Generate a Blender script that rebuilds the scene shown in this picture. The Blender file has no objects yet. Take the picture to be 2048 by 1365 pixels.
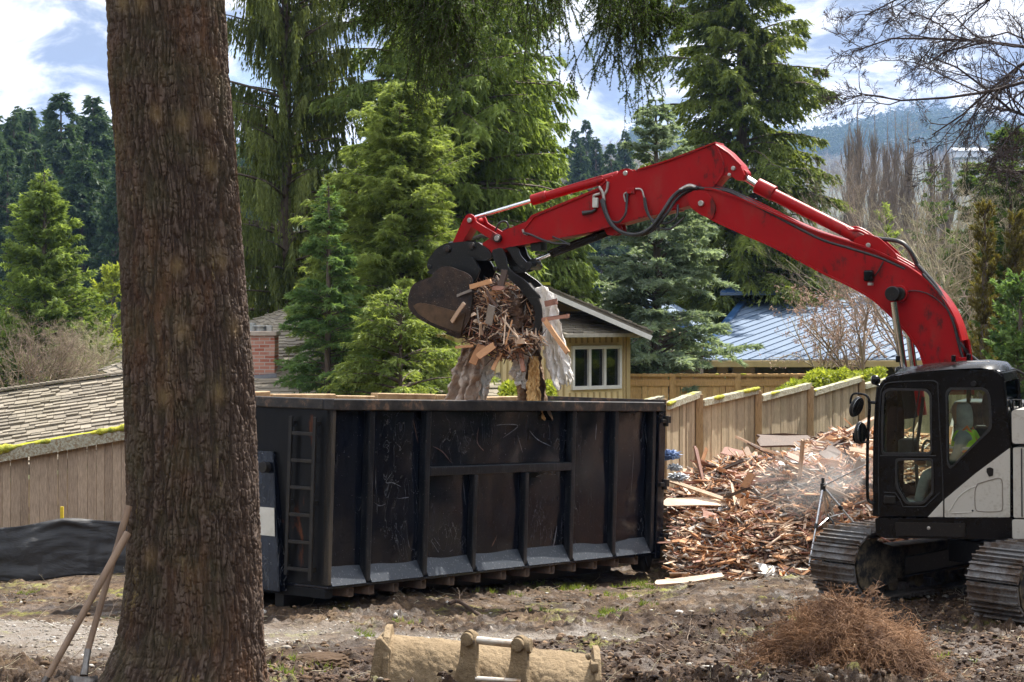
import bpy, bmesh, math, random
import numpy as np
from mathutils import Vector, Matrix

# ---------------------------------------------------------------- camera, sky, sun, exposure
F = 3982.0            # focal length in pixels of a 2048 px wide frame
CAMZ = 3.3
HY = 600.0            # image row of the level line
col = bpy.context.scene.collection
scn = bpy.context.scene
cd = bpy.data.cameras.new("camera"); cam = bpy.data.objects.new("camera", cd); col.objects.link(cam)
cam.location = (0, 0, CAMZ); cam.rotation_euler = (math.radians(90), 0, 0)
cd.sensor_width = 36; cd.lens = F/2048*36; cd.shift_y = -(682.5-HY)/2048
cd.clip_start = 0.1; cd.clip_end = 20000
cd.dof.use_dof = False
scn.camera = cam

SUN = Vector((0.46, 0.575, 1.0)).normalized()
el = math.asin(SUN.z); az = math.atan2(SUN.x, SUN.y)
ld = bpy.data.lights.new("sun", 'SUN'); lo = bpy.data.objects.new("sun", ld); col.objects.link(lo)
ld.energy = 5.0; ld.angle = math.radians(0.53); ld.color = (1.0, 0.94, 0.85)
lo.rotation_euler = (-SUN).to_track_quat('-Z', 'Y').to_euler()
lo.location = (20, 30, 60)

w = bpy.data.worlds.new("World"); scn.world = w; w.use_nodes = True
nt = w.node_tree; nt.nodes.clear()
N = nt.nodes.new; L = nt.links.new
wo = N('ShaderNodeOutputWorld'); bg = N('ShaderNodeBackground'); bg2 = N('ShaderNodeBackground')
sky = N('ShaderNodeTexSky'); sky.sky_type = 'NISHITA'; sky.sun_disc = False
sky.sun_elevation = el; sky.sun_rotation = az; sky.air_density = 1.0; sky.dust_density = 0.6; sky.ozone_density = 1.6
bg.inputs[1].default_value = 0.08
hs = N('ShaderNodeHueSaturation'); hs.inputs['Saturation'].default_value = 0.95
L(sky.outputs[0], hs.inputs['Color']); L(hs.outputs[0], bg.inputs[0])
tc = N('ShaderNodeTexCoord')
def wnoise(sc, stretch, detail, dist, off):
    mp = N('ShaderNodeMapping'); mp.inputs['Scale'].default_value = (sc, sc, sc*stretch); mp.inputs['Location'].default_value = off
    L(tc.outputs['Generated'], mp.inputs[0])
    n = N('ShaderNodeTexNoise'); n.inputs['Scale'].default_value = 1; n.inputs['Detail'].default_value = detail
    n.inputs['Roughness'].default_value = 0.58; n.inputs['Distortion'].default_value = dist
    L(mp.outputs[0], n.inputs['Vector']); return n.outputs['Fac']
def wramp(v, p0, p1, c0=(0,0,0,1), c1=(1,1,1,1)):
    r = N('ShaderNodeValToRGB'); r.color_ramp.elements[0].position = p0; r.color_ramp.elements[1].position = p1
    r.color_ramp.elements[0].color = c0; r.color_ramp.elements[1].color = c1
    r.color_ramp.interpolation = 'EASE'; L(v, r.inputs[0]); return r.outputs[0]
cover = wramp(wnoise(12, 1.7, 9, 0.5, (3.1, 0.4, 5.25)), 0.30, 0.44)
shade = wramp(wnoise(17, 2.2, 8, 0.5, (7.7, 2.0, 1.4)), 0.42, 0.60, (0.27, 0.31, 0.38, 1), (1.0, 0.985, 0.97, 1))
L(shade, bg2.inputs[0]); 
# clouds are made brighter overhead and behind the camera, to fill surfaces facing it
sp_ = N('ShaderNodeSeparateXYZ'); L(tc.outputs['Generated'], sp_.inputs[0])
lowc = N('ShaderNodeMapRange'); lowc.inputs[1].default_value = 0.15; lowc.inputs[2].default_value = 0.5; lowc.inputs[3].default_value = 0.82; lowc.inputs[4].default_value = 1.0; L(sp_.outputs[2], lowc.inputs[0])
fwd = N('ShaderNodeMapRange'); fwd.inputs[1].default_value = -0.2; fwd.inputs[2].default_value = 0.8; fwd.inputs[3].default_value = 1.35; fwd.inputs[4].default_value = 1.0; L(sp_.outputs[1], fwd.inputs[0])
ml = N('ShaderNodeMath'); ml.operation = 'MULTIPLY'; L(lowc.outputs[0], ml.inputs[0]); L(fwd.outputs[0], ml.inputs[1]); L(ml.outputs[0], bg2.inputs[1])
mx = N('ShaderNodeMixShader'); L(cover, mx.inputs[0]); L(bg.outputs[0], mx.inputs[1]); L(bg2.outputs[0], mx.inputs[2])
L(mx.outputs[0], wo.inputs['Surface'])

scn.view_settings.view_transform = 'Standard'; scn.view_settings.look = 'None'
scn.view_settings.exposure = 1.08; scn.view_settings.gamma = 1
scn.cycles.max_bounces = 7; scn.cycles.diffuse_bounces = 4; scn.cycles.glossy_bounces = 3
scn.cycles.transmission_bounces = 4; scn.cycles.transparent_max_bounces = 12; scn.cycles.volume_bounces = 0
scn.cycles.caustics_reflective = False; scn.cycles.caustics_refractive = False
scn.cycles.use_adaptive_sampling = True; scn.cycles.adaptive_threshold = 0.02
scn.cycles.use_denoising = True
scn.cycles.sample_clamp_indirect = 4

# ---------------------------------------------------------------- helpers
rng = random.Random(11); nrg = np.random.default_rng(5)
R = math.radians
def at(x, y, D):                                # photo pixel at depth D -> world point
    return Vector(((x-1024)/F*D, D, CAMZ+(HY-y)/F*D))
def on_plane(x, y, Q, n):                       # photo pixel on a plane through Q
    r = Vector(((x-1024)/F, 1, (HY-y)/F)); c = Vector((0, 0, CAMZ))
    t = (Vector(Q)-c).dot(n)/r.dot(n); return c+r*t

def hsh(ix, iy, iz, s):
    h = (ix.astype(np.int64)*374761393 + iy.astype(np.int64)*668265263 + iz.astype(np.int64)*2147483647 + s*974634777) & 0xffffffff
    h = ((h ^ (h >> 13))*1274126177) & 0xffffffff
    return ((h ^ (h >> 16)) & 0xffffff)/float(0xffffff)
def vn(x, y, z=None, s=0):                      # value noise 0..1
    x = np.asarray(x, float); y = np.asarray(y, float); z = np.zeros_like(x) if z is None else np.asarray(z, float)
    ix, iy, iz = np.floor(x), np.floor(y), np.floor(z); fx, fy, fz = x-ix, y-iy, z-iz
    fx, fy, fz = [f*f*(3-2*f) for f in (fx, fy, fz)]
    r = 0
    for dx in (0, 1):
        for dy in (0, 1):
            for dz in (0, 1):
                r = r + hsh(ix+dx, iy+dy, iz+dz, s)*(fx if dx else 1-fx)*(fy if dy else 1-fy)*(fz if dz else 1-fz)
    return r
def fbm(x, y, z=None, oct=4, s=0, gain=.5):
    a, t, r = 1., 0., 0.
    for o in range(oct):
        r = r + a*vn(np.asarray(x)*2**o, np.asarray(y)*2**o, None if z is None else np.asarray(z)*2**o, s+o*17); t += a; a *= gain
    return r/t

def mesh_from(name, V, faces=None, tris=None, quads=None, tint=None, mats=()):
    me = bpy.data.meshes.new(name)
    V = np.asarray(V, dtype=np.float32).reshape(-1, 3)
    if faces is None:
        Fc = tris if tris is not None else quads
        Fc = np.asarray(Fc, dtype=np.int32); k = Fc.shape[1]
        me.vertices.add(len(V)); me.vertices.foreach_set('co', V.ravel())
        me.loops.add(Fc.size); me.loops.foreach_set('vertex_index', Fc.ravel())
        me.polygons.add(len(Fc)); me.polygons.foreach_set('loop_start', np.arange(0, Fc.size, k, dtype=np.int32))
        me.polygons.foreach_set('loop_total', np.full(len(Fc), k, dtype=np.int32))
        me.update(calc_edges=True)
    else:
        me.from_pydata(V.tolist(), [], faces)
    if tint is not None:
        a = me.attributes.new('tint', 'FLOAT', 'FACE'); a.data.foreach_set('value', np.asarray(tint, dtype=np.float32))
    for m in mats: me.materials.append(m)
    return me
def tag(o, label=None, cat=None, group=None, kind=None):
    if label: o['label'] = label
    if cat: o['category'] = cat
    if group: o['group'] = group
    if kind: o['kind'] = kind
    return o
def put(name, me, parent=None, origin=None, smooth=False, bevel=0):
    n = len(me.vertices); V = np.empty(n*3, dtype=np.float32); me.vertices.foreach_get('co', V); V = V.reshape(-1, 3)
    if origin is None:
        lo_, hi_ = V.min(0), V.max(0); origin = ((lo_[0]+hi_[0])/2, (lo_[1]+hi_[1])/2, lo_[2])
    og = np.array(origin, dtype=np.float32); V = V-og; me.vertices.foreach_set('co', V.ravel()); me.update()
    o = bpy.data.objects.new(name, me); o.location = [float(c) for c in og]; col.objects.link(o)
    if parent is not None:
        o.parent = parent; o.matrix_parent_inverse = Matrix.Translation(-parent_world(parent))
    if smooth:
        me.polygons.foreach_set('use_smooth', np.ones(len(me.polygons), dtype=bool))
        if smooth != 'all':
            try: me.set_sharp_from_angle(angle=R(38))
            except Exception: pass
    if bevel:
        b = o.modifiers.new('bevel', 'BEVEL'); b.width = bevel; b.segments = 2; b.limit_method = 'ANGLE'; b.angle_limit = R(40)
    return o
def parent_world(p):
    v = Vector(p.location)                        # parents carry world locations in this file
    return v
def empty(name, loc, **kw):
    o = bpy.data.objects.new(name, None); o.location = loc; o.empty_display_size = .2; col.objects.link(o); tag(o, **kw); return o
def copy_tree(o, parent=None):
    c = o.copy(); col.objects.link(c)
    if parent is not None:
        mi = o.matrix_parent_inverse.copy(); c.parent = parent; c.matrix_parent_inverse = mi
    for ch in list(o.children): copy_tree(ch, c)
    return c

def frame(d, up=(0, 0, 1)):
    d = Vector(d).normalized(); up = Vector(up)
    if abs(d.dot(up)) > .98: up = Vector((1, 0, 0))
    s = d.cross(up).normalized(); return d, s, s.cross(d)
class MB:
    def __init__(s): s.v = []; s.f = []; s.t = []; s.tint = 0.0
    def add(s, vs, fs):
        n = len(s.v); s.v += [tuple(v) for v in vs]; s.f += [[i+n for i in f] for f in fs]; s.t += [s.tint]*len(fs); return s
    def box(s, c, size, ax=None):                # ax: three axes
        c = Vector(c); X, Y, Z = [Vector(a) for a in (ax or ((1, 0, 0), (0, 1, 0), (0, 0, 1)))]
        h = [d/2 for d in size]
        vs = [c+X*(i*h[0])+Y*(j*h[1])+Z*(k*h[2]) for i in (-1, 1) for j in (-1, 1) for k in (-1, 1)]
        return s.add(vs, [[0, 1, 3, 2], [4, 6, 7, 5], [0, 4, 5, 1], [2, 3, 7, 6], [0, 2, 6, 4], [1, 5, 7, 3]])
    def bar(s, a, b, wd, ht, up=(0, 0, 1)):
        a, b = Vector(a), Vector(b); d, sd, u = frame(b-a, up)
        return s.box((a+b)/2, ((b-a).length, wd, ht), (d, sd, u))
    def tube(s, pts, r, n=8, caps=True):
        pts = [Vector(p) for p in pts]; m = len(pts)
        rr = r if isinstance(r, (list, tuple, np.ndarray)) else [r]*m
        vs = []; pv = None
        for i, p in enumerate(pts):
            d = (pts[min(i+1, m-1)]-pts[max(i-1, 0)]).normalized() if m > 1 else Vector((0, 0, 1))
            if pv is None: _, sd, u = frame(d)
            else:
                sd = (pv-d*pv.dot(d)).normalized(); u = sd.cross(d)
            pv = sd
            for k in range(n):
                a = 2*math.pi*k/n; vs.append(p+(sd*math.cos(a)+u*math.sin(a))*rr[i])
        fs = [[i*n+k, i*n+(k+1) % n, (i+1)*n+(k+1) % n, (i+1)*n+k] for i in range(m-1) for k in range(n)]
        if caps: fs += [list(range(n))[::-1], [(m-1)*n+k for k in range(n)]]
        return s.add(vs, fs)
    def cyl(s, a, b, r, n=16): return s.tube([a, b], r, n)
    def prism(s, pts, vec):                      # planar polygon (3D points) pushed along vec
        pts = [Vector(p) for p in pts]; vec = Vector(vec); n = len(pts)
        vs = pts+[p+vec for p in pts]
        fs = [list(range(n)), [n+k for k in range(n)][::-1]]+[[k, n+k, n+(k+1) % n, (k+1) % n] for k in range(n)]
        return s.add(vs, fs)
    def quad(s, a, b, c, d): return s.add([a, b, c, d], [[0, 1, 2, 3]])
    def build(s, name, mat, parent=None, smooth=False, bevel=0, origin=None):
        me = mesh_from(name, s.v, faces=s.f, tint=s.t, mats=(mat,) if mat else ())
        bm = bmesh.new(); bm.from_mesh(me); bmesh.ops.recalc_face_normals(bm, faces=bm.faces); bm.to_mesh(me); bm.free()
        return put(name, me, parent, origin, smooth, bevel)
def catmull(P, k=6):
    P = [Vector(p) for p in P]; P = [P[0]*2-P[1]]+P+[P[-1]*2-P[-2]]; out = []
    for i in range(1, len(P)-2):
        for j in range(k):
            t = j/k; a, b, c, d = P[i-1:i+3]
            out.append(.5*((2*b)+(c-a)*t+(2*a-5*b+4*c-d)*t*t+(3*b-a-3*c+d)*t**3))
    out.append(P[-2]); return out
def roundpoly(pts, r, k=4):                      # 2D polygon with rounded corners
    n = len(pts); out = []
    for i in range(n):
        p = Vector(pts[i][:2]); a = Vector(pts[i-1][:2]); b = Vector(pts[(i+1) % n][:2])
        rr = pts[i][2] if len(pts[i]) > 2 else r
        da, db = a-p, b-p; q = min(rr, da.length*.45, db.length*.45)
        s0, s1 = p+da.normalized()*q, p+db.normalized()*q
        for j in range(k+1):
            t = j/k; out.append(s0*(1-t)**2+p*2*t*(1-t)+s1*t*t)
    return out
def plate(outer, holes, O, ux, uy, thick):       # polygon with holes in the frame O,ux,uy; thickness centred on it
    cu = bpy.data.curves.new('c', 'CURVE'); cu.dimensions = '2D'; cu.fill_mode = 'BOTH'; cu.extrude = thick/2
    for P in [outer]+list(holes):
        sp = cu.splines.new('POLY'); sp.points.add(len(P)-1); sp.use_cyclic_u = True
        for i, p in enumerate(P): sp.points[i].co = (p[0], p[1], 0, 1)
    ob = bpy.data.objects.new('c', cu); col.objects.link(ob)
    dg = bpy.context.evaluated_depsgraph_get(); me = bpy.data.meshes.new_from_object(ob.evaluated_get(dg))
    bpy.data.objects.remove(ob); bpy.data.curves.remove(cu)
    ux, uy = Vector(ux), Vector(uy); uz = ux.cross(uy); O = Vector(O)
    M = Matrix(((ux.x, uy.x, uz.x, O.x), (ux.y, uy.y, uz.y, O.y), (ux.z, uy.z, uz.z, O.z), (0, 0, 0, 1)))
    me.transform(M)
    bm = bmesh.new(); bm.from_mesh(me); bmesh.ops.remove_doubles(bm, verts=bm.verts, dist=1e-4)
    bmesh.ops.recalc_face_normals(bm, faces=bm.faces); bm.to_mesh(me); bm.free()
    return me

# ---------------------------------------------------------------- materials
class NM:
    def __init__(s, name):
        s.m = bpy.data.materials.new(name); s.m.use_nodes = True; s.nt = s.m.node_tree; s.nt.nodes.clear()
        s.out = s.n('ShaderNodeOutputMaterial'); s.tc = s.n('ShaderNodeTexCoord'); s.oi = None
    def n(s, t, **kw):
        x = s.nt.nodes.new(t)
        for k, v in kw.items(): setattr(x, k, v)
        return x
    def l(s, a, b): s.nt.links.new(a, b)
    def mapv(s, scale=(1, 1, 1), rot=(0, 0, 0), src='Object', rnd=False):
        mp = s.n('ShaderNodeMapping'); mp.inputs['Scale'].default_value = scale; mp.inputs['Rotation'].default_value = rot
        s.l(s.tc.outputs[src], mp.inputs[0])
        if rnd:
            oi = s.n('ShaderNodeObjectInfo'); v = s.n('ShaderNodeVectorMath', operation='SCALE'); v.inputs[0].default_value = (37, 91, 53)
            s.l(oi.outputs['Random'], v.inputs['Scale']); s.l(v.outputs[0], mp.inputs['Location'])
        return mp.outputs[0]
    def noise(s, scale, detail=4, rough=.55, dist=0, vec=None, stretch=(1, 1, 1), rnd=False):
        x = s.n('ShaderNodeTexNoise'); x.inputs['Scale'].default_value = scale; x.inputs['Detail'].default_value = detail
        x.inputs['Roughness'].default_value = rough; x.inputs['Distortion'].default_value = dist
        s.l(vec if vec is not None else s.mapv(stretch, rnd=rnd), x.inputs['Vector']); return x.outputs['Fac']
    def ramp(s, v, stops, interp='LINEAR'):
        r = s.n('ShaderNodeValToRGB'); e = r.color_ramp; e.interpolation = interp
        while len(e.elements) < len(stops): e.elements.new(.5)
        for i, (p, c) in enumerate(stops):
            e.elements[i].position = p
            e.elements[i].color = (c, c, c, 1) if isinstance(c, (int, float)) else (*c[:3], 1)
        s.l(v, r.inputs[0]); return r.outputs[0]
    def mix(s, fac, a, b, mode='MIX'):
        x = s.n('ShaderNodeMix', data_type='RGBA', blend_type=mode)
        for inp, v in ((x.inputs[0], fac), (x.inputs[6], a), (x.inputs[7], b)):
            if isinstance(v, (int, float)): inp.default_value = v if inp == x.inputs[0] else (v, v, v, 1)
            elif isinstance(v, tuple): inp.default_value = (*v[:3], 1)
            else: s.l(v, inp)
        return x.outputs[2]
    def math(s, op, a, b=None, clamp=False):
        x = s.n('ShaderNodeMath', operation=op); x.use_clamp = clamp
        for i, v in enumerate((a, b)):
            if v is None: continue
            if isinstance(v, (int, float)): x.inputs[i].default_value = v
            else: s.l(v, x.inputs[i])
        return x.outputs[0]
    def attr(s, name='tint'):
        x = s.n('ShaderNodeAttribute'); x.attribute_name = name; return x.outputs['Fac']
    def rand(s): return s.n('ShaderNodeObjectInfo').outputs['Random']
    def bump(s, h, strength=.5, dist=.01, prev=None):
        b = s.n('ShaderNodeBump'); b.inputs['Strength'].default_value = strength; b.inputs['Distance'].default_value = dist
        s.l(h, b.inputs['Height'])
        if prev is not None: s.l(prev, b.inputs['Normal'])
        return b.outputs[0]
    def principled(s, color, rough=.6, metal=0, normal=None, spec=None, coat=0):
        p = s.n('ShaderNodeBsdfPrincipled')
        for k, v in (('Base Color', color), ('Roughness', rough), ('Metallic', metal)):
            if isinstance(v, (int, float)): p.inputs[k].default_value = (v, v, v, 1) if k == 'Base Color' else v
            elif isinstance(v, tuple): p.inputs[k].default_value = (*v[:3], 1)
            else: s.l(v, p.inputs[k])
        if spec is not None: p.inputs['Specular IOR Level'].default_value = spec
        if coat: p.inputs['Coat Weight'].default_value = coat; p.inputs['Coat Roughness'].default_value = .15
        if normal is not None: s.l(normal, p.inputs['Normal'])
        s.p = p; return p.outputs[0]
    def done(s, sh): s.l(sh, s.out.inputs['Surface']); return s.m
def simple(name, c1, c2=None, scale=6, rough=.6, metal=0, bump=.2, bd=.004, detail=5, stretch=(1, 1, 1), coat=0, spec=None, rnd=False):
    m = NM(name); c2 = c2 or tuple(x*.7 for x in c1)
    a = m.noise(scale, detail, .6, 0, stretch=stretch, rnd=rnd); b = m.noise(scale*7, 3, .6, stretch=stretch, rnd=rnd)
    c = m.mix(m.ramp(a, [(.35, 0), (.65, 1)]), c1, c2)
    rg = m.ramp(b, [(.3, max(0, rough-.1)), (.7, min(1, rough+.1))])
    nb = m.bump(m.math('ADD', a, m.math('MULTIPLY', b, .5)), bump, bd) if bump else None
    return m.done(m.principled(c, rg, metal, nb, spec, coat))
# ---------------------------------------------------------------- ground
CP = np.array([(0, 0, 1.65), (-8, 0, 1.9), (8, 0, 1.5), (-6, 8, 1.35), (0, 8, 1.25), (6, 8, 1.15), (-2.1, 12.5, .78), (1, 12.5, .72), (5, 12, .75),
  (-6, 13, .85), (-5, 17, .42), (0, 16, .42), (4, 16, .38), (8, 16, .4), (-1.95, 20.6, .0), (-1.9, 21.5, -.05), (-4.5, 21.5, .0), (1, 22, -.08), (1, 20, .05), (3.5, 20.5, -.02),
  (5.5, 21, 0), (8, 21, 0), (7, 25, 0), (3, 24, -.02), (2, 26.5, -.38), (1.7, 25.6, -.34), (.6, 24.2, -.2), (0, 28, -.3), (-4, 25, -.15), (-7, 24.3, -.28), (-5, 24.3, -.26), (-7, 28, -.6), (-3, 28, -.4),
  (2.6, 26.3, -.34), (5.5, 27, -.1), (4, 31, -.4), (8, 31, -.5), (0, 34, -1.0), (-8, 34, -1.2), (8, 38, -1.2), (0, 44, -1.9), (-12, 44, -2), (12, 46, -2),
  (-14, 20, .1), (14, 20, .1), (-20, 34, -1.2), (20, 36, -1.2), (0, 60, -2.5), (-25, 60, -2.3), (25, 60, -2.5)])
PD = np.array([60, 120, 200, 300, 400, 600, 900, 1200, 1800, 2500, 3000, 3300, 5000])
PZ = np.array([-2.5, -1, 4, 11, 19, 34, 58, 80, 125, 182, 236, 256, 200.])
def gz(x, y):
    x = np.asarray(x, float); y = np.asarray(y, float); sh = np.broadcast(x, y).shape; x = np.broadcast_to(x, sh).ravel(); y = np.broadcast_to(y, sh).ravel()
    out = np.empty(x.size)
    for a in range(0, x.size, 60000):
        X, Y = x[a:a+60000], y[a:a+60000]
        d2 = (X[:, None]-CP[:, 0])**2+(Y[:, None]-CP[:, 1])**2+1.2
        wt = d2**-2.0; out[a:a+60000] = (wt*CP[:, 2]).sum(1)/wt.sum(1)
    far = np.interp(y, PD, PZ)
    u = x/np.maximum(y, 60)
    far = far+np.where(y > 250, (vn(x/160, y/200, s=3)-.5)*.014*y, 0)
    far = far+np.clip((y-1800)/1200, 0, 1)*((np.clip(u, -.2, .4)-.12)*140+(vn(u*14+3, y/1500, s=8)-.5)*46)
    far = far-np.clip((u-.085)/.05, 0, 1)*np.interp(y, [200, 300, 400, 600, 900, 1300, 1700], [2, 6, 11, 12, 10, 6, 0])
    k = np.clip((y-48)/30, 0, 1); k = k*k*(3-2*k)
    return (out*(1-k)+far*k).reshape(sh)
def gz1(x, y): return float(gz(np.array([x]), np.array([y]))[0])
def detail(x, y):                                 # clods, ruts, wheel tracks on the near ground
    gravel = gmask(x, y)
    big = (fbm(x*.9, y*.9, oct=3, s=21)-.5)*.14-.03
    r1 = 1-np.abs(fbm(x*3.1, y*3.1, oct=4, s=31, gain=.6)*2-1)
    clod = (np.clip(fbm(x*7, y*7, oct=5, s=41, gain=.72)-.48, 0, 1)*.26+(fbm(x*17, y*17, oct=3, s=43, gain=.6)-.5)*.05)
    rough = np.clip(fbm(x*.55+3, y*.55, oct=2, s=51)*1.9-.4, .15, 1)
    k = np.clip(1-(y-34)/10, 0, 1); rough = rough*(1+.7*churn(x, y))
    return k*((1-gravel)*(big+r1*.02*rough+clod*rough)+churn(x, y)*np.clip(fbm(x*4.5, y*4.5, oct=3, s=47)-.47, 0, 1)*.22*(1-gravel)+gravel*(big*.25+clod*.05))
def churn(x, y):                                  # freshly dug foreground and the ground round the tracks
    a = np.clip((17.6+.25*x-y)/1.2, 0, 1)*np.clip((x+3.2)/1.5, .25, 1); b = np.clip(1.6-np.hypot((x-4.6)/3.2, (y-19.3)/2.2), 0, 1)
    return np.clip(np.maximum(a, b)*(.35+1.3*fbm(x*.7+5, y*.7, oct=3, s=91)), 0, 1)
def gmask(x, y):                                  # where the old gravel drive shows
    c = 18.9+.12*x+.25*np.sin(x*.7)
    e = (fbm(x*1.1, y*1.1, oct=4, s=61)-.5)*2.4
    half = np.interp(x, [-9, -3, -.5, .8, 2], [2.6, 2.0, 1.0, .3, -.8])
    return np.clip((half-np.abs(y-c)+e)/.7, 0, 1)
ys = [-400, -200, -90, -60, -40, -25, -15, -8, -3, 1, 4, 6, 7.5]
y = 8.6
while y < 9.5: ys.append(y); y += .05
while y < 30: ys.append(y); y *= 1.0014
while y < 40: ys.append(y); y *= 1.003
while y < 70: ys.append(y); y *= 1.012
while y < 5000: ys.append(y); y *= 1.035
ys = np.array(ys)
us = np.concatenate([np.linspace(-4, -.36, 16)[:-1], np.linspace(-.36, .36, 640), np.linspace(.36, 4, 16)[1:]])
YY, UU = np.meshgrid(ys, us, indexing='ij'); XX = np.clip(UU, -.36, .36)*np.maximum(YY, 8)+np.sign(UU)*np.clip(np.abs(UU)-.36, 0, None)*np.maximum(YY*1.0, 120)
ZZ = gz(XX, YY)
near = (YY > 5) & (YY < 46); ZZ = ZZ+np.where(near, detail(XX, YY), 0)
nr, nc = XX.shape; idx = np.arange(nr*nc).reshape(nr, nc)
Q = np.stack([idx[:-1, :-1], idx[:-1, 1:], idx[1:, 1:], idx[1:, :-1]], -1).reshape(-1, 4)
m = NM('soil')
g = m.attr('gravel'); 
n1 = m.noise(1.2, 6, .62); n2 = m.noise(9, 6, .65); n3 = m.noise(60, 4, .7); nm = m.noise(.55, 5, .6)
dirt = m.ramp(m.math('ADD', m.math('MULTIPLY', n1, .5), m.math('MULTIPLY', n2, .5)), [(.38, (.022, .013, .007)), (.5, (.060, .036, .020)), (.60, (.14, .092, .052)), (.72, (.30, .215, .135))])
grav = m.ramp(n3, [(.3, (.13, .11, .09)), (.5, (.19, .165, .14)), (.72, (.27, .24, .21))])
grav = m.mix(m.ramp(n2, [(.35, .55), (.6, 0)]), grav, (.12, .085, .055))
dirt = m.mix(m.math('MULTIPLY', m.attr('churn'), m.ramp(n2, [(.45, .85), (.68, .15)])), dirt, (.034, .017, .009)); moss = m.mix(n3, (.14, .16, .025), (.33, .32, .06))
c = m.mix(g, dirt, grav)
c = m.mix(m.math('MULTIPLY', m.ramp(m.noise(1.0, 6, .7), [(.56, 0), (.66, 1)]), m.ramp(n2, [(.40, 0), (.58, .85)])), c, moss)
fr = m.attr('far')
wood = m.ramp(m.noise(.02, 8, .65), [(.3, (.022, .034, .020)), (.5, (.045, .055, .03)), (.7, (.085, .08, .05))])
lawn = m.mix(n2, (.06, .085, .02), (.12, .13, .04))
c = m.mix(m.ramp(fr, [(.0, 0), (.25, 1)]), c, lawn); c = m.mix(m.ramp(fr, [(.5, 0), (1, 1)]), c, wood)
rg = m.ramp(m.noise(2.2, 4), [(.36, .42), (.52, .92)])
nb = m.bump(n3, .55, .02); nb = m.bump(n2, .6, .07, nb)
soil = m.done(m.principled(c, rg, 0, nb, .35))
me = mesh_from('ground', np.stack([XX, YY, ZZ], -1), quads=Q, mats=(soil,))
a = me.attributes.new('gravel', 'FLOAT', 'POINT'); a.data.foreach_set('value', gmask(XX, YY).ravel().astype(np.float32))
fv = np.clip((YY-34)/26, 0, .4)+np.clip((YY-90)/60, 0, .6)
a = me.attributes.new('churn', 'FLOAT', 'POINT'); a.data.foreach_set('value', churn(XX, YY).ravel().astype(np.float32))
a = me.attributes.new('far', 'FLOAT', 'POINT'); a.data.foreach_set('value', fv.ravel().astype(np.float32))
g_o = put('ground', me, origin=(0, 0, 0), smooth='all'); tag(g_o, kind='structure')
def gd(x, y):                                     # ground with its detail
    x = np.asarray(x, float); y = np.asarray(y, float); return gz(x, y)+detail(x, y)
def gd1(x, y): return float(gd(np.array([x]), np.array([y]))[0])

# ---------------------------------------------------------------- foliage builders
def nrm(v): return v/np.maximum(np.linalg.norm(v, axis=-1, keepdims=True), 1e-9)
def tube_arrays(P, r, k=3):                       # P (n,m,3) centre lines, r (n,m)
    n, mm, _ = P.shape
    d = np.empty_like(P); d[:, 1:-1] = P[:, 2:]-P[:, :-2]; d[:, 0] = P[:, 1]-P[:, 0]; d[:, -1] = P[:, -1]-P[:, -2]; d = nrm(d)
    ref = np.where(np.abs(d[:, :, 2:3]) > .9, np.array([1., 0, 0]), np.array([0, 0, 1.]))
    s = nrm(np.cross(d, ref)); u = np.cross(s, d)
    an = 2*np.pi*np.arange(k)/k
    V = P[:, :, None]+(s[:, :, None]*np.cos(an)[:, None]+u[:, :, None]*np.sin(an)[:, None])*r[:, :, None, None]
    I = np.arange(n*mm*k).reshape(n, mm, k); J = np.roll(I, -1, 2)
    q = np.stack([I[:, :-1], J[:, :-1], J[:, 1:], I[:, 1:]], -1).reshape(-1, 4)
    t = np.concatenate([q[:, [0, 1, 2]], q[:, [0, 2, 3]]])
    return V.reshape(-1, 3), t
def cat(parts):
    Vs, Ts, Is, n = [], [], [], 0
    for p in parts:
        V, T = p[0], p[1]; Vs.append(V); Ts.append(T+n); n += len(V)
        Is.append(p[2] if len(p) > 2 else np.zeros(len(T)))
    return np.concatenate(Vs), np.concatenate(Ts), np.concatenate(Is)
def spray_tris(P, D, ln, wd, rg, tint):
    n = len(P); s = nrm(np.cross(D, rg.normal(size=(n, 3))))
    ln = ln*rg.uniform(.6, 1.3, (n, 1)); wd = wd*rg.uniform(.6, 1.3, (n, 1))
    V = np.stack([P-s*wd/2, P+s*wd/2, P+D*ln], 1).reshape(-1, 3)
    return V, np.arange(n*3).reshape(n, 3), tint
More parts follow.
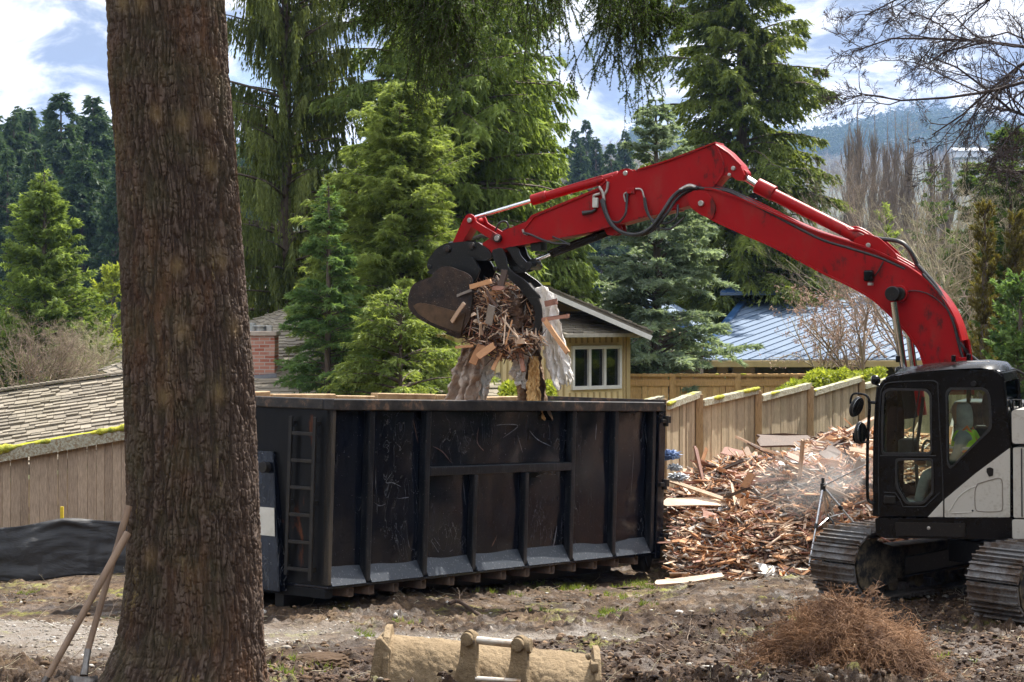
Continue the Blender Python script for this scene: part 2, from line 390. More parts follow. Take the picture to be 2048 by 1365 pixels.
def conifer(H=7, Rb=1.6, nb=160, twd=.09, spl=.12, spw=.03, K=8, droop=.35, rise=.25, pend=.3, seed=1, base=.08, power=.85, ragged=.25, tl=.38, spread=.7, lim=True, sector=None, topr=.03, clump=.0):
    rg = np.random.default_rng(seed)
    h = np.sort(rg.uniform(0, 1, nb)**.9); hh = base+(1-base)*h
    if clump: hh = hh+np.sin(hh*clump*6.28)*.25/clump
    az_ = rg.uniform(0, 2*np.pi, nb) if sector is None else rg.uniform(sector[0], sector[1], nb)
    Ln = Rb*np.clip((1-h)**power+topr, .02, None)*rg.uniform(1-ragged, 1+ragged, nb)
    Ln = np.where(rg.random(nb) < .12, Ln*rg.uniform(1.0, 1.0+ragged*1.2, nb), Ln)
    dr = np.stack([np.cos(az_), np.sin(az_), np.zeros(nb)], -1); b0 = np.stack([np.zeros(nb), np.zeros(nb), hh*H], -1)
    rs = rise*rg.uniform(.5, 1.5, nb)+h*.45; dp = droop*rg.uniform(.6, 1.4, nb)
    cnt = np.maximum(3, (Ln/twd).astype(int)*2); bi = np.repeat(np.arange(nb), cnt); nT = len(bi)
    t = rg.uniform(.08, 1, nT)**.8
    Lb = Ln[bi]; pos = b0[bi]+dr[bi]*(Lb*t)[:, None]; pos[:, 2] += rs[bi]*Lb*t-dp[bi]*Lb*t*t
    perp = np.stack([-dr[bi, 1], dr[bi, 0], np.zeros(nT)], -1); sd = np.where(rg.random(nT) < .5, -1., 1.)
    td = dr[bi]*.8+perp*(sd*spread)[:, None]+rg.normal(size=(nT, 3))*.16; td[:, 2] += rs[bi]*.5-dp[bi]*t-pend*rg.uniform(.5, 1.4, nT); td = nrm(td)
    tlen = np.clip(tl*Lb*(1.08-t)+.12*spl*8, .06, None)*rg.uniform(.5, 1.2, nT)
    u = rg.uniform(0.02, 1, (nT, K)); p2 = pos[:, None]+td[:, None]*(tlen[:, None]*u)[..., None]; p2[..., 2] -= pend*.35*tlen[:, None]*u*u
    sdv = td[:, None]+rg.normal(size=(nT, K, 3))*.42; sdv[..., 2] -= pend*.4; sdv = nrm(sdv)
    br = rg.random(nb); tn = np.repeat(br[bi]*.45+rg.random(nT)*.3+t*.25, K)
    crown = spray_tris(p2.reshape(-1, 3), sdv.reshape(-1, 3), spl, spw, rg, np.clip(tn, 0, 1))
    wood = None
    if lim:
        tt = np.linspace(0, .92, 5)[None]; P = b0[:, None]+dr[:, None]*(Ln[:, None]*tt)[..., None]; P[..., 2] += rs[:, None]*Ln[:, None]*tt-dp[:, None]*Ln[:, None]*tt*tt
        wood = tube_arrays(P, np.clip(Ln, .3, None)[:, None]*.017*(1.1-tt), 4)
    return crown, wood
def trunk_arrays(H, r0, r1=.01, seed=0, lean=(0, 0), k=12, bend=.02):
    z = np.linspace(-.6, H, 24); rg = np.random.default_rng(seed); p = rg.uniform(0, 6, 2)
    P = np.stack([lean[0]*z+np.sin(z*.5+p[0])*bend, lean[1]*z+np.sin(z*.4+p[1])*bend, z], -1)[None]
    r = (r1+(r0-r1)*np.clip(1-z/H, 0, 1)**.8)[None]
    return tube_arrays(P, r, k)
def bare(levels, seed, start, dirv, L0, r0, up=.15, k=4):
    # levels: list of (children per branch, length ratio, spread angle); returns tubes, tips
    rg = np.random.default_rng(seed); P0 = np.array(start, float).reshape(-1, 3); D = nrm(np.array(dirv, float).reshape(-1, 3))
    Ln = np.full(len(P0), float(L0)) if np.isscalar(L0) else np.array(L0, float); r = np.full(len(P0), float(r0)); out = []; tips = []
    for li, (nc_, ratio, spread) in enumerate([(0, 1, 0)]+list(levels)):
        if li:
            tq = rg.uniform(.22, 1, (len(P0), nc_)); ii = np.clip((tq*(mm-1)).astype(int), 0, mm-2); ff = tq*(mm-1)-ii
            ar = np.arange(len(P0))[:, None]
            st = C[ar, ii]*(1-ff)[..., None]+C[ar, ii+1]*ff[..., None]; tg = nrm(C[ar, ii+1]-C[ar, ii])
            rd = nrm(np.cross(tg, rg.normal(size=tg.shape))); sp = spread*rg.uniform(.6, 1.3, tq.shape)
            D = nrm(tg*np.cos(sp)[..., None]+rd*np.sin(sp)[..., None]).reshape(-1, 3)
            Ln = (Ln[:, None]*ratio*rg.uniform(.45, 1.2, tq.shape)*(1.25-tq*.6)).ravel(); r = (r[:, None]*(1-.65*tq)*.62).ravel(); P0 = st.reshape(-1, 3)
        mm = 7 if li < 2 else (5 if li < 3 else 4)
        C = np.empty((len(P0), mm, 3)); C[:, 0] = P0; d = D.copy()
        for j in range(1, mm):
            d = nrm(d+rg.normal(size=d.shape)*.20+np.array([0, 0, up])); C[:, j] = C[:, j-1]+d*(Ln/(mm-1))[:, None]
        tt = np.linspace(0, 1, mm)[None]; out.append(tube_arrays(C, np.clip(r[:, None]*(1-.7*tt), .0016, None), k if li < 2 else 3)); tips.append(C[:, -1])
    return cat(out), tips
def leafmat(name, dark, light, trans=.35, blue=None, rough=.55):
    m = NM(name); t = m.attr('tint'); n = m.noise(1.3, 3)
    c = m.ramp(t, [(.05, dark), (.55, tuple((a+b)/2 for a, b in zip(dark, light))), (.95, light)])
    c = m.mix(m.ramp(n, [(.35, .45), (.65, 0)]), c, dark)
    d = m.principled(c, rough, 0, None, .3)
    tr = m.n('ShaderNodeBsdfTranslucent'); m.l(m.mix(1.0, c, (1.0, 1.0, .55), 'MULTIPLY'), tr.inputs[0])
    mxs = m.n('ShaderNodeMixShader'); mxs.inputs[0].default_value = trans; m.l(d, mxs.inputs[1]); m.l(tr.outputs[0], mxs.inputs[2])
    return m.done(mxs.outputs[0])
LM = dict(
 dark=leafmat('dark_needles', (.045, .080, .025), (.20, .29, .075), .5),
 hang=leafmat('hanging_needles', (.05, .075, .02), (.36, .41, .13), .52),
 lime=leafmat('hemlock_needles', (.085, .14, .03), (.55, .64, .20), .54),
 cedar=leafmat('cedar_sprays', (.08, .13, .03), (.44, .55, .16), .54),
 blue=leafmat('blue_spruce_needles', (.13, .19, .14), (.52, .62, .47), .5),
 teal=leafmat('teal_needles', (.06, .13, .045), (.32, .46, .16), .5),
 fir=leafmat('fir_needles', (.065, .10, .022), (.36, .42, .11), .5),
 ivy=leafmat('ivy_leaves', (.14, .18, .02), (.55, .60, .10), .5),
 far=leafmat('far_needles', (.030, .060, .030), (.12, .19, .08), .4),
 rust=leafmat('rusty_cedar_sprays', (.08, .06, .02), (.27, .24, .07), .45))
barkm = simple('tree_bark', (.17, .13, .10), (.07, .05, .04), 5, .9, 0, .8, .03, stretch=(2, 2, .5))
greybark = simple('pale_bark', (.30, .25, .20), (.16, .13, .10), 5, .9, 0, .5, .02)
twigm = simple('twig_bark', (.36, .27, .20), (.20, .15, .11), 3, .85, 0, .3, .005)
twig_pale = simple('pale_twig_bark', (.50, .44, .30), (.30, .25, .17), 3, .85, 0, .3, .005)
poplm = simple('poplar_twigs', (.26, .20, .15), (.15, .12, .09), .6, .9, 0, 0)
budm = simple('pink_buds', (.55, .36, .27), (.45, .28, .20), 3, .7, 0, 0)
darktwig = simple('dark_twig_bark', (.075, .055, .05), (.04, .03, .03), 3, .85, 0, .3, .005)
def tree(name, x, y, crown, wood, trunk, lm, bm_, label, cat_, group=None, z=None, shadow=True):
    z = gz1(x, y) if z is None else z
    root = empty(name, (x, y, z), label=label, cat=cat_, group=group)
    V, T, I = cat([trunk]+([wood] if wood is not None else []))
    put('trunk', mesh_from('trunk', V+[x, y, z], tris=T, mats=(bm_,)), root, smooth='all')
    if crown is not None:
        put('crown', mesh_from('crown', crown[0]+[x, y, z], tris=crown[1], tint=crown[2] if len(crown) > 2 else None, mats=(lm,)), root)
    return root
# ---------------------------------------------------------------- garden trees behind the skip
def px(x, D): return (x-1024)/F*D
def pz(y, D): return CAMZ+(HY-y)/F*D
def planted(name, xp, D, ytop, Rpx, lm, bk, label, cat_='conifer', group=None, r0=.14, **kw):
    x = px(xp, D); zg = gz1(x, D); H = pz(ytop, D)-zg; Rb = Rpx/F*D
    cr, wd = conifer(H=H, Rb=Rb, **kw)
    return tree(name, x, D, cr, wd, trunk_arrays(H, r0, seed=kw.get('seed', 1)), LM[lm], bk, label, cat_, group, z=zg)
planted('weeping_spruce', 572, 44, -430, 185, 'hang', barkm, 'tall spruce with dark hanging curtains of foliage just right of the big foreground trunk', r0=.24,
        seed=3, nb=260, twd=.075, K=22, spl=.11, spw=.035, droop=.10, rise=.10, pend=2.8, tl=.36, base=.20, power=.35, spread=.35, ragged=.35)
planted('teal_conifer', 655, 34.5, 372, 110, 'teal', barkm, 'small dark blue green conifer standing in front of the shingled roof', r0=.09,
        seed=5, nb=190, twd=.05, K=11, spl=.08, spw=.028, droop=.28, rise=.25, pend=.25, base=.30, power=.8)
planted('hemlock_tree', 800, 36.5, 175, 135, 'lime', barkm, 'bright yellow green hemlock left of the raised bucket', r0=.13,
        seed=7, nb=460, twd=.042, K=15, spl=.09, spw=.022, droop=.32, rise=.35, pend=.35, base=.30, power=.45, ragged=.45)
planted('side_hemlock', 715, 38, 300, 120, 'lime', barkm, 'feathery yellow green conifer close on the left of the bright hemlock', r0=.08,
        seed=8, nb=280, twd=.045, K=14, spl=.085, spw=.022, droop=.32, rise=.3, pend=.4, base=.25, power=.5, ragged=.45)
planted('low_hemlock', 800, 33.5, 580, 130, 'lime', barkm, 'low bushy yellow green conifer over the back rim of the skip, below the bucket', r0=.06,
        seed=9, nb=90, twd=.055, K=9, spl=.085, spw=.03, droop=.3, rise=.3, pend=.3, base=.55, power=.55)
planted('tall_cedar', 890, 44, -420, 250, 'cedar', barkm, 'tall cedar with bare lower trunk showing at the top, behind the bright hemlock', r0=.24,
        seed=11, nb=360, twd=.08, K=14, spl=.15, spw=.05, droop=.30, rise=.2, pend=.9, base=.25, power=.55, ragged=.4)
planted('broad_cedar', 1010, 46, 120, 165, 'cedar', barkm, 'broad loose cedar right behind the raised bucket and arm', r0=.2,
        seed=13, nb=400, twd=.07, K=13, spl=.14, spw=.05, droop=.32, rise=.25, pend=1.0, base=.22, power=.42, ragged=.3)
planted('garden_cedar', 1135, 43, 420, 88, 'cedar', barkm, 'green cedar under the black thumb cylinder, beside the gable', r0=.12,
        seed=15, nb=230, twd=.06, K=13, spl=.12, spw=.035, droop=.32, rise=.25, pend=1.1, base=.28, power=.5, ragged=.3)
planted('blue_spruce', 1312, 45, 200, 172, 'blue', barkm, 'blue grey spruce under the red arm, in front of the metal roof', r0=.18,
        seed=17, nb=270, twd=.06, K=12, spl=.11, spw=.042, droop=.42, rise=.42, pend=.12, base=.24, power=.72, ragged=.30, tl=.34)
planted('douglas_fir', 1482, 62, -330, 165, 'fir', barkm, 'tall dark fir tree behind the peak of the red arm', r0=.3,
        seed=19, nb=380, twd=.09, K=14, spl=.18, spw=.065, droop=.38, rise=.22, pend=.7, base=.20, power=.5, ragged=.5)
planted('rear_cedar', 1560, 70, 520, 150, 'cedar', barkm, 'low green cedar between the boom and the metal ridge', seed=21, nb=220, twd=.12, K=9, spl=.16, spw=.05, pend=.8, base=.3, power=.5)
planted('small_thuja', 1772, 62, 425, 42, 'lime', barkm, 'small pointed yellow green thuja standing above the boom bend', 'thuja', seed=23, nb=120, twd=.08, K=8, spl=.13, spw=.045, rise=.9, droop=.1, pend=-.3, base=.2, power=.35)
planted('dark_pine', 1868, 78, 330, 58, 'dark', barkm, 'small dark conifer in front of the bare poplars', seed=25, nb=110, twd=.11, K=8, spl=.15, spw=.05, rise=.4, droop=.2, pend=.1, base=.3, power=.6)
planted('column_cedar', 1968, 40, 425, 26, 'rust', barkm, 'narrow dark column cedar with a rusty tip right of the boom', 'thuja', seed=27, nb=200, twd=.05, K=8, spl=.09, spw=.03, rise=1.2, droop=.1, pend=-.5, base=.1, power=.2)
planted('column_cedar', 2030, 42, 440, 26, 'rust', barkm, 'second narrow column cedar at the right picture edge', 'thuja', seed=28, nb=200, twd=.05, K=8, spl=.09, spw=.03, rise=1.2, droop=.1, pend=-.5, base=.1, power=.2)
planted('edge_evergreen', 2035, 52, 270, 125, 'dark', barkm, 'broad dark evergreen at the right edge above the engine cover', seed=29, nb=320, twd=.07, K=12, spl=.13, spw=.045, rise=.5, droop=.2, pend=.2, base=.15, power=.42, ragged=.35)
planted('edge_evergreen', 1950, 58, 330, 70, 'dark', barkm, 'second dark evergreen right of the boom behind the column cedars', seed=30, nb=260, twd=.08, K=12, spl=.15, spw=.05, rise=.5, droop=.2, pend=.2, base=.15, power=.5, ragged=.35)
planted('edge_evergreen', 2022, 43, 330, 70, 'dark', barkm, 'nearest dark evergreen at the right edge, just above the engine cover', seed=34, nb=260, twd=.06, K=12, spl=.11, spw=.035, rise=.5, droop=.2, pend=.2, base=.15, power=.45, ragged=.35)
planted('edge_laurel', 2040, 36, 560, 80, 'teal', barkm, 'dark glossy shrub right behind the engine cover', 'shrub', seed=31, nb=160, twd=.06, K=8, spl=.09, spw=.05, rise=.7, droop=.1, pend=0, base=.1, power=.4)
planted('young_cedar', 88, 60, 345, 150, 'cedar', barkm, 'pointed green cedar left of the big trunk, above the shingle roof', seed=33, nb=320, twd=.07, K=12, spl=.14, spw=.045, droop=.2, rise=.45, pend=.35, base=.10, power=.85, ragged=.3)
# dark conifers far left, one mesh family copied
FC = []
for s_ in range(3):
    cr, wd = conifer(H=20, Rb=4.0, nb=240, twd=.20, spl=.45, spw=.18, K=9, droop=.3, rise=.2, pend=.5, seed=40+s_, base=.04, power=.75, ragged=.35)
    FC.append(tree('far_conifer', 0, 180+s_, cr, wd, trunk_arrays(20, .35), LM['far'], barkm, None, 'conifer', z=0))
spots = [(-30, 190, 200, 1.1, 'pale topped'), (28, 175, 228, .9, 'leaning'), (60, 205, 215, .8, 'slim'), (122, 165, 186, 1.0, 'tallest and broadest'), (185, 172, 192, 1.05, 'twin topped'),
         (232, 180, 250, 1.0, 'half hidden'), (150, 225, 236, .8, 'small, farther'), (95, 150, 330, .8, 'shorter, nearer'), (205, 150, 320, .9, 'short nearer'), (15, 150, 300, .9, 'short leftmost near'),
         (1162, 250, 292, .9, 'slate green'), (1192, 262, 274, .8, 'pointed'), (1222, 240, 288, .85, 'broad'), (1250, 285, 262, .8, 'taller'), (1150, 300, 258, .7, 'hill top'), (1172, 310, 240, .7, 'hill crest twin'),
         (1205, 205, 352, .9, 'low front'), (1390, 300, 268, .8, 'lone'), (70, 140, 300, 1.0, 'dense lower'), (165, 145, 285, .95, 'dark nearer'), (40, 230, 212, .9, 'grey topped far'), (100, 235, 222, .9, 'thin far'), (200, 235, 214, .9, 'half covered far'), (232, 140, 350, .9, 'low and half covered'), (-10, 160, 262, 1.0, 'cropped leftmost')]
k = 0
for i, (xp, D, yt, ws, ds) in enumerate(spots):
    if ds == 'hidden': continue
    x = px(xp, D); zg = gz1(x, D)-1; s = (pz(yt, D)-zg)/20
    o = FC[k] if k < 3 else copy_tree(FC[k % 3]); k += 1
    side = 'on the wooded slope left of the big trunk' if xp < 400 else 'on the hazy hillside between the cedar and the fir'
    o.location = (x, D, zg); o.scale = (s*ws, s*ws, s); o.rotation_euler.z = i*1.3
    # children were built around x=0, so the empty simply carries them
    tag(o, f'{ds} dark conifer {side}', 'conifer', 'dark conifers on the slope')
for s_, o in enumerate(FC):
    for ch in o.children: ch.matrix_parent_inverse = Matrix.Translation((0, -(180+s_), 0))
# wooded hills
def scatter(n, x0, x1, d0, d1, seed):
    rg = np.random.default_rng(seed); D = np.sqrt(rg.uniform(d0**2, d1**2, n)); xp = rg.uniform(x0, x1, n); return px(xp, D), D, rg
def forest(name, kinds, n, x0, x1, d0, d1, hmin, hmax, mat_, seed, label):
    X, D, rg = scatter(n, x0, x1, d0, d1, seed); Z = gz(X, D)-.5; tpl = kinds; parts = []
    for i in range(n):
        V, T, I = tpl[i % len(tpl)]; h = rg.uniform(hmin, hmax); a = rg.uniform(0, 6.28); ca, sa = np.cos(a), np.sin(a)
        Vr = np.stack([V[:, 0]*ca-V[:, 1]*sa, V[:, 0]*sa+V[:, 1]*ca, V[:, 2]], -1)*h+[X[i], D[i], Z[i]]
        parts.append((Vr, T, np.clip(I*.6+rg.uniform(0, .4), 0, 1)))
    V, T, I = cat(parts); o = put(name, mesh_from(name, V, tris=T, tint=I, mats=(mat_,)))
    return tag(o, label, 'woods', kind='stuff')
def tconif(seed, nb, K):
    cr, _ = conifer(H=1, Rb=.2, nb=nb, twd=.05, spl=.05, spw=.03, K=K, droop=.3, rise=.2, pend=.4, seed=seed, lim=False, base=.05); return cr
def tbare(seed, n1, n2, w_):
    (V, T, I), _ = bare([(n1, .5, .5), (n2, .45, .6), (3, .5, .7)], seed, [(0, 0, 0)], [(0, 0, 1)], .72, .012, .25, 3); return V*[w_, w_, 1], T, np.full(len(T), .5)
farbare = simple('bare_woodland_twigs', (.36, .31, .22), (.24, .20, .15), .02, .95, 0, 0)
budding = simple('budding_woodland_twigs', (.42, .42, .16), (.30, .29, .14), .02, .95, 0, 0)
forest('hillside_woods', [tconif(s, 70, 5) for s in (1, 2)], 170, -150, 1420, 300, 560, 8, 13, LM['far'], 5, 'distant dark evergreens mixed into the hillside woods')
forest('bare_woods', [tbare(s, 8, 5, 1) for s in (3, 4, 5)], 420, -100, 2200, 240, 620, 8, 13, farbare, 6, 'grey brown leafless woods on the middle hillside')
forest('budding_woods', [tbare(s, 7, 5, 1.1) for s in (6, 7)], 200, 1050, 2200, 230, 640, 8, 13, budding, 7, 'yellow green budding trees on the middle hillside')
forest('valley_woods', [tbare(s, 5, 3, 1.6) for s in (8, 9)], 1100, 1150, 2250, 650, 2100, 13, 22, farbare, 8, 'hazy pale woods filling the valley')
forest('left_slope_woods', [tconif(s, 70, 5) for s in (21, 22)], 160, -250, 560, 200, 330, 12, 19, LM['far'], 15, 'dense dark evergreens behind the conifers left of the big trunk')
forest('sky_blocking_woods', [tconif(s, 120, 6) for s in (31, 32)], 46, -70000, 70000, 1, 2, 12, 20, LM['far'], 16, 'unseen dark evergreens added behind the camera to block the sky') if False else None
forest('ridge_woods', [tconif(s, 26, 2) for s in (11, 12)], 5200, 1250, 2250, 2100, 3350, 22, 36, LM['far'], 9, 'blue hazy evergreens covering the far ridge')
# poplars
PB = []
for s_ in range(2):
    rg_ = np.random.default_rng(60+s_); n = 90; t0 = rg_.uniform(.1, .85, n); a = rg_.uniform(0, 6.28, n)
    st = np.stack([np.cos(a)*.05, np.sin(a)*.05, t0*17], -1); dr = np.stack([np.cos(a)*.30, np.sin(a)*.30, np.ones(n)], -1)
    (V, T, I), _ = bare([(7, .42, .28), (4, .5, .35)], 60+s_, st, dr, (1-t0)*9*.7+1.3, .06, .34, 3)
    PB.append(tree('poplar', 0, 150+s_, (V, T, I), None, trunk_arrays(19, .22, bend=.05), poplm, poplm, None, 'poplar', z=0))
    for ch in PB[-1].children: ch.matrix_parent_inverse = Matrix.Translation((0, -(150+s_), 0))
pop = [(1698, 212, .6), (1716, 190, .75), (1749, 200, .55), (1775, 228, .7), (1791, 216, .6), (1815, 226, .8), (1862, 245, .6), (1893, 248, .75)]
for i, (xp, yt, ws) in enumerate(pop):
    D = 150+(i*37 % 23); x = px(xp, D); zg = gz1(x, D)-1; s = (pz(yt, D)-zg)/19
    o = PB[i] if i < 2 else copy_tree(PB[i % 2]); o.location = (x, D, zg); o.scale = (s*ws*1.1, s*ws*1.1, s); o.rotation_euler.z = i*2.1
    tag(o, ['leftmost bare poplar of the tall row', 'tallest left poplar of the row, second from the left', 'thin poplar standing alone in the row, third from the left', 'fourth poplar of the row from the left', 'slim fifth poplar of the row', 'broadest poplar, sixth of the row', 'pale poplar behind the dark conifer, seventh of the row', 'rightmost bare poplar of the row'][i], 'poplar', 'bare poplars in a row')
# unseen woods added behind and beside the camera, blocking sky and darkening reflections
rg_ = np.random.default_rng(99); parts = []
for i_ in range(0):
    pass
tp = [conifer(H=18, Rb=4.2, nb=150, twd=.3, spl=.6, spw=.28, K=8, droop=.3, rise=.2, pend=.5, seed=140+i, lim=False, base=.04)[0] for i in range(2)]
for i in range(34):
    a = rg_.uniform(-.15, math.pi+.15); r_ = rg_.uniform(16, 34); X_, Y_ = math.cos(a)*r_*1.2, -math.sin(a)*r_-6+0
    if Y_ > 0: continue
    V, T, I = tp[i % 2]; parts.append((V+[X_, Y_, gz1(X_, Y_)], T, I))
for i in range(44):
    X_, Y_ = (rg_.uniform(24, 42), rg_.uniform(-8, 68)) if i < 38 else (-rg_.uniform(26, 34), rg_.uniform(-8, 40))
    V, T, I = tp[i % 2]; parts.append((V+[X_, Y_, gz1(X_, Y_)], T, I))
V, T, I = cat(parts); tag(put('sky_blocking_woods', mesh_from('sky_blocking_woods', V, tris=T, tint=I, mats=(LM['far'],))), 'unseen dark evergreens added behind and beside the camera to block sky and darken reflections', 'woods', kind='stuff')
# white sheds far in the valley
for i, (xp, yp, wp, hp, ds) in enumerate([(1935, 311, 60, 8, 'long'), (1998, 309, 36, 9, 'short'), (1480, 322, 50, 7, 'left')]):
    D = 1150+i*60; b = MB(); c = at(xp, yp, D); b.box((c.x, c.y, c.z), (wp/F*D, 20, hp/F*D*1.6)); root = empty('warehouse', (c.x, c.y, c.z-4), label=f'{ds} white warehouse far off in the hazy valley', cat='warehouse')
    if ds == 'left': bpy.data.objects.remove(root); continue
    b.build('wall', simple('white_cladding', (.75, .77, .8), (.68, .7, .74), .1, .5, bump=0), root)
    b = MB(); h = hp/F*D*.8; wd = wp/F*D/2+1
    b.add([(c.x-wd, c.y-12, c.z+h), (c.x+wd, c.y-12, c.z+h), (c.x+wd, c.y, c.z+h+2.5), (c.x-wd, c.y, c.z+h+2.5), (c.x-wd, c.y+12, c.z+h), (c.x+wd, c.y+12, c.z+h)], [[0, 1, 2, 3], [3, 2, 5, 4], [0, 3, 4], [1, 5, 2]])
    b.build('roof', simple('pale_metal_roof', (.6, .62, .66), (.5, .52, .56), .1, .4, bump=0), root)
# bare shrubs and twiggy trees
def bush(name, xp, D, ytop, wpx, lv, n, mat_, label, seed, up=.12, r=.02, bud=None, ybase=None, spread=.8):
    x = px(xp, D); zg = gz1(x, D) if ybase is None else pz(ybase, D); H = pz(ytop, D)-zg; rg = np.random.default_rng(seed); a = rg.uniform(0, 6.28, n)
    wr = wpx/F*D; dr = np.stack([np.cos(a)*spread*wr/H, np.sin(a)*spread*.8*wr/H, np.full(n, 1.)], -1); dr[:, :2] *= rg.uniform(.2, 1.3, (n, 1))
    (V, T, I), tips = bare(lv, seed, np.tile([x, D, zg], (n, 1)), dr, H*.85, r, up, 4)
    root = empty(name, (x, D, zg), label=label, cat='shrub')
    put('branches', mesh_from('branches', V, tris=T, mats=(mat_,)), root)
    if bud:
        P = np.concatenate([tips[-1], tips[-2]]); m_ = len(P); D_ = nrm(rg.normal(size=(m_, 3)))
        B = [spray_tris(P, nrm(rg.normal(size=(m_, 3))), .03, .022, rg, np.zeros(m_)) for _ in range(2)]
        V, T, I = cat(B); put('buds', mesh_from('buds', V, tris=T, tint=rg.random(len(T)), mats=(bud,)), root)
    return root
bush('budding_shrub', 1720, 41, 560, 190, [(6, .62, .65), (5, .5, .6), (4, .5, .6), (3, .5, .6)], 7, twigm, 'leafless pink budded shrub in front of the blue metal roof', 71, .05, .035, budm, ybase=800)
bush('budding_shrub', 1640, 42, 600, 130, [(6, .62, .65), (5, .5, .6), (4, .5, .6), (2, .5, .6)], 5, twig_pale, 'pale spreading leafless shrub left of the pink budded one', 72, .04, .025, budm, ybase=790)
bush('twiggy_tree', 1905, 44, 395, 120, [(8, .6, .6), (6, .5, .6), (6, .5, .6), (4, .5, .6)], 7, twig_pale, 'pale twiggy tree right of the boom', 73, .08, .04, ybase=830)
bush('twiggy_tree', 1990, 47, 400, 130, [(8, .6, .6), (5, .5, .6), (4, .5, .6), (3, .5, .6)], 6, twigm, 'thin twiggy tree at the right edge in front of the broad evergreen', 75, .08, .04, ybase=830)
bush('twiggy_tree', 1820, 52, 330, 110, [(8, .6, .6), (6, .5, .6), (5, .5, .6), (4, .5, .6)], 5, twigm, 'thin leafless tree behind the bend of the boom', 77, .12, .04, ybase=800)
bush('brown_thicket', 60, 50, 640, 200, [(9, .6, .7), (6, .5, .7), (6, .5, .7), (4, .5, .7)], 14, twigm, 'reddish brown leafless thicket behind the shingle roof at the left', 79, .04, .03, ybase=850)
bush('brown_thicket', 190, 53, 655, 120, [(9, .6, .7), (6, .5, .7), (6, .5, .7), (4, .5, .7)], 10, twig_pale, 'pale leafless thicket beside the big trunk, behind the roof', 80, .04, .03, ybase=850)
planted('lime_shrub', 225, 95, 545, 60, 'ivy', barkm, 'bright lime green shrub just left of the big trunk', 'shrub', seed=81, nb=90, twd=.14, K=8, spl=.2, spw=.12, rise=.8, droop=.1, pend=0, base=.1, power=.4)
# ivy hedge behind the right fence
rg_ = np.random.default_rng(83); n = 26000; t = rg_.random(n); xp = 1520+t*250; D = 33+t*7.5+rg_.normal(size=n)*.35
top = np.interp(t, [0, .25, .5, .75, 1], [800, 757, 742, 738, 736])+fbm(t*9, t*0, oct=3, s=5)*26-10; yy = top+rg_.random(n)**1.3*95
P = np.stack([px(xp, D), D, pz(yy, D)], -1); cr = spray_tris(P, nrm(rg_.normal(size=(n, 3))+[0, -.4, .5]), .075, .06, rg_, rg_.random(n))
root = empty('ivy_hedge', (px(1640, 36), 36, -1.3), label='low yellow green ivy hedge spilling over the back of the mossy fence', cat='hedge')
put('foliage', mesh_from('foliage', cr[0], tris=cr[1], tint=cr[2], mats=(LM['ivy'],)), root)
n = 9000; t = rg_.random(n); xp = 1000+t*110; D = 32+rg_.normal(size=n)*.4; yy = 778+rg_.random(n)**1.5*60-12*np.sin(t*9)
P = np.stack([px(xp, D), D, pz(yy, D)], -1); cr = spray_tris(P, nrm(rg_.normal(size=(n, 3))+[0, -.4, .5]), .07, .05, rg_, rg_.random(n))
root = empty('garden_shrub', (px(1055, 32), 32, -.9), label='fresh green shrub peeping over the skip rim between the hanging sheets', cat='shrub')
put('foliage', mesh_from('foliage', cr[0], tris=cr[1], tint=cr[2], mats=(LM['ivy'],)), root)
# bare branches reaching in at the top right: a tree standing outside the frame
D = 15.5; x0 = px(2230, D); zg = gz1(x0, D); root = empty('bare_tree', (x0, D, zg), label='leafless tree reaching its bare branches in from the top right corner', cat='tree')
starts, dirs, Ls = [], [], []
for (xa, ya, xb, yb, dd) in [(2230, 60, 1680, 60, .4), (2230, 150, 1760, 170, -.6), (2230, -120, 1700, 20, .7), (2230, 260, 1800, 290, .2), (2230, 0, 1850, 200, -.3), (2230, -60, 1840, 110, .5), (2230, 330, 1960, 330, .5)]:
    p, q = np.array(at(xa, ya, D)), np.array(at(xb, yb, D+dd)); starts.append(p); dirs.append(q-p); Ls.append(np.linalg.norm(q-p))
(V, T, I), _ = bare([(13, .42, .62), (9, .46, .62), (6, .45, .6), (3, .5, .6)], 91, np.array(starts), np.array(dirs), np.array(Ls), .019, -.010, 5)
tv = tube_arrays(np.array([[(x0+.05*math.sin(i), D, zg-.4+i*.55) for i in range(14)]]), np.linspace(.2, .07, 14)[None], 10)
put('trunk', mesh_from('trunk', tv[0], tris=tv[1], mats=(darktwig,)), root, smooth='all')
put('branches', mesh_from('branches', V, tris=T, mats=(darktwig,)), root)
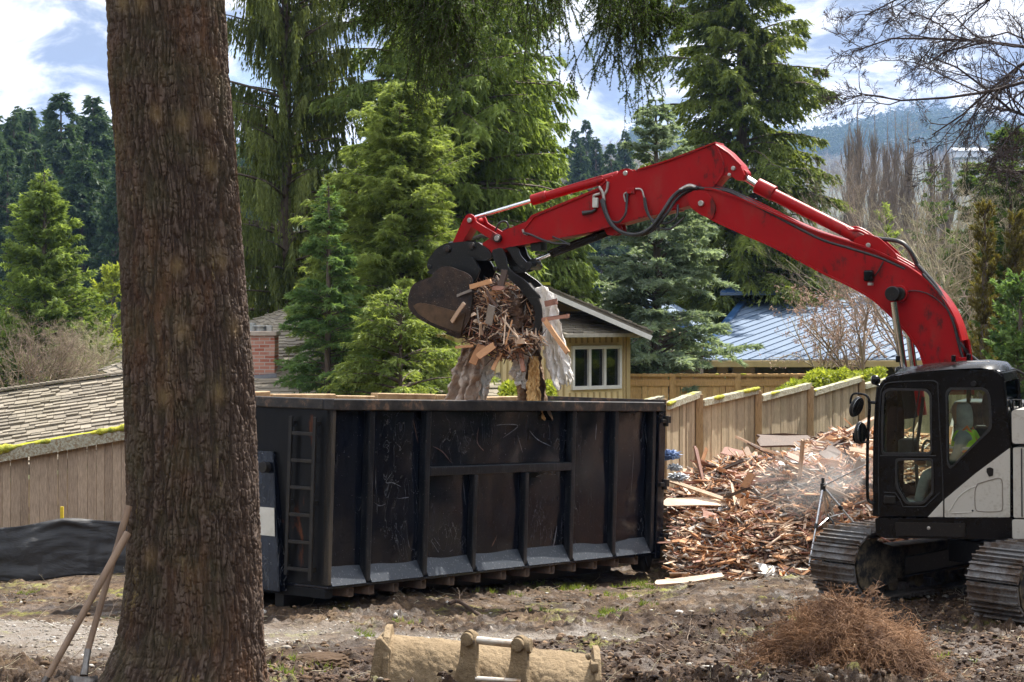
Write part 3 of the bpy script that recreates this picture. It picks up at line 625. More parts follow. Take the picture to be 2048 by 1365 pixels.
# ---------------------------------------------------------------- houses
m = NM('roof_shingles'); t = m.attr(); n = m.noise(14, 5, .6); b_ = m.noise(1.1, 4)
c = m.ramp(t, [(0, (.12, .10, .075)), (.5, (.22, .185, .14)), (1, (.33, .285, .22))])
c = m.mix(m.ramp(b_, [(.45, 0), (.7, .5)]), c, (.17, .15, .09)); c = m.mix(.35, c, m.mix(n, (.12, .10, .08), (.5, .46, .38)), 'MIX')
shingle = m.done(m.principled(c, .9, 0, m.bump(n, .5, .01), .2))
def shingles(mb, A, B, C_, Dp, row=.17, wd=.30, seed=1, thick=.028, clip=None):
    # roof field between eave A-B and ridge Dp-C_ (A below Dp, B below C_): overlapping tabs
    rg = random.Random(seed); A, B, C_, Dp = map(Vector, (A, B, C_, Dp)); nrow = int(((Dp-A).length+(C_-B).length)/2/row)
    nn = (B-A).cross(Dp-A).normalized()
    if nn.z < 0: nn = -nn
    for i in range(nrow):
        v0, v1 = i/nrow, min(1, (i+1.6)/nrow); L0, R0 = A.lerp(Dp, v0), B.lerp(C_, v0); L1, R1 = A.lerp(Dp, v1), B.lerp(C_, v1)
        ln = (R0-L0).length
        if ln < .1: continue
        u = -rg.random()*wd
        while u < ln:
            w_ = wd*rg.uniform(.55, 1.25); a, b = max(0, u)/ln, min(ln, u+w_-.006)/ln; u += w_
            if b-a < .01/ln: continue
            jit = rg.choice((0, 0, .035, .05, -.02)); off = (L0-L1).normalized()*jit
            p = [L0.lerp(R0, a)+off, L0.lerp(R0, b)+off, L1.lerp(R1, b), L1.lerp(R1, a)]
            if clip and not clip((p[0]+p[1])/2): continue
            mb.tint = rg.random(); lift = nn*(thick*rg.uniform(.8, 1.6))
            vs = [p[0]+lift, p[1]+lift, p[2]+nn*.004, p[3]+nn*.004, p[0]-nn*.01, p[1]-nn*.01]
            mb.add(vs, [[0, 1, 2, 3], [4, 5, 1, 0], [4, 0, 3], [5, 2, 1]])
creamw = simple('cream_siding', (.78, .63, .34), (.68, .54, .28), 2.5, .7, 0, .15, .004, stretch=(3, 3, .4))
creamd = simple('tan_trim', (.50, .38, .18), (.40, .30, .14), 4, .7, 0, .1)
whitet = simple('white_trim_paint', (.78, .77, .72), (.66, .65, .60), 5, .55, 0, .1)
glassdark = NM('window_glass'); glassdark = glassdark.done(glassdark.principled((.03, .035, .04), .04, 0, None, .9))
blindm = simple('blind_slats', (.75, .78, .78), (.62, .66, .68), 3, .5, 0, 0)
house = empty('shingled_house', (-1, 36, -1.6), label='low house with weathered shingle roofs, brick chimney and cream walls behind the skip', cat='house')
# left roof
rb = MB(); E0, E1, G1, G0 = at(-260, 985, 30.2), at(330, 890, 31.6), at(330, 738, 34.4), at(-260, 820, 33.0)
shingles(rb, E0, E1, G1, G0, row=.13, wd=.24, seed=2, thick=.035)
for i in range(46):                              # ridge caps
    p, q = G0.lerp(G1, i/46), G0.lerp(G1, (i+1.15)/46); rb.tint = rng.random()*.6; rb.bar(p+Vector((0, 0, .045)), q+Vector((0, 0, .03)), .26, .03)
nn = (E1-E0).cross(G0-E0).normalized(); nn = nn if nn.z > 0 else -nn
rb.prism([E0-nn*.02, E1-nn*.02, G1-nn*.02, G0-nn*.02], -nn*.12)
rb.prism([G0-nn*.02, G1-nn*.02, G1+Vector((.5, 5, -1.2)), G0+Vector((.5, 5, -1.2))], -nn*.12)
rb.build('roof', shingle, house)
wb = MB(); wb.prism([E0+Vector((.3, .5, -.2)), E1+Vector((0, .5, -.2)), Vector((E1.x, E1.y+.5, -2.2)), Vector((E0.x+.3, E0.y+.5, -2.2))], (0.1, .15, 0)); wb.build('wall', creamw, house)
# main roof
rb = MB(); a0, a1, a2, a3 = at(380, 845, 35.5), at(1010, 845, 35.5), at(985, 588, 42), at(600, 610, 42)
shingles(rb, a0, a1, a2, a3, row=.19, wd=.34, seed=3)
nn = (a1-a0).cross(a3-a0).normalized(); nn = nn if nn.z > 0 else -nn
rb.prism([a0-nn*.02, a1-nn*.02, a2-nn*.02, a3-nn*.02], -nn*.12)
ap = at(640, 600, 43); hip = [at(470, 845, 34), ap, at(300, 720, 43)]
shingles(rb, at(200, 740, 42.5), at(380, 845, 35.5), at(600, 610, 42), at(600, 610, 42.02), row=.19, wd=.3, seed=4)
for i in range(40):
    for p0, p1 in ((a3, a2), (a0, a3)):
        p, q = p0.lerp(p1, i/40), p0.lerp(p1, (i+1.1)/40); rb.tint = rng.random()*.5+.4; rb.bar(p+Vector((0, 0, .06)), q+Vector((0, 0, .045)), .24, .03)
rb.build('roof', shingle, house)
# chimney
m = NM('red_brick'); bt = m.n('ShaderNodeTexBrick'); bt.inputs['Scale'].default_value = 1; bt.inputs['Brick Width'].default_value = .2; bt.inputs['Row Height'].default_value = .068
bt.inputs['Mortar Size'].default_value = .008; bt.inputs['Color1'].default_value = (.40, .12, .075, 1); bt.inputs['Color2'].default_value = (.60, .30, .22, 1); bt.inputs['Mortar'].default_value = (.52, .45, .40, 1)
m.l(m.mapv((1, 1, 1), (math.radians(90), 0, 0)), bt.inputs['Vector']); n = m.noise(5, 5)
c = m.mix(m.ramp(n, [(.5, 0), (.75, .5)]), bt.outputs[0], (.55, .42, .36))
brick = m.done(m.principled(c, .85, 0, m.bump(m.math('SUBTRACT', 1, bt.outputs['Fac']), .6, .01), .2))
D = 37.7; tl, br_ = at(488, 672, D), at(549, 748, D); cx = (tl.x+br_.x)/2; wd = br_.x-tl.x
def chbox(z0, z1, w_, nm_, mt, par, bv=.006):
    b = MB(); b.box((cx, D+.35, (z0+z1)/2), (w_, w_*1.15, z1-z0)); return b.build(nm_, mt, par, bevel=bv)
ch = chbox(br_.z-.6, tl.z, wd, 'chimney', brick, house)
chbox(tl.z+.002, tl.z+.085, wd+.07, 'crown_slab', simple('old_mortar', (.55, .47, .40), (.42, .34, .28), 8, .9), ch)
b = MB(); b.cyl((cx, D+.3, tl.z+.08), (cx, D+.3, tl.z+.17), .13, 14); b.cyl((cx, D+.3, tl.z+.17), (cx, D+.3, tl.z+.19), .19, 14); b.box((cx+.17, D+.2, tl.z+.13), (.1, .16, .11)); b.cyl((cx-.15, D+.25, tl.z+.08), (cx-.15, D+.25, tl.z+.24), .06, 12)
b.build('flue_cap', simple('galvanised_cap', (.55, .56, .56), (.4, .42, .43), 9, .4, .7), ch, bevel=.004)
b = MB(); z = br_.z; b.prism([Vector((cx-wd/2-.07, D-.06, z-.05)), Vector((cx+wd/2+.05, D-.06, z+.0)), Vector((cx+wd/2+.05, D-.10, z-.07)), Vector((cx-wd/2-.07, D-.10, z-.12))], (0, .05, .01))
b.build('flashing', simple('lead_flashing', (.16, .16, .17), (.10, .10, .11), 6, .6, .2), ch)
# gable wing: wall plane with a window
WA, WB = at(985, 700, 37.6), at(1257, 672, 39.4); WA.z = WB.z = max(WA.z, WB.z); wx = Vector((WB.x-WA.x, WB.y-WA.y, 0)); WL = wx.length; wx.normalize(); wn = Vector((wx.y, -wx.x, 0)); up = Vector((0, 0, 1))
def wl(x, y):                                     # pixel on the wall plane -> (u, v)
    p = on_plane(x, y, WA, wn); return ((p-WA).dot(wx), p.z)
ul, ur = wl(1144, 740)[0], wl(1238, 730)[0]; vt, vb = (wl(1144, 700)[1]+wl(1238, 690)[1])/2, (wl(1144, 783)[1]+wl(1238, 768)[1])/2
top = wl(1200, 667)[1]
hole = [(ul, vb), (ur, vb), (ur, vt), (ul, vt)]
me = plate([(0, -2.4), (WL, -2.4), (WL, top), (0, top)], [hole], Vector((WA.x, WA.y, 0))+wn*-.06, wx, up, .12); me.materials.append(creamw); put('wall', me, house)
O = Vector((WA.x, WA.y, 0))
def wp(u, v, d=0): return O+wx*u+up*v+wn*d
b = MB(); u = .05
while u < WL:                                     # battens
    if ul-.06 < u < ur+.06:
        b.bar(wp(u, -2.4, .012), wp(u, vb-.09, .012), .035, .024, up=wn); b.bar(wp(u, vt+.09, .012), wp(u, top-.02, .012), .035, .024, up=wn)
    else: b.bar(wp(u, -2.4, .012), wp(u, top-.02, .012), .035, .024, up=wn)
    u += .145
b.bar(wp(WL-.03, -2.4, .02), wp(WL-.03, top-.02, .02), .09, .04, up=wn)
b.build('batten', creamd, house)
for s_, (u0, u1) in enumerate([(-1.3, 0)]):      # return wall running back on the left
    b = MB(); b.prism([wp(0, -2.4, -.001), wp(0, top, -.001), wp(-.9, top, -.8), wp(-.9, -2.4, -.8)], -wn*.1); b.build('wall', creamw, house)
    b = MB()
    for q in range(7): b.bar(wp(-.13*q-.06, -2.4, .015-.115*q), wp(-.13*q-.06, top, .015-.115*q), .03, .02, up=wn)
    b.build('batten', creamd, house)
b = MB(); b.prism([wp(WL-.1, -2.4, -.125), wp(WL, -2.4, -.125), wp(WL, top, -.125), wp(WL-.1, top, -.125)], -wn*4); b.build('wall', creamw, house)
win = MB(); fw = .05
for (p, q) in (((ul, vb), (ur, vb)), ((ul, vt), (ur, vt))): win.bar(wp(*p, .03), wp(*q, .03), .07, .07, up=wn)
us_ = [ul, ul+(ur-ul)*.345, ul+(ur-ul)*.665, ur]
for u in us_: win.bar(wp(u, vb-.035, .028), wp(u, vt+.035, .028), .055, .075, up=wn)
wo_ = win.build('window', whitet, house, bevel=.004)
for i in range(3):
    b = MB(); b.prism([wp(us_[i]+.02, vb, -.02), wp(us_[i+1]-.02, vb, -.02), wp(us_[i+1]-.02, vt, -.02), wp(us_[i]+.02, vt, -.02)], -wn*.006)
    gm = NM('window_pane'); p_ = gm.n('ShaderNodeBsdfGlossy'); p_.inputs['Roughness'].default_value = .03; p_.inputs[0].default_value = (.8, .85, .9, 1); tr_ = gm.n('ShaderNodeBsdfTransparent'); tr_.inputs[0].default_value = (.75, .78, .78, 1)
    x_ = gm.n('ShaderNodeMixShader'); fr_ = gm.n('ShaderNodeFresnel'); fr_.inputs[0].default_value = 1.9; gm.l(fr_.outputs[0], x_.inputs[0]); gm.l(tr_.outputs[0], x_.inputs[1]); gm.l(p_.outputs[0], x_.inputs[2]); b.build('pane', gm.done(x_.outputs[0]), wo_)
b = MB(); v = vb+.02
while v < vt-.02: b.add([wp(ul+.02, v, -.07), wp(ur-.02, v, -.07), wp(ur-.02, v+.022, -.055), wp(ul+.02, v+.022, -.055)], [[0, 1, 2, 3]]); v += .036
b.build('blind', blindm, wo_)
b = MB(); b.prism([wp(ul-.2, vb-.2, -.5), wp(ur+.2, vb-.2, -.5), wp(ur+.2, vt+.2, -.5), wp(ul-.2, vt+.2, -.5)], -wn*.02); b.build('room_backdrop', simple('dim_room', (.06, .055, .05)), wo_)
# pent roof with gutter under the gable
eL, eR = wp(wl(1100, 690)[0], top, .42), wp(WL+.1, top, .42); rise_ = .42
pL, pR = wp(wl(1100, 690)[0], top+rise_, -.95), wp(wl(1222, 640)[0], top+rise_, -.95)
rb = MB(); shingles(rb, eL, eR, pR, pL, row=.15, wd=.27, seed=6, thick=.035)
rb.prism([eL-up*.02, eR-up*.02, pR-up*.02, pL-up*.02], -up*.05); rb.build('roof', shingle, house)
b = MB(); b.bar(eL+up*-.03+wn*.05, eR+up*-.03+wn*.05, .09, .075); b.build('gutter', simple('old_gutter', (.48, .44, .36), (.3, .27, .21), 6, .6), house, bevel=.006)
# gable with deep rake
apx, lo_ = at(1085, 578, 38.4), at(1303, 672, 38.4); bk_ = Vector((-.03, 1, -.012)).normalized()*5
rb = MB(); left = at(880, 668, 38.4)
rb.prism([apx, lo_, lo_+bk_, apx+bk_], (0, 0, .06)); rb.prism([apx, left, left+bk_, apx+bk_], (0, 0, .06))
shingles(rb, lo_+Vector((.03, -.03, .07)), lo_+bk_+Vector((0, 0, .07)), apx+bk_+Vector((0, 0, .07)), apx+Vector((0, -.03, .07)), row=.16, wd=.3, seed=8)
rb.build('roof', shingle, house)
b = MB(); b.bar(apx+Vector((0, -.03, -.045)), lo_+Vector((0, -.03, -.045)), .04, .09); b.build('rake_board', whitet, house, bevel=.004)
b = MB(); b.bar(apx+Vector((0, -.03, -.045)), left+Vector((0, -.03, -.045)), .04, .15); b.build('rake_board', whitet, house, bevel=.004)
b = MB(); b.prism([apx+bk_*.46-up*.05, lo_+bk_*.46-up*.05, left+bk_*.46-up*.05], bk_*.02); b.build('gable_wall', creamd, house)
b = MB(); b.box(apx+Vector((-.02, .1, .1)), (.35, .35, .05)); b.build('moss_patch', simple('bright_moss', (.42, .42, .03), (.25, .28, .03), 20, .95, 0, .8, .02), house)
# ---------------- blue metal roofed house
m = NM('blue_metal_roof'); n = m.noise(.5, 4); c = m.mix(n, (.10, .15, .23), (.15, .205, .29)); bluem = m.done(m.principled(c, m.ramp(m.noise(.8, 5), [(.3, .58), (.7, .72)]), .1, m.bump(m.noise(1.5, 3), .12, .03), .35))
m = NM('blue_trim'); bluet = m.done(m.principled((.03, .09, .22), .35, .3))
timber = simple('brown_timber_wall', (.13, .10, .075), (.08, .06, .05), 3, .85, 0, .4, .01, stretch=(1, 1, 6))
# roof of the second house
bh = empty('metal_roof_house', (10, 56, -2.4), label='house with a pale blue standing seam metal roof behind the cedar fence', cat='house')
def seamroof(P, shear, step, name='roof', seam=None):       # P: eave-left, eave-right, ridge-right, ridge-left
    P = [Vector(p) for p in P]; A, B, C_, D_ = P; n_ = (B-A).cross(D_-A).normalized(); n_ = n_ if n_.z > 0 else -n_
    P[2] = C_ = C_-n_*((C_-A).dot(n_)); b = MB(); b.prism(P, -n_*.08); nf0 = len(b.f); e = (B-A).normalized(); ln = (B-A).length; up_ = ((D_-A)-(e*((D_-A).dot(e)))); k = -abs(shear)*2
    pu = [((p-A).dot(e), (p-A).dot(up_.normalized())) for p in P]; hh = pu[3][1]
    u = -ln
    def xr(v):
        t_ = v/hh; return pu[0][0]*(1-t_)+pu[3][0]*t_, pu[1][0]*(1-t_)+pu[2][0]*t_
    while u < ln*2:
        seg = []
        for j in range(41):
            v = hh*j/40; uu = u+shear*v; a_, b__ = xr(v)
            if a_+.02 <= uu <= b__-.02: seg.append(A+e*uu+up_.normalized()*v)
        if len(seg) > 1: b.bar(seg[0]+n_*.014, seg[-1]+n_*.014, .03, .028, up=n_)
        u += step
    o = b.build(name, bluem, bh); o.data.materials.append(seam or bluem)
    o.data.polygons.foreach_set('material_index', [1 if i >= nf0 else 0 for i in range(len(o.data.polygons))]); return o
fr0 = [at(1395, 719, 52), at(1905, 719, 52), at(1880, 584, 63), at(1505, 584, 63)]
seamroof(fr0, .62, .40)
b = MB(); b.bar(fr0[3]+up*.05, fr0[2]+up*.05, .3, .12); b.bar(fr0[3]+up*.05, fr0[0]+up*.05, .2, .08); b.build('ridge_cap', bluet, bh)
b = MB(); b.bar(fr0[0]+Vector((0, -.06, -.12)), fr0[1]+Vector((0, -.06, -.12)), .08, .17); b.build('gutter', creamd, bh, bevel=.01)
lf = [at(1222, 586, 49), at(1400, 690, 47.5), at(1470, 578, 57), at(1262, 563, 57)]
seamroof(lf, .75, .26, seam=bluet)
b = MB(); b.bar(lf[0]+Vector((0, -.05, -.07)), lf[1]+Vector((0, -.05, -.07)), .08, .14); b.build('fascia', creamd, bh)
rr = [at(1440, 586, 60), at(1565, 585, 60), at(1500, 555, 66), at(1455, 553, 66)]
seamroof(rr, -.8, .26, seam=bluet)
b = MB(); b.bar(rr[1]+up*.04, rr[2]+up*.04, .16, .08); b.build('ridge_cap', bluet, bh)
b = MB(); b.prism([at(1225, 590, 49.6), at(1400, 695, 48.2), at(1400, 900, 48.2), at(1225, 900, 49.6)], (0.1, .2, 0)); b.prism([at(1395, 724, 53), at(1880, 724, 53), at(1880, 900, 53), at(1395, 900, 53)], (0, .3, 0)); b.build('wall', timber, bh)
for (xa, xb) in ((1431, 1458), (1462, 1512), (1575, 1620)):
    b = MB(); p, q = at(xa, 728, 52.95), at(xb, 762, 52.95); b.box(((p.x+q.x)/2, p.y-.01, (p.z+q.z)/2), (q.x-p.x, .05, p.z-q.z)); wf = b.build('window', simple('dark_window_frame', (.07, .06, .05), bump=0), bh)
    b = MB(); b.box(((p.x+q.x)/2, p.y-.045, (p.z+q.z)/2), (q.x-p.x-.08, .02, p.z-q.z-.08)); b.build('pane', glassdark, wf)
# ---------------------------------------------------------------- fences
def woodm(name, c1, c2, stain, rough=.85, sc=1):
    m = NM(name); t = m.attr(); g1 = m.noise(3*sc, 6, .7, .4, stretch=(9, 9, .7)); g2 = m.noise(1.1, 5, .65); g3 = m.noise(24*sc, 4, .7, stretch=(6, 6, .35))
    c = m.ramp(m.math('ADD', m.math('MULTIPLY', g1, .4), m.math('MULTIPLY', t, .6)), [(.2, c2), (.7, c1)])
    c = m.mix(m.ramp(g2, [(.45, 0), (.7, .65)]), c, stain); c = m.mix(.5, c, m.mix(m.ramp(g3, [(.35, 0), (.65, 1)]), tuple(v*.3 for v in c2), c1))
    return m.done(m.principled(c, rough, 0, m.bump(m.math('ADD', g1, m.math('MULTIPLY', g3, .6)), .55, .008), .2))
oldboard = woodm('weathered_fence_boards', (.66, .54, .37), (.26, .20, .13), (.27, .25, .13))
oldboard2 = woodm('grey_brown_fence_boards', (.60, .46, .34), (.24, .17, .12), (.34, .28, .21))
cedarb = woodm('fresh_cedar_boards', (.68, .44, .20), (.46, .27, .11), (.38, .30, .14))
postm = woodm('fence_posts', (.56, .40, .22), (.34, .23, .12), (.30, .27, .12))
def mossy(name, c_w, lo, hi):
    m = NM(name); n = m.noise(2.2, 6, .7); n2 = m.noise(30, 4, .7); geo = m.n('ShaderNodeNewGeometry'); sx = m.n('ShaderNodeSeparateXYZ'); m.l(geo.outputs['Normal'], sx.inputs[0])
    k = m.math('ADD', m.math('MULTIPLY', sx.outputs[2], .30), n)
    lich = m.mix(m.ramp(n2, [(.4, 0), (.6, 1)]), c_w, (.50, .50, .40))
    c = m.mix(m.ramp(k, [(lo, 0), (hi, 1)]), lich, m.mix(n2, (.16, .19, .02), (.50, .48, .04)))
    return m.done(m.principled(c, .95, 0, m.bump(n2, .8, .02), .1))
mosscap = mossy('mossy_cap', (.30, .23, .15), .60, .72)
mosscap2 = mossy('lichen_cap', (.30, .26, .18), .80, .98)
def roughbar(b, p, q, wd, ht, seg=26, amp=.012, seed=0):
    # cap rail with a lumpy moss top
    p, q = Vector(p), Vector(q); d, s_, u = frame(q-p); rg = random.Random(seed); rings = []
    for i in range(seg+1):
        c = p.lerp(q, i/seg); j = [rg.uniform(0, amp) for _ in range(3)]
        rings.append([c-s_*wd/2-u*ht/2, c+s_*wd/2-u*ht/2, c+s_*wd/2+u*(ht/2+j[0]), c+u*(ht/2+j[1]*2), c-s_*wd/2+u*(ht/2+j[2])])
    vs = [v for r in rings for v in r]; fs = [[i*5+k, i*5+(k+1) % 5, i*5+5+(k+1) % 5, i*5+5+k] for i in range(seg) for k in range(5)]+[[4, 3, 2, 1, 0], [seg*5+k for k in range(5)]]
    b.add(vs, fs)
mossm = simple('yellow_moss', (.55, .50, .04), (.22, .26, .03), 14, .95, 0, 1, .03)
def moss_run(parent, p, q, wd, ht, seed, cover=.5, r=.04):
    p, q = Vector(p), Vector(q); d, s_, u = frame(q-p); n = int((q-p).length/.03); t = np.arange(n)*.03
    f = np.clip(fbm(t*1.3+seed*7.1, t*0, oct=4, s=seed)-(1-cover), 0, 1)/max(cover, .1); sg = -1 if s_.y > 0 else 1; b = MB(); run = []
    g = fbm(t*9, t*0, oct=3, s=seed+3, gain=.7)
    for i in range(n):
        if f[i] > .04: run.append((p+d*t[i]+s_*sg*wd*.42+u*ht*.48, r*min(1, f[i]*3)*(.35+1.1*g[i])))
        if (f[i] <= .04 or i == n-1) and run:
            if len(run) > 3: b = MB(); b.tube([a for a, _ in run], [c for _, c in run], 7); b.build('moss', mossm, parent, smooth='all')
            run = []
def fence_panel(parent, P, Q, zt0, zt1, zb, mat_, bw=.14, capm=None, capw=.16, caph=.13, seed=0, side=1):
    P, Q = Vector(P), Vector(Q); d = (Q-P); d.z = 0; ln = d.length; d.normalize(); nn_ = Vector((d.y, -d.x, 0))*side; rg = random.Random(seed); b = MB(); u = 0
    while u < ln-.02:
        w_ = min(bw*rg.uniform(.85, 1.1), ln-u); zt = zt0+(zt1-zt0)*(u+w_/2)/ln; c = P+d*(u+w_/2)+nn_*rg.uniform(0, .018); b.tint = rg.random(); th = rg.uniform(-.006, .006)
        z0, z1 = zb, zt-(caph*.5 if capm else 0)
        ax = (d*math.cos(th)+up*math.sin(th), nn_, up*math.cos(th)-d*math.sin(th)); b.box((c.x, c.y, (z0+z1)/2), (w_-.008, .02, z1-z0), ax); u += w_
    b.tint = .3
    for zz in (zb+.35, (zb+min(zt0, zt1))/2+.2): b.bar(P-nn_*.04+up*(zz-P.z), Q-nn_*.04+up*(zz-Q.z), .04, .09)
    b.build('board_panel', mat_, parent)
    if capm:
        b = MB(); roughbar(b, (P.x+nn_.x*.03, P.y+nn_.y*.03, zt0), (Q.x+nn_.x*.03, Q.y+nn_.y*.03, zt1), capw, caph, seed=seed); cr_ = b.build('cap_rail', capm, parent); moss_run(cr_, (P.x+nn_.x*.03, P.y+nn_.y*.03, zt0), (Q.x+nn_.x*.03, Q.y+nn_.y*.03, zt1), capw, caph, seed, .62 if capw > .18 else .48 if capw > .115 else .35, .085 if capw > .18 else .035)
# left fence
lf_ = empty('board_fence', (-6, 27.5, gz1(-6, 27.5)), label='grey brown board fence with a thick mossy cap left of the big trunk', cat='fence')
La, Lb = at(-14, 912, 26.9), at(330, 851, 28.3)
fence_panel(lf_, La, Lb, La.z, Lb.z, -.75, oldboard2, .135, mosscap, .2, .17, seed=4)
L0 = at(-330, 905, 25.6); fence_panel(lf_, L0, at(-26, 905, 26.85), L0.z, at(-26, 900, 26.85).z, -.75, oldboard2, .135, mosscap, .2, .17, seed=5)
L2 = at(640, 830, 29.5); fence_panel(lf_, Lb+Vector((.12, .05, 0)), L2, Lb.z-.12, L2.z-.15, -.8, oldboard2, .135, mosscap, .2, .17, seed=6)
for pp in (at(-19, 905, 26.9), at(337, 860, 28.32)):
    b = MB(); b.box((pp.x, pp.y, (pp.z-.85)/2), (.1, .1, pp.z+.85)); b.build('post', postm, lf_, bevel=.006)
# right mossy fence in stepped panels
rf = empty('board_fence', (4, 31, gz1(4, 31)), label='weathered fence stepping up behind the debris heap, moss along its sloping caps', cat='fence')
RP = [(1205, 27.2, 820, None), (1322, 28.2, 806, 790), (1395, 29.6, 799, 781), (1513, 31.8, 790, 774), (1617, 34.0, 780, 765), (1720, 36.4, 767, 752), (1830, 39.0, 755, 742), (1960, 42, 745, 736)]
for i in range(len(RP)-1):
    xa, Da, ya, _ = RP[i]; xb, Db, _, yb = RP[i+1]; p, q = at(xa+3, ya, Da), at(xb-3, yb, Db)
    fence_panel(rf, p, q, p.z-.06, q.z-.06, gz1(p.x, p.y)-.15, oldboard, .15, mosscap2, .12, .085, seed=20+i)
    qq = at(xb, yb+8, Db); b = MB(); zz = gz1(qq.x, qq.y)-.3; b.box((qq.x+.02, qq.y-.05, (qq.z+zz)/2), (.11, .11, qq.z-zz)); b.build('post', postm, rf, bevel=.006)
# cedar fence farther back
cf = empty('cedar_fence', (5, 44, gz1(5, 44)), label='fresh orange cedar fence between the cream house and the metal roofed house', cat='fence')
CPs = [(1240, 751), (1345, 751), (1475, 751), (1590, 751), (1720, 751)]
for i in range(4):
    xa, ya = CPs[i]; xb, yb = CPs[i+1]; p, q = at(xa+3, ya, 43+i*.4), at(xb-3, yb, 43+i*.4+.35)
    fence_panel(cf, p, q, p.z, q.z, -2.2, cedarb, .15, cedarb, .10, .05, seed=40+i)
    b = MB(); b.bar(p+Vector((0, -.03, -.16)), q+Vector((0, -.03, -.16)), .03, .14); b.build('trim_rail', cedarb, cf)
    b = MB(); qq = at(xb, 748, 43+i*.4+.37); b.box((qq.x, qq.y-.03, (qq.z-2.2)/2), (.13, .12, qq.z+2.2)); b.build('post', cedarb, cf, bevel=.006)
# silt fence with stakes
m = NM('black_silt_fabric'); n = m.noise(1.1, 5, .6, .8, stretch=(1, 1, 3)); n2 = m.noise(160, 2); c = m.mix(n2, (.008, .008, .009), (.03, .03, .033))
silt = m.done(m.principled(c, m.ramp(n, [(.35, .5), (.65, .7)]), 0, m.bump(n, .8, .05, m.bump(n2, .3, .002)), .5))
sf = empty('silt_fence', (-6, 24.5, -.3), label='black plastic silt fence stretched in front of the left board fence', cat='silt fence')
nx, nz = 190, 26; xs_ = np.linspace(-130, 640, nx); A_ = np.array([list(at(x, 1052-.055*x, 25.6+.0018*x)) for x in xs_]); B_ = np.array([list(at(x, 1163-.045*x+4*math.sin(x*.03), 25.4+.0018*x)) for x in xs_])
V = np.empty((nx, nz, 3)); 
for j in range(nz):
    t = j/(nz-1); V[:, j] = A_*(1-t)+B_*t
xx = xs_[:, None]+0*V[:, :, 0]; tt = np.linspace(0, 1, nz)[None]+0*xx
d0 = (xx-128)/60; pull = np.exp(-(d0**2))*(1-tt)
fold = (fbm(xx/130+tt*1.5, tt*3.0-xx/260, oct=4, s=9)-.5)*.12+(fbm(xx/22, tt*1.2, oct=3, s=19)-.5)*.06+np.sin(tt*34-np.abs(d0)*3)*.035*np.exp(-np.abs(d0)*.8)*np.exp(-tt*4)
V[:, :, 1] -= fold+.04*np.sin(xx/40); V[:, :, 2] += pull*.05-.03*np.abs(np.sin((xx-128)/120))*(1-tt)
I_ = np.arange(nx*nz).reshape(nx, nz); Qd = np.stack([I_[:-1, :-1], I_[1:, :-1], I_[1:, 1:], I_[:-1, 1:]], -1).reshape(-1, 4)
o = put('fabric', mesh_from('fabric', V, quads=Qd, mats=(silt,)), sf, smooth='all'); sm_ = o.modifiers.new('s', 'SOLIDIFY'); sm_.thickness = .004
yel = simple('yellow_stake_tip', (.75, .55, .03), (.6, .42, .03), 9, .6)
for xp in (124, -70, 420):
    p = at(xp, 1050-.055*xp, 25.75+.0018*xp); b = MB(); b.box((p.x, p.y, p.z/2-.35), (.04, .03, p.z+.7)); s_ = b.build('stake', postm, sf)
    b = MB(); b.box((p.x, p.y-.002, p.z+.09), (.042, .032, .20)); b.build('painted_tip', yel, s_)
# ---------------------------------------------------------------- the skip (roll-off container)
m = NM('black_container_paint'); n = m.noise(1.4, 6, .65); n2 = m.noise(8, 5, .7, stretch=(1, 1, .25)); scr = m.noise(3.2, 3, .5, 2.5, stretch=(1, 1, .4)); sp = m.noise(45, 2)
c = m.ramp(n, [(.35, (.0015, .0025, .006)), (.55, (.003, .0045, .010)), (.72, (.007, .009, .013))]); vs_ = m.noise(6, 5, .75, stretch=(4, 4, .22)); c = m.mix(m.ramp(vs_, [(.56, 0), (.70, .55)]), c, (.032, .035, .042))
line = m.ramp(scr, [(.491, 0), (.4975, 1), (.504, 0)]); fade = m.ramp(m.noise(1.1, 3), [(.50, 0), (.58, 1)])
c = m.mix(m.math('MULTIPLY', m.math('MULTIPLY', line, fade), .45), c, (.30, .30, .30))
c = m.mix(m.ramp(sp, [(.72, 0), (.76, .7)]), c, (.35, .34, .32))
c = m.mix(m.ramp(m.math('MULTIPLY', n2, m.noise(.9, 4)), [(.34, 0), (.42, .5)]), c, (.03, .03, .033))
blackp = m.done(m.principled(c, m.ramp(n2, [(.3, .10), (.7, .30)]), 0, m.bump(m.noise(2.1, 4), .25, .03), .38))
m = NM('rim_paint'); n = m.noise(5, 6, .7); c = m.ramp(n, [(.40, (.012, .012, .014)), (.56, (.04, .036, .034)), (.70, (.22, .13, .08))]); rimm = m.done(m.principled(c, .5, .2, m.bump(n, .5, .015), .5))
m = NM('flange_paint'); n = m.noise(3, 5, .7, stretch=(1, 1, .5)); n2 = m.noise(40, 3); c = m.mix(m.ramp(n2, [(.6, 0), (.7, .6)]), m.mix(n, (.014, .020, .030), (.032, .040, .054)), (.32, .33, .34)); flm = m.done(m.principled(c, .42, 0, m.bump(n, .2, .02), .6))
m = NM('rust_stained_paint'); n = m.noise(2.4, 6, .65, .6, stretch=(1, 1, .35)); n2 = m.noise(7, 5, .7, stretch=(1, 1, .2)); c = m.mix(m.ramp(n, [(.62, 0), (.68, .8)]), m.mix(n2, (.005, .006, .008), (.02, .02, .02)), (.12, .04, .016)); rustp = m.done(m.principled(c, .3, 0, m.bump(n2, .25, .02), .12))
m = NM('inner_rust'); n = m.noise(4, 5, .7); c = m.mix(n, (.22, .12, .07), (.42, .30, .20)); innr = m.done(m.principled(c, .8, .1, m.bump(n, .4, .02), .3))
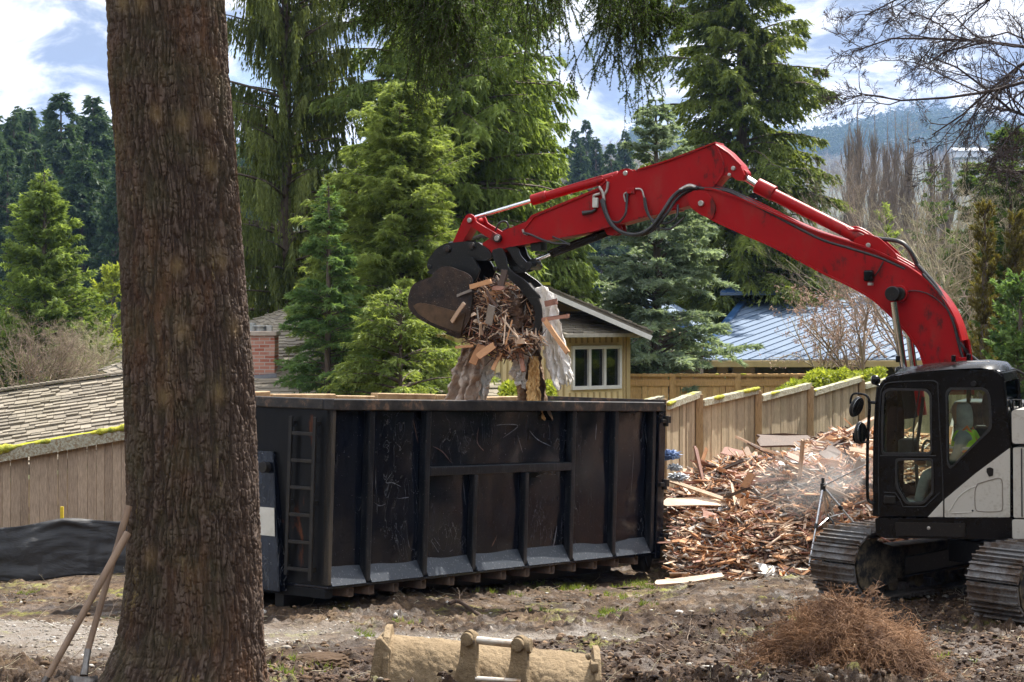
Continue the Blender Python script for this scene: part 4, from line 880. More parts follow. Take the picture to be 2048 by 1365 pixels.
m = NM('scuffed_skylit_rib_paint'); n = m.noise(7, 6, .75, stretch=(2, 2, .35)); n2 = m.noise(50, 3); c = m.mix(m.ramp(n, [(.52, 0), (.66, .8)]), (.006, .008, .012), (.06, .062, .066)); c = m.mix(m.ramp(n2, [(.64, 0), (.72, .6)]), c, (.2, .19, .18)); ribp = m.done(m.principled(c, .34, 0, m.bump(n, .3, .01), .4))  # base lighter than the panels: skylight on the ribs put into colour, plus scuffs
darkiron = simple('dark_iron', (.012, .012, .013), (.03, .026, .022), 6, .5, .3, .3)
whitesticker = simple('white_reflector', (.66, .64, .58), (.5, .48, .42), 5, .5, 0, .1)
O = at(655, 1195, 21.0); T_ = at(655, 798, 21.0); FT = at(1325, 805, 26.5)
e1 = (FT-T_); SL = e1.length; e1 = e1.normalized(); e2 = Vector((-e1.y, e1.x, 0)).normalized(); e3 = e1.cross(e2).normalized()
if e3.z < 0: e3 = -e3
SH = (T_-O).dot(e3); SW = 2.35
def sk(s, w_, h): return O+e1*s+e2*w_+e3*h
AX = (e1, e2, e3)
def s_at(x, y=900): p = on_plane(x, y, O, -Vector((e1.y, -e1.x, 0)).normalized()); return (p-O).dot(e1)
def w_at(x, y=900): p = on_plane(x, y, O, Vector((e1.x, e1.y, 0)).normalized()); return (p-O).dot(e2)
skip = empty('roll_off_container', O, label='long scratched black roll-off waste container under the raised bucket', cat='skip')
def sbox(b, s0, s1, w0, w1, h0, h1): b.box(sk((s0+s1)/2, (w0+w1)/2, (h0+h1)/2), (s1-s0, w1-w0, h1-h0), AX)
fb = .11; wi = .10
b = MB()                                          # near side sheet with slight dents
nx, nz = 90, 24
S_, H_ = np.meshgrid(np.linspace(.03, SL-.1, nx), np.linspace(fb+.02, SH-.06, nz), indexing='ij'); dn = (fbm(S_*1.1, H_*1.2, oct=3, s=77)-.5)*.07
P = np.array(O)+S_[..., None]*np.array(e1)+(wi+dn)[..., None]*np.array(e2)+H_[..., None]*np.array(e3)
I_ = np.arange(nx*nz).reshape(nx, nz); Qd = np.stack([I_[:-1, :-1], I_[1:, :-1], I_[1:, 1:], I_[:-1, 1:]], -1).reshape(-1, 4)
o = put('side_panel', mesh_from('side_panel', P, quads=Qd, mats=(blackp,)), skip, smooth='all'); o.modifiers.new('s', 'SOLIDIFY').thickness = -.01
b = MB(); sbox(b, .03, SL-.1, wi+.06, wi+.068, .3, SH-.05); sbox(b, .03, SL-.05, SW-.1, SW-.06, .1, SH-.1); sbox(b, .1, .13, .1, SW-.1, .1, SH-.1); sbox(b, .1, SL-.1, wi+.07, SW-.1, .12, .17)
b.build('inner_lining', innr, skip)
b = MB(); sbox(b, .0, .04, .0, SW, fb, SH-.02); b.build('end_panel', rustp, skip, bevel=.004)
b = MB(); sbox(b, SL-.08, SL, .0, SW, .18, SH-.03); 
for h in (.5, 1.0, 1.5): sbox(b, SL, SL+.06, .1, SW-.1, h-.05, h+.05)
tg = b.build('tailgate', blackp, skip, bevel=.006)
b = MB(); sbox(b, SL-.08, SL+.02, .02, SW, SH-.028, SH+.03); b.build('tailgate_rim', rimm, skip)
b = MB(); sbox(b, -.03, SL-.09, -.035, .12, SH-.12, SH); b.build('top_rail', rimm, skip, bevel=.012)
b = MB(); sbox(b, -.03, .10, .122, SW+.03, SH-.118, SH-.002); b.build('top_rail', rimm, skip, bevel=.012)
b = MB(); r_ = random.Random(4); s0 = -.03
while s0 < SL-.4:
    s1 = min(SL-.09, s0+r_.uniform(.7, 1.3)); dz0, dz1 = r_.uniform(-.02, .03), r_.uniform(-.03, .03)
    b.bar(sk(s0, SW, SH-.05+dz0), sk(s1-.02, SW+r_.uniform(-.02, .03), SH-.05+dz1), .13, .12, up=e3); s0 = s1
b.build('top_rail', simple('bare_worn_rim', (.50, .36, .20), (.30, .19, .10), 5, .6, .2, .4, .02), skip, bevel=.012)
rs = [s_at(x) for x in (744, 857, 1148, 1233)]; s958, s1055 = s_at(956), s_at(1058); hr = 1.285
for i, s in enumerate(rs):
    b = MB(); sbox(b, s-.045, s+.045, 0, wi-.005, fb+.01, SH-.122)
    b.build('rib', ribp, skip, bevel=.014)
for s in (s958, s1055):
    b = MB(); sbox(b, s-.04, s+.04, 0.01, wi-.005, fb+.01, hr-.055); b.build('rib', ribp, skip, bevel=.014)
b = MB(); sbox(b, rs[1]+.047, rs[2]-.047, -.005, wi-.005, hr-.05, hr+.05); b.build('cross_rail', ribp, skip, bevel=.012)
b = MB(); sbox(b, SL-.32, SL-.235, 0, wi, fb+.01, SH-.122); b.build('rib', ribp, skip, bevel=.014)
b = MB(); sbox(b, SL-.2, SL-.085, -.02, wi, .02, SH-.122); b.build('corner_post', blackp, skip, bevel=.012)
b = MB(); sbox(b, .0, .05, -.002, wi-.004, fb+.01, SH-.122); b.build('corner_post', simple('mud_washed_paint', (.012, .012, .012), (.075, .058, .04), 2.5, .7, stretch=(4, 4, .3)), skip, bevel=.006)
cuts = [.052]+sorted(rs+[s958, s1055])+[SL-.28]; top_h = .31
for i in range(len(cuts)-1):                      # sloping flange between the ribs
    a_, c_ = cuts[i]+(.047 if i else 0), cuts[i+1]-.047
    b = MB(); b.prism([sk(a_, -.02, fb), sk(a_, wi-.004, top_h), sk(a_, wi-.004, fb)], e1*(c_-a_)); b.build('flange', flm, skip, bevel=.003)
b = MB(); sbox(b, -.01, SL-.2, -.01, SW, fb-.03, fb-.002); b.build('floor_plate', blackp, skip, bevel=.004)
xs_ = [703, 744, 793, 848, 905, 957, 1008, 1055, 1105, 1148, 1190, 1233, 1272]
for x in xs_:
    s = s_at(x, 1180); b = MB(); pr = roundpoly([(-.045, -.05), (.045, -.05), (.045, .05), (-.045, .05)], .01, 2); inn = [(-.035, -.04), (.035, -.04), (.035, .04), (-.035, .04)]
    me = plate([(p.x, p.y) for p in pr], [inn], sk(s, .3, fb-.085), e1, e3, .58); me.materials.append(simple('rusty_tube', (.16, .10, .065), (.07, .05, .04), 8, .8)) if x == 703 else me.materials.append(bpy.data.materials['rusty_tube'])
    put('floor_beam', me, skip)
b = MB(); sbox(b, .0, SL-.3, .62, .74, -.18, fb-.04); sbox(b, .0, SL-.3, 1.6, 1.72, -.18, fb-.04); b.build('long_rail', darkiron, skip)
b = MB(); sbox(b, -.02, .1, .02, SW-.1, -.02, fb-.032); b.build('end_beam', rustp, skip, bevel=.005)
for w_ in (.18, SW-.35):                          # rear wheels
    b = MB(); c = sk(SL-.25, w_, -.03); b.cyl(c-e2*.09, c+e2*.09, .125, 24); wh = b.build('wheel', darkiron, skip, bevel=.01)
    b = MB(); b.prism([c+e3*.17+e1*-.13+e2*.11, c+e3*.17+e1*.13+e2*.11, c-e3*.04+e1*.04+e2*.11, c-e3*.04-e1*.04+e2*.11], e2*.02); b.prism([c+e3*.17+e1*-.13-e2*.13, c+e3*.17+e1*.13-e2*.13, c-e3*.04+e1*.04-e2*.13, c-e3*.04-e1*.04-e2*.13], e2*.02); b.build('wheel_bracket', darkiron, wh)
for h in (SH-.25, 1.0, .28):                      # hinges
    b = MB(); p = sk(SL-.03, -.03, h); b.cyl(p-e3*.07, p+e3*.07, .028, 12); b.box(p+e1*-.05, (.14, .03, .05), AX); b.box(p+e1*.04+e3*.02, (.07, .05, .09), AX); b.build('hinge', darkiron, skip, bevel=.004)
wa, wb = w_at(628), w_at(580); hb, ht = .16, SH-.2   # ladder on the end
lad = MB()
for w_ in (wa, wb): sbox(lad, -.085, -.055, w_-.022, w_+.022, hb+(.04 if w_ == wb else -.0), ht)
for w_ in (wa, wb):
    for h in (ht-.05, 1.0, .3): sbox(lad, -.056, 0, w_-.02, w_+.02, h-.05, h)
lo2 = lad.build('ladder', darkiron, skip, bevel=.004)
for i in range(6):
    h = .27+i*(ht-.45)/5.0; b = MB(); sbox(b, -.083, -.058, wa+.023, wb-.023, h-.018, h+.018); b.build('rung', darkiron, lo2, bevel=.003)
b = MB(); q0, q1 = w_at(562), SW-.25              # sloping winch housing at the end
b.prism([sk(-.0, q0+.13, 1.5), sk(-.05, q0+.13, 1.5), sk(-.14, q0-.11, .02), sk(-.0, q0-.11, .02)], e2*.03)
b.prism([sk(-.05, q0+.135, 1.5), sk(-.14, q0-.105, .02), sk(-.14, q1, .02), sk(-.05, q1-.16, 1.5)], e1*.02); b.build('winch_housing', blackp, skip, bevel=.006)
pa, pb = sk(-.094, q0+.05, .90), sk(-.112, q0+.01, .60); b = MB(); b.prism([pa, pb, pb+e2*.30, pa+e2*.26], -e1*.006); b.build('reflector_plate', whitesticker, skip)
b = MB(); p = sk(-.06, q0+.2, 1.33); b.cyl(p, p-e1*.08, .06, 12); b.build('lamp', darkiron, skip, bevel=.006)
b = MB(); p = sk(SL-1.35, SW-.04, SH+.04); b.box(p, (.28, .08, .05), AX); b.box(p+e3*.05, (.09, .05, .09), AX); b.cyl(p-e1*.25, p+e1*.22, .018, 8); b.build('tailgate_latch', darkiron, skip, bevel=.004)

nf = -Vector((e1.y, -e1.x, 0)).normalized()
scw = simple('pale_scrape', (.20, .21, .23), (.07, .075, .08), 30, .6, 0, 0); scr_ = simple('rusty_scrape', (.15, .075, .05), (.06, .03, .022), 30, .7, 0, 0)
for pts, r_, mt in [([(826, 838), (831, 862), (836, 886)], .006, scr_), ([(866, 893), (885, 904), (902, 925)], .006, scr_), ([(976, 857), (1000, 850), (1036, 852), (1006, 876)], .005, scw), ([(1059, 862), (1076, 880), (1102, 893)], .005, scw),
        ([(1193, 848), (1191, 880)], .008, scw), ([(1168, 920), (1163, 950), (1159, 988)], .010, scw), ([(1114, 1052), (1109, 1082), (1103, 1110)], .012, scw), ([(1072, 954), (1092, 947), (1112, 950)], .010, scw), ([(861, 1080), (878, 1106), (886, 1113), (904, 1114)], .004, scw),
        ([(868, 1076), (886, 1100), (894, 1106), (906, 1100)], .004, scw), ([(784, 946), (772, 965), (786, 966), (802, 974)], .004, scw), ([(957, 855), (955, 886), (974, 908)], .006, scr_), ([(983, 1095), (993, 1074)], .010, scr_), ([(795, 998), (840, 992)], .004, scw), ([(1035, 870), (1045, 905)], .004, scw),
        ([(692, 850), (700, 878)], .003, scw), ([(1268, 900), (1262, 990)], .003, scw), ([(1290, 860), (1296, 905)], .004, scw), ([(748, 1005), (760, 1012), (772, 1008)], .003, scw), ([(926, 960), (931, 1010)], .003, scw)]:
    Q = [on_plane(x, y, O+e2*(wi-.012), nf) for x, y in pts]; Q = catmull(Q, 5); nQ = len(Q); b = MB(); vs = []
    for i, q in enumerate(Q):
        d = (Q[min(i+1, nQ-1)]-Q[max(i-1, 0)]).normalized(); sd = d.cross(e2).normalized()*r_*(.25+.75*math.sin(math.pi*(i+.3)/(nQ-.4)))*(.7+.5*((i*7) % 3)/2); vs += [q-sd, q+sd]
    b.add(vs, [[2*i, 2*i+1, 2*i+3, 2*i+2] for i in range(nQ-1)]); b.build('scrape_mark', mt, skip)
# ---------------------------------------------------------------- broken wood
def woodpiece(name, c1, c2, rough=.75):
    m = NM(name); t = m.attr(); v = m.mapv((1, 1, 1), rnd=True); g1 = m.noise(5, 5, .7, 1.0, vec=v); g2 = m.noise(40, 4, .7)
    c = m.mix(m.ramp(m.math('ADD', m.math('MULTIPLY', g1, .6), m.math('MULTIPLY', t, .4)), [(.3, 0), (.7, 1)]), c2, c1); c = m.mix(.25, c, m.mix(g2, tuple(x*.3 for x in c2), c1))
    return m.done(m.principled(c, rough, 0, m.bump(g2, .5, .01), .4))
WM = [('pale', woodpiece('pale_split_wood', (.90, .70, .52), (.58, .41, .28))), ('orange brown', woodpiece('orange_brown_wood', (.70, .38, .19), (.38, .18, .08))),
      ('reddish', woodpiece('reddish_wet_wood', (.44, .22, .15), (.22, .10, .07), .65)), ('dark brown', woodpiece('dark_wet_wood', (.13, .07, .045), (.05, .03, .02), .65)),
      ('grey', woodpiece('grey_weathered_wood', (.40, .36, .31), (.22, .19, .165))), ('white painted', woodpiece('white_painted_wood', (.74, .72, .68), (.45, .40, .36), .5))]
def splinter(b, c, d, upv, ln, wd, th, rg, jag=.12):
    d, s_, u = frame(d, upv); nj = 3 if wd > .06 else 1; J = lambda: rg.uniform(0, jag*min(ln, .8)); bow = rg.uniform(-.04, .04)*ln
    top = [(-ln/2+J(), -wd/2)]+[(-ln/2+J(), -wd/2+wd*(k+.5)/nj) for k in range(nj)]+[(-ln/2+J(), wd/2)]
    mid = [(0, wd/2+rg.uniform(-.1, .1)*wd)]; end = [(ln/2-J(), wd/2)]+[(ln/2-J(), wd/2-wd*(k+.5)/nj) for k in range(nj)]+[(ln/2-J(), -wd/2)]; mid2 = [(0, -wd/2+rg.uniform(-.1, .1)*wd)]
    pts = top+mid+end+mid2; c = Vector(c); tw = rg.uniform(-.06, .06)
    P = [c+d*x+s_*y+u*(bow*(1-(2*x/ln)**2)+tw*x*y/max(wd, .02)*.2) for x, y in pts]; b.tint = rg.random(); b.prism(P, u*th)
rg = random.Random(21)
def heap_h(x, y):                                 # shape of the debris heap
    u = (x-4.6)/2.9; v = (y-28.3)/2.7; h = max(0, 1-u*u*.9)**.6*max(0, 1-v*v)**.6*1.32
    h += .25*max(0, 1-((x-5.3)/1.2)**2-((y-28.8)/1.6)**2)
    return h+(float(vn(np.array([x*1.3]), np.array([y*1.3]), s=2)[0])-.5)*.3*(h > .05)
nx, ny = 80, 60; X_, Y_ = np.meshgrid(np.linspace(.8, 7.6, nx), np.linspace(25.2, 31.4, ny), indexing='ij')
H_ = np.array([[heap_h(X_[i, j], Y_[i, j]) for j in range(ny)] for i in range(nx)]); H_ = H_*np.clip((X_-.0756*Y_-.1)/.35, 0, 1); Zh = gz(X_, Y_)+H_*.93-.07+(fbm(X_*5, Y_*5, oct=3, s=3)-.5)*.16
I_ = np.arange(nx*ny).reshape(nx, ny); Qd = np.stack([I_[:-1, :-1], I_[1:, :-1], I_[1:, 1:], I_[:-1, 1:]], -1).reshape(-1, 4)
core = put('rubble_base', mesh_from('rubble_base', np.stack([X_, Y_, Zh], -1), quads=Qd, mats=(simple('splintered_mulch', (.20, .11, .065), (.07, .045, .03), 9, .85, 0, 1, .06),)), smooth='all'); tag(core, 'fine broken wood and soil forming the bed of the debris heap', 'rubble', kind='stuff')
def heap_pt(spread=1.0):
    while True:
        x, y = rg.uniform(1.1, 7.2), rg.uniform(25.3, 30.6)
        h = heap_h(x, y)
        if x < .0756*y+.12: continue
        if h > .05 or rg.random() < .25*spread: return x, y, gz1(x, y)+h
small = MB(); tones = {}
for i in range(21000):
    x, y, z = heap_pt(); a = rg.uniform(0, 6.28); p = rg.gauss(0, .35); d = Vector((math.cos(a), math.sin(a)*.8, p)); k = rg.choices(range(6), (30, 26, 16, 14, 7, 5))[0]
    b = tones.setdefault(k, MB()); L_ = rg.uniform(.05, .52); splinter(b, (x, y, z+rg.uniform(-.05, .12)), d, (rg.gauss(0, .6), rg.gauss(0, .6), 1), L_, rg.uniform(.008, .05), rg.uniform(.005, .016), rg, .25)
for k, b in tones.items():
    o = b.build('wood_scraps', WM[k][1]); tag(o, f'small {WM[k][0]} wood splinters strewn through the debris heap', 'wood scraps', kind='stuff')
def where(x, y, z):
    s_ = 'near the skip' if x < 2.9 else 'by the sprinkler' if x > 5.1 else 'in its middle'
    return ('at the heap foot ' if y < 26.6 else 'high on the heap ' if z > .75 else 'half way up the heap ')+s_
for i in range(232):
    x, y, z = heap_pt(.6); y = y-.25 if i % 2 else y; z = gz1(x, y)+heap_h(x, y); a = rg.uniform(0, 6.28); p = rg.gauss(.05, .38); d = Vector((math.cos(a), math.sin(a)*.7, p)); k = rg.choices(range(6), (36, 22, 14, 8, 12, 8))[0]
    kind = rg.choices(('long thin', 'wide', 'short chunky', 'splintered'), (30, 18, 22, 30))[0]
    L_, W_, T2 = {'long thin': (rg.uniform(.6, 1.3), rg.uniform(.025, .05), .03), 'wide': (rg.uniform(.35, .85), rg.uniform(.14, .30), .015), 'short chunky': (rg.uniform(.2, .4), rg.uniform(.06, .09), .05), 'splintered': (rg.uniform(.3, .75), rg.uniform(.04, .08), .018)}[kind]
    if i % 4 == 0: L_ *= 1.6; W_ *= 1.25; z += .06
    b = MB(); splinter(b, (x, y, z+.05+rg.uniform(0, .08)), d, (rg.gauss(0, .5), rg.gauss(0, .5)-.2, 1), L_, W_, T2, rg)
    lean = 'lying flat' if abs(p) < .22 else 'tilted steeply' if abs(p) > .5 else 'slanting'
    o = b.build('broken_board', WM[k][1]); tag(o, f'{kind} {WM[k][0]} board {lean} {where(x, y, z)}', 'board', 'broken boards of the debris heap')
for (xp, yp, D, ln, wd, a, ds, mt) in [(1435, 1108, 26.0, .42, .26, .9, 'white painted sheet lying at the foot of the heap near the skip', 5), (1560, 1110, 25.6, .75, .22, -.25, 'white painted sheet lying at the foot of the heap near the left track', 5),
        (1375, 1143, 25.2, .95, .09, .1, 'single pale plank lying on the mud behind the skip wheel', 0), (1690, 885, 29.6, .9, .3, .1, 'wide dark red sheet lying on the crest of the heap', 2), (1570, 885, 29.3, .95, .3, -.05, 'dark panel lying on the crest of the heap under the fence', 3),
        (1520, 1010, 27.2, .8, .5, 1.2, 'big rust brown panel leaning in the middle of the heap', 2), (1465, 1010, 27.0, 1.1, .11, 1.1, 'long brown beam leaning up the middle of the heap', 1)]:
    p = at(xp, yp, D); b = MB(); d = Vector((math.cos(a), .25*math.cos(a), math.sin(a)*.8)); zz = p.z if yp < 1060 else gz1(p.x, p.y)+.06
    splinter(b, (p.x, p.y-.1, zz), d, (0, -.6, 1), ln, wd, .03, rg); o = b.build('broken_board', WM[mt][1]); tag(o, ds, 'board', 'broken boards of the debris heap')
m = NM('crumpled_foil'); n = m.noise(14, 4, .6, .5); foil = m.done(m.principled(m.mix(n, (.35, .38, .42), (.75, .78, .8)), .35, .3, m.bump(n, 1, .05)))
bluesh = simple('blue_sheeting', (.15, .24, .45), (.3, .4, .6), 8, .5, 0, .8, .03)
def crumple(name, c, rx, ry, rz, mt, seed, label, cat_, soft=False):
    bm = bmesh.new(); bmesh.ops.create_icosphere(bm, subdivisions=4, radius=1); V = np.array([v.co[:] for v in bm.verts]); k_ = .35+1.25*np.abs(fbm(V[:, 0]*3.4+seed, V[:, 1]*3.4, V[:, 2]*3.4, oct=4, s=seed, gain=.75)*2-1)**.6
    if soft: k_ = .7+.6*fbm(V[:, 0]*3+seed, V[:, 1]*3, V[:, 2]*3, oct=5, s=seed, gain=.7)
    for v, q in zip(bm.verts, k_): v.co = Vector((v.co.x*rx*q, v.co.y*ry*q, v.co.z*rz*q))+Vector(c)
    me = bpy.data.meshes.new(name); bm.to_mesh(me); bm.free(); me.materials.append(mt); return tag(put(name, me), label, cat_)
for (xp, yp, D, r_, mt, lb, ct) in [(1340, 910, 27.2, .17, bluesh, 'crumpled blue sheeting at the left top edge of the debris heap', 'sheeting'), (1355, 955, 26.9, .16, foil, 'crumpled silver foil beside the open end of the skip', 'foil'),
        (1600, 905, 28.6, .17, foil, 'crumpled silver foil near the crest of the heap', 'foil'), (1618, 955, 28.0, .22, foil, 'large crumpled pale foil above the sprinkler tripod', 'foil'), (1450, 1022, 26.7, .13, foil, 'silver grey scrap in the middle of the heap', 'foil'),
        (1350, 935, 27.1, .12, foil, 'small bright foil scrap on the heap by the skip hinge', 'foil')]:
    p = at(xp, yp, D); crumple('foil_scrap' if mt is foil else 'plastic_sheeting', (p.x, p.y, p.z), r_*.95, r_*.7, r_*.45, mt, int(xp), lb, ct)
# ---------------------------------------------------------------- excavator
m = NM('red_paint'); n = m.noise(1.6, 6, .68); n2 = m.noise(11, 5, .7, stretch=(1, 1, .4)); n3 = m.noise(90, 2)
c = m.mix(m.ramp(n, [(.4, 0), (.7, .5)]), (.34, .003, .005), (.24, .003, .005))
c = m.mix(m.ramp(m.math('MULTIPLY', n, n2), [(.29, 0), (.37, .85)]), c, (.035, .012, .010))
c = m.mix(m.ramp(n3, [(.72, 0), (.78, .5)]), c, (.30, .12, .09))
c = m.mix(m.ramp(m.noise(3.5, 6, .75, stretch=(1, 1, .5)), [(.5, 0), (.75, .30)]), c, (.22, .085, .06)); sl_ = m.ramp(m.noise(5, 2, .5, 2.0), [(.493, 0), (.4975, .6), (.502, 0)]); c = m.mix(m.math('MULTIPLY', sl_, m.ramp(m.noise(1.4, 2), [(.5, 0), (.58, 1)])), c, (.07, .02, .015)); redp = m.done(m.principled(c, m.ramp(n2, [(.3, .34), (.7, .55)]), 0, m.bump(m.noise(1.8, 3), .12, .03), .22, 0))
m = NM('black_gloss_paint'); n = m.noise(4, 5, .7); n2 = m.noise(60, 2); c = m.mix(m.ramp(n2, [(.68, 0), (.74, .6)]), m.mix(n, (.003, .003, .0035), (.009, .008, .0075)), (.12, .11, .10)); blk = m.done(m.principled(c, m.ramp(n, [(.3, .14), (.7, .34)]), 0, m.bump(n, .08, .02), .22, .0))
m = NM('black_satin_iron'); n = m.noise(5, 5, .7); n2 = m.noise(50, 3); c = m.mix(m.ramp(n2, [(.62, 0), (.72, .6)]), m.mix(n, (.0035, .0035, .004), (.009, .008, .0075)), (.11, .09, .07)); iron = m.done(m.principled(c, .36, .1, m.bump(n, .3, .02), .55))
m = NM('bucket_steel'); n = m.noise(3, 6, .7); n2 = m.noise(25, 4, .7); c = m.mix(m.ramp(n, [(.4, 0), (.6, 1)]), (.012, .009, .008), m.mix(n2, (.03, .018, .012), (.075, .042, .024))); c = m.mix(m.ramp(m.noise(70, 2), [(.68, 0), (.74, .7)]), c, (.45, .42, .38)); bsteel = m.done(m.principled(c, .5, .25, m.bump(n2, .5, .015), .5))
chrome = NM('chrome_rod'); chrome = chrome.done(chrome.principled((.75, .76, .78), .12, 1.0))
rubber = simple('hose_rubber', (.012, .012, .013), (.03, .03, .03), 30, .38, 0, .3)
silver = simple('fitting_metal', (.55, .52, .48), (.3, .27, .24), 20, .4, .7, .3)
m = NM('warm_white_paint'); n = m.noise(2.5, 5, .7); n2 = m.noise(30, 3); c = m.mix(m.ramp(m.math('MULTIPLY', n, n2), [(.26, 0), (.36, .5)]), (.50, .475, .42), (.32, .28, .22)); wht = m.done(m.principled(c, .38, 0, m.bump(n2, .08, .005), .5, .2))
m = NM('muddy_track_steel'); n = m.noise(3.5, 6, .75); n2 = m.noise(22, 5, .7); c = m.mix(m.ramp(n, [(.42, 0), (.58, 1)]), m.mix(n2, (.05, .035, .026), (.13, .085, .055)), m.mix(n2, (.12, .12, .125), (.30, .29, .28))); trk = m.done(m.principled(c, m.ramp(n, [(.42, .7), (.6, .32)]), m.ramp(n, [(.45, .0), (.6, .6)]), m.bump(n2, .7, .02), .5))
m = NM('muddy_frame'); n = m.noise(3, 6, .75); n2 = m.noise(18, 4, .7); c = m.mix(m.ramp(n, [(.42, 0), (.6, 1)]), (.018, .018, .02), m.mix(n2, (.16, .12, .07), (.30, .24, .15))); mudf = m.done(m.principled(c, .7, 0, m.bump(n2, .6, .02), .4))
def tinted(name, cl, ior=1.5):
    g = NM(name); gl = g.n('ShaderNodeBsdfGlossy'); gl.inputs['Roughness'].default_value = .02; t = g.n('ShaderNodeBsdfTransparent'); t.inputs[0].default_value = (*cl, 1); x = g.n('ShaderNodeMixShader'); f = g.n('ShaderNodeFresnel'); f.inputs[0].default_value = ior
    g.l(f.outputs[0], x.inputs[0]); g.l(t.outputs[0], x.inputs[1]); g.l(gl.outputs[0], x.inputs[2]); return g.done(x.outputs[0])
glassm = tinted('tinted_glass', (.90, .95, .91)); lampg = tinted('lamp_glass', (.9, .9, .9))

A20 = R(23); hd = Vector((-math.cos(A20), math.sin(A20), 0)); lf_d = Vector((-math.sin(A20), -math.cos(A20), 0)); SC = Vector((5.7, 22.3, 0))
exc = empty('excavator', (5.7, 22.3, 0), label='excavator with red boom and arm, black and white cab, lifting broken wood', cat='excavator')
def P(x, y, b): return on_plane(x, y, SC+lf_d*b, lf_d)      # pixel on a plane of the upper structure
def prof(pts, b0, th):                            # profile pixels at plane b0 (centre), pushed along lf_d
    q = [P(x, y, b0) for x, y in pts]; return [p-lf_d*th/2 for p in q], lf_d*th
def pl2(pts, b, O_):                              # pixels -> 2D coordinates in (right = -hd, up)
    return [((P(x, y, b)-O_).dot(-hd), (P(x, y, b)-O_).z) for x, y in pts]
def pplate(name, pts, b, th, mat_, parent=exc, holes=(), bevel=.006, rnd=.0, smooth=False):
    ref = abs(b)+th/2; OR = SC+lf_d*ref; O_ = SC+lf_d*b; o2 = pl2(pts, ref, OR)
    if rnd: o2 = [(p.x, p.y) for p in roundpoly(o2, rnd, 4)]
    hs_ = [pl2(h, ref, OR) for h in holes]
    if rnd: hs_ = [[(p.x, p.y) for p in roundpoly(h, rnd, 4)] for h in hs_]
    me = plate(o2, hs_, O_, -hd, Vector((0, 0, 1)), th); me.materials.append(mat_); return put(name, me, parent, bevel=bevel, smooth=smooth)
def crv(pts, k=5): return [(p.x, p.y) for p in catmull([(x, y, 0) for x, y in pts], k)]
# boom
up_e = crv([(1397, 377), (1429, 380), (1481, 398), (1560, 433), (1627, 462), (1690, 482), (1746, 501), (1785, 519), (1825, 541), (1862, 571), (1894, 610), (1913, 648), (1924, 690), (1929, 730), (1932, 790)])
lo_e = crv([(1885, 790), (1862, 757), (1847, 727), (1837, 700), (1815, 668), (1785, 636), (1746, 600), (1706, 576), (1667, 557), (1627, 537), (1548, 495), (1488, 469), (1441, 448), (1409, 431), (1386, 414), (1374, 398)])
BW = .36
boom = pplate('boom', up_e+lo_e, 0, BW, redp, bevel=.012)
# welded flanges along the boom edges
def flange_strip(parent, edge, wd, th, b=0, name='edge_plate'):
    bb = MB(); Q = [P(x, y, b+wd/2)-lf_d*wd/2 for x, y in edge]
    for i in range(len(Q)-1): bb.bar(Q[i], Q[i+1]+(Q[i+1]-Q[i])*.02, wd, th, up=Vector((0, 0, 1)))
    return bb.build(name, redp, parent)
flange_strip(boom, up_e[2:], BW+.05, .022); flange_strip(boom, lo_e[4:], BW+.05, .022)
def pin(x, y, b0, b1, r, mat_=silver, parent=exc, name='pin', n=18):
    bb = MB(); c_ = P(x, y, b1)-lf_d*b1; bb.cyl(c_+lf_d*b0, c_+lf_d*b1, r, n); return bb.build(name, mat_, parent, bevel=.006, smooth=True)
pplate('boom_nose', [(1372, 392), (1388, 380), (1420, 388), (1432, 415), (1425, 440), (1400, 430), (1380, 415)], 0, BW+.08, redp, boom, rnd=.05)
pin(1401, 407, -.26, .26, .035, silver, boom)
pin(1797, 588, -.30, .30, .075, iron, boom); pin(1797, 588, -.27, .27, .10, redp, boom)
# arm
arm_pts = crv([(1240, 347), (1275, 340), (1334, 322), (1380, 305)], 4)+[(1429, 285), (1455, 304), (1480, 330), (1489, 350), (1484, 361), (1474, 361)]+crv([(1462, 353), (1447, 352), (1433, 366), (1425, 378)], 4)+crv([(1420, 392), (1396, 408), (1374, 413), (1350, 419), (1275, 437), (1176, 464), (1136, 473), (1025, 492)], 3)+[(994, 503), (978, 507), (966, 500), (964, 488), (975, 480), (1013, 459), (1052, 444), (1062, 432), (1195, 378), (1212, 362)]
arm = pplate('arm', arm_pts, 0, .30, redp, bevel=.012)
flange_strip(arm, [(1062, 433), (1195, 378), (1212, 361)], .34, .018); flange_strip(arm, [(1350, 419), (1275, 437), (1176, 464), (1025, 492)], .34, .02); flange_strip(arm, [(1275, 340), (1334, 322), (1429, 286)], .34, .018)
rib_ = MB(); Q = [P(x, y, .158) for x, y in crv([(1431, 290), (1445, 320), (1446, 345), (1432, 368)])]; rib_.tube(Q, .012, 8); Q = [P(x, y, .158) for x, y in [(1431, 290), (1458, 308), (1482, 332)]]; rib_.tube(Q, .012, 8)
Q = [P(x, y, .158) for x, y in [(1045, 464), (1068, 434), (1200, 379)]]; rib_.tube(Q, .01, 8); rib_.build('weld_seam', redp, arm, smooth=True)
pin(1466, 337, .13, .175, .028, silver, arm); pin(1458, 350, .13, .175, .022, silver, arm)
for bs in (-1, 1):
    pplate('cylinder_lug', [(1232, 352), (1240, 340), (1256, 337), (1272, 345), (1268, 360), (1236, 372)], bs*.10, .03, redp, arm, rnd=.02)
pin(1250, 347, -.16, .16, .03, silver, arm)
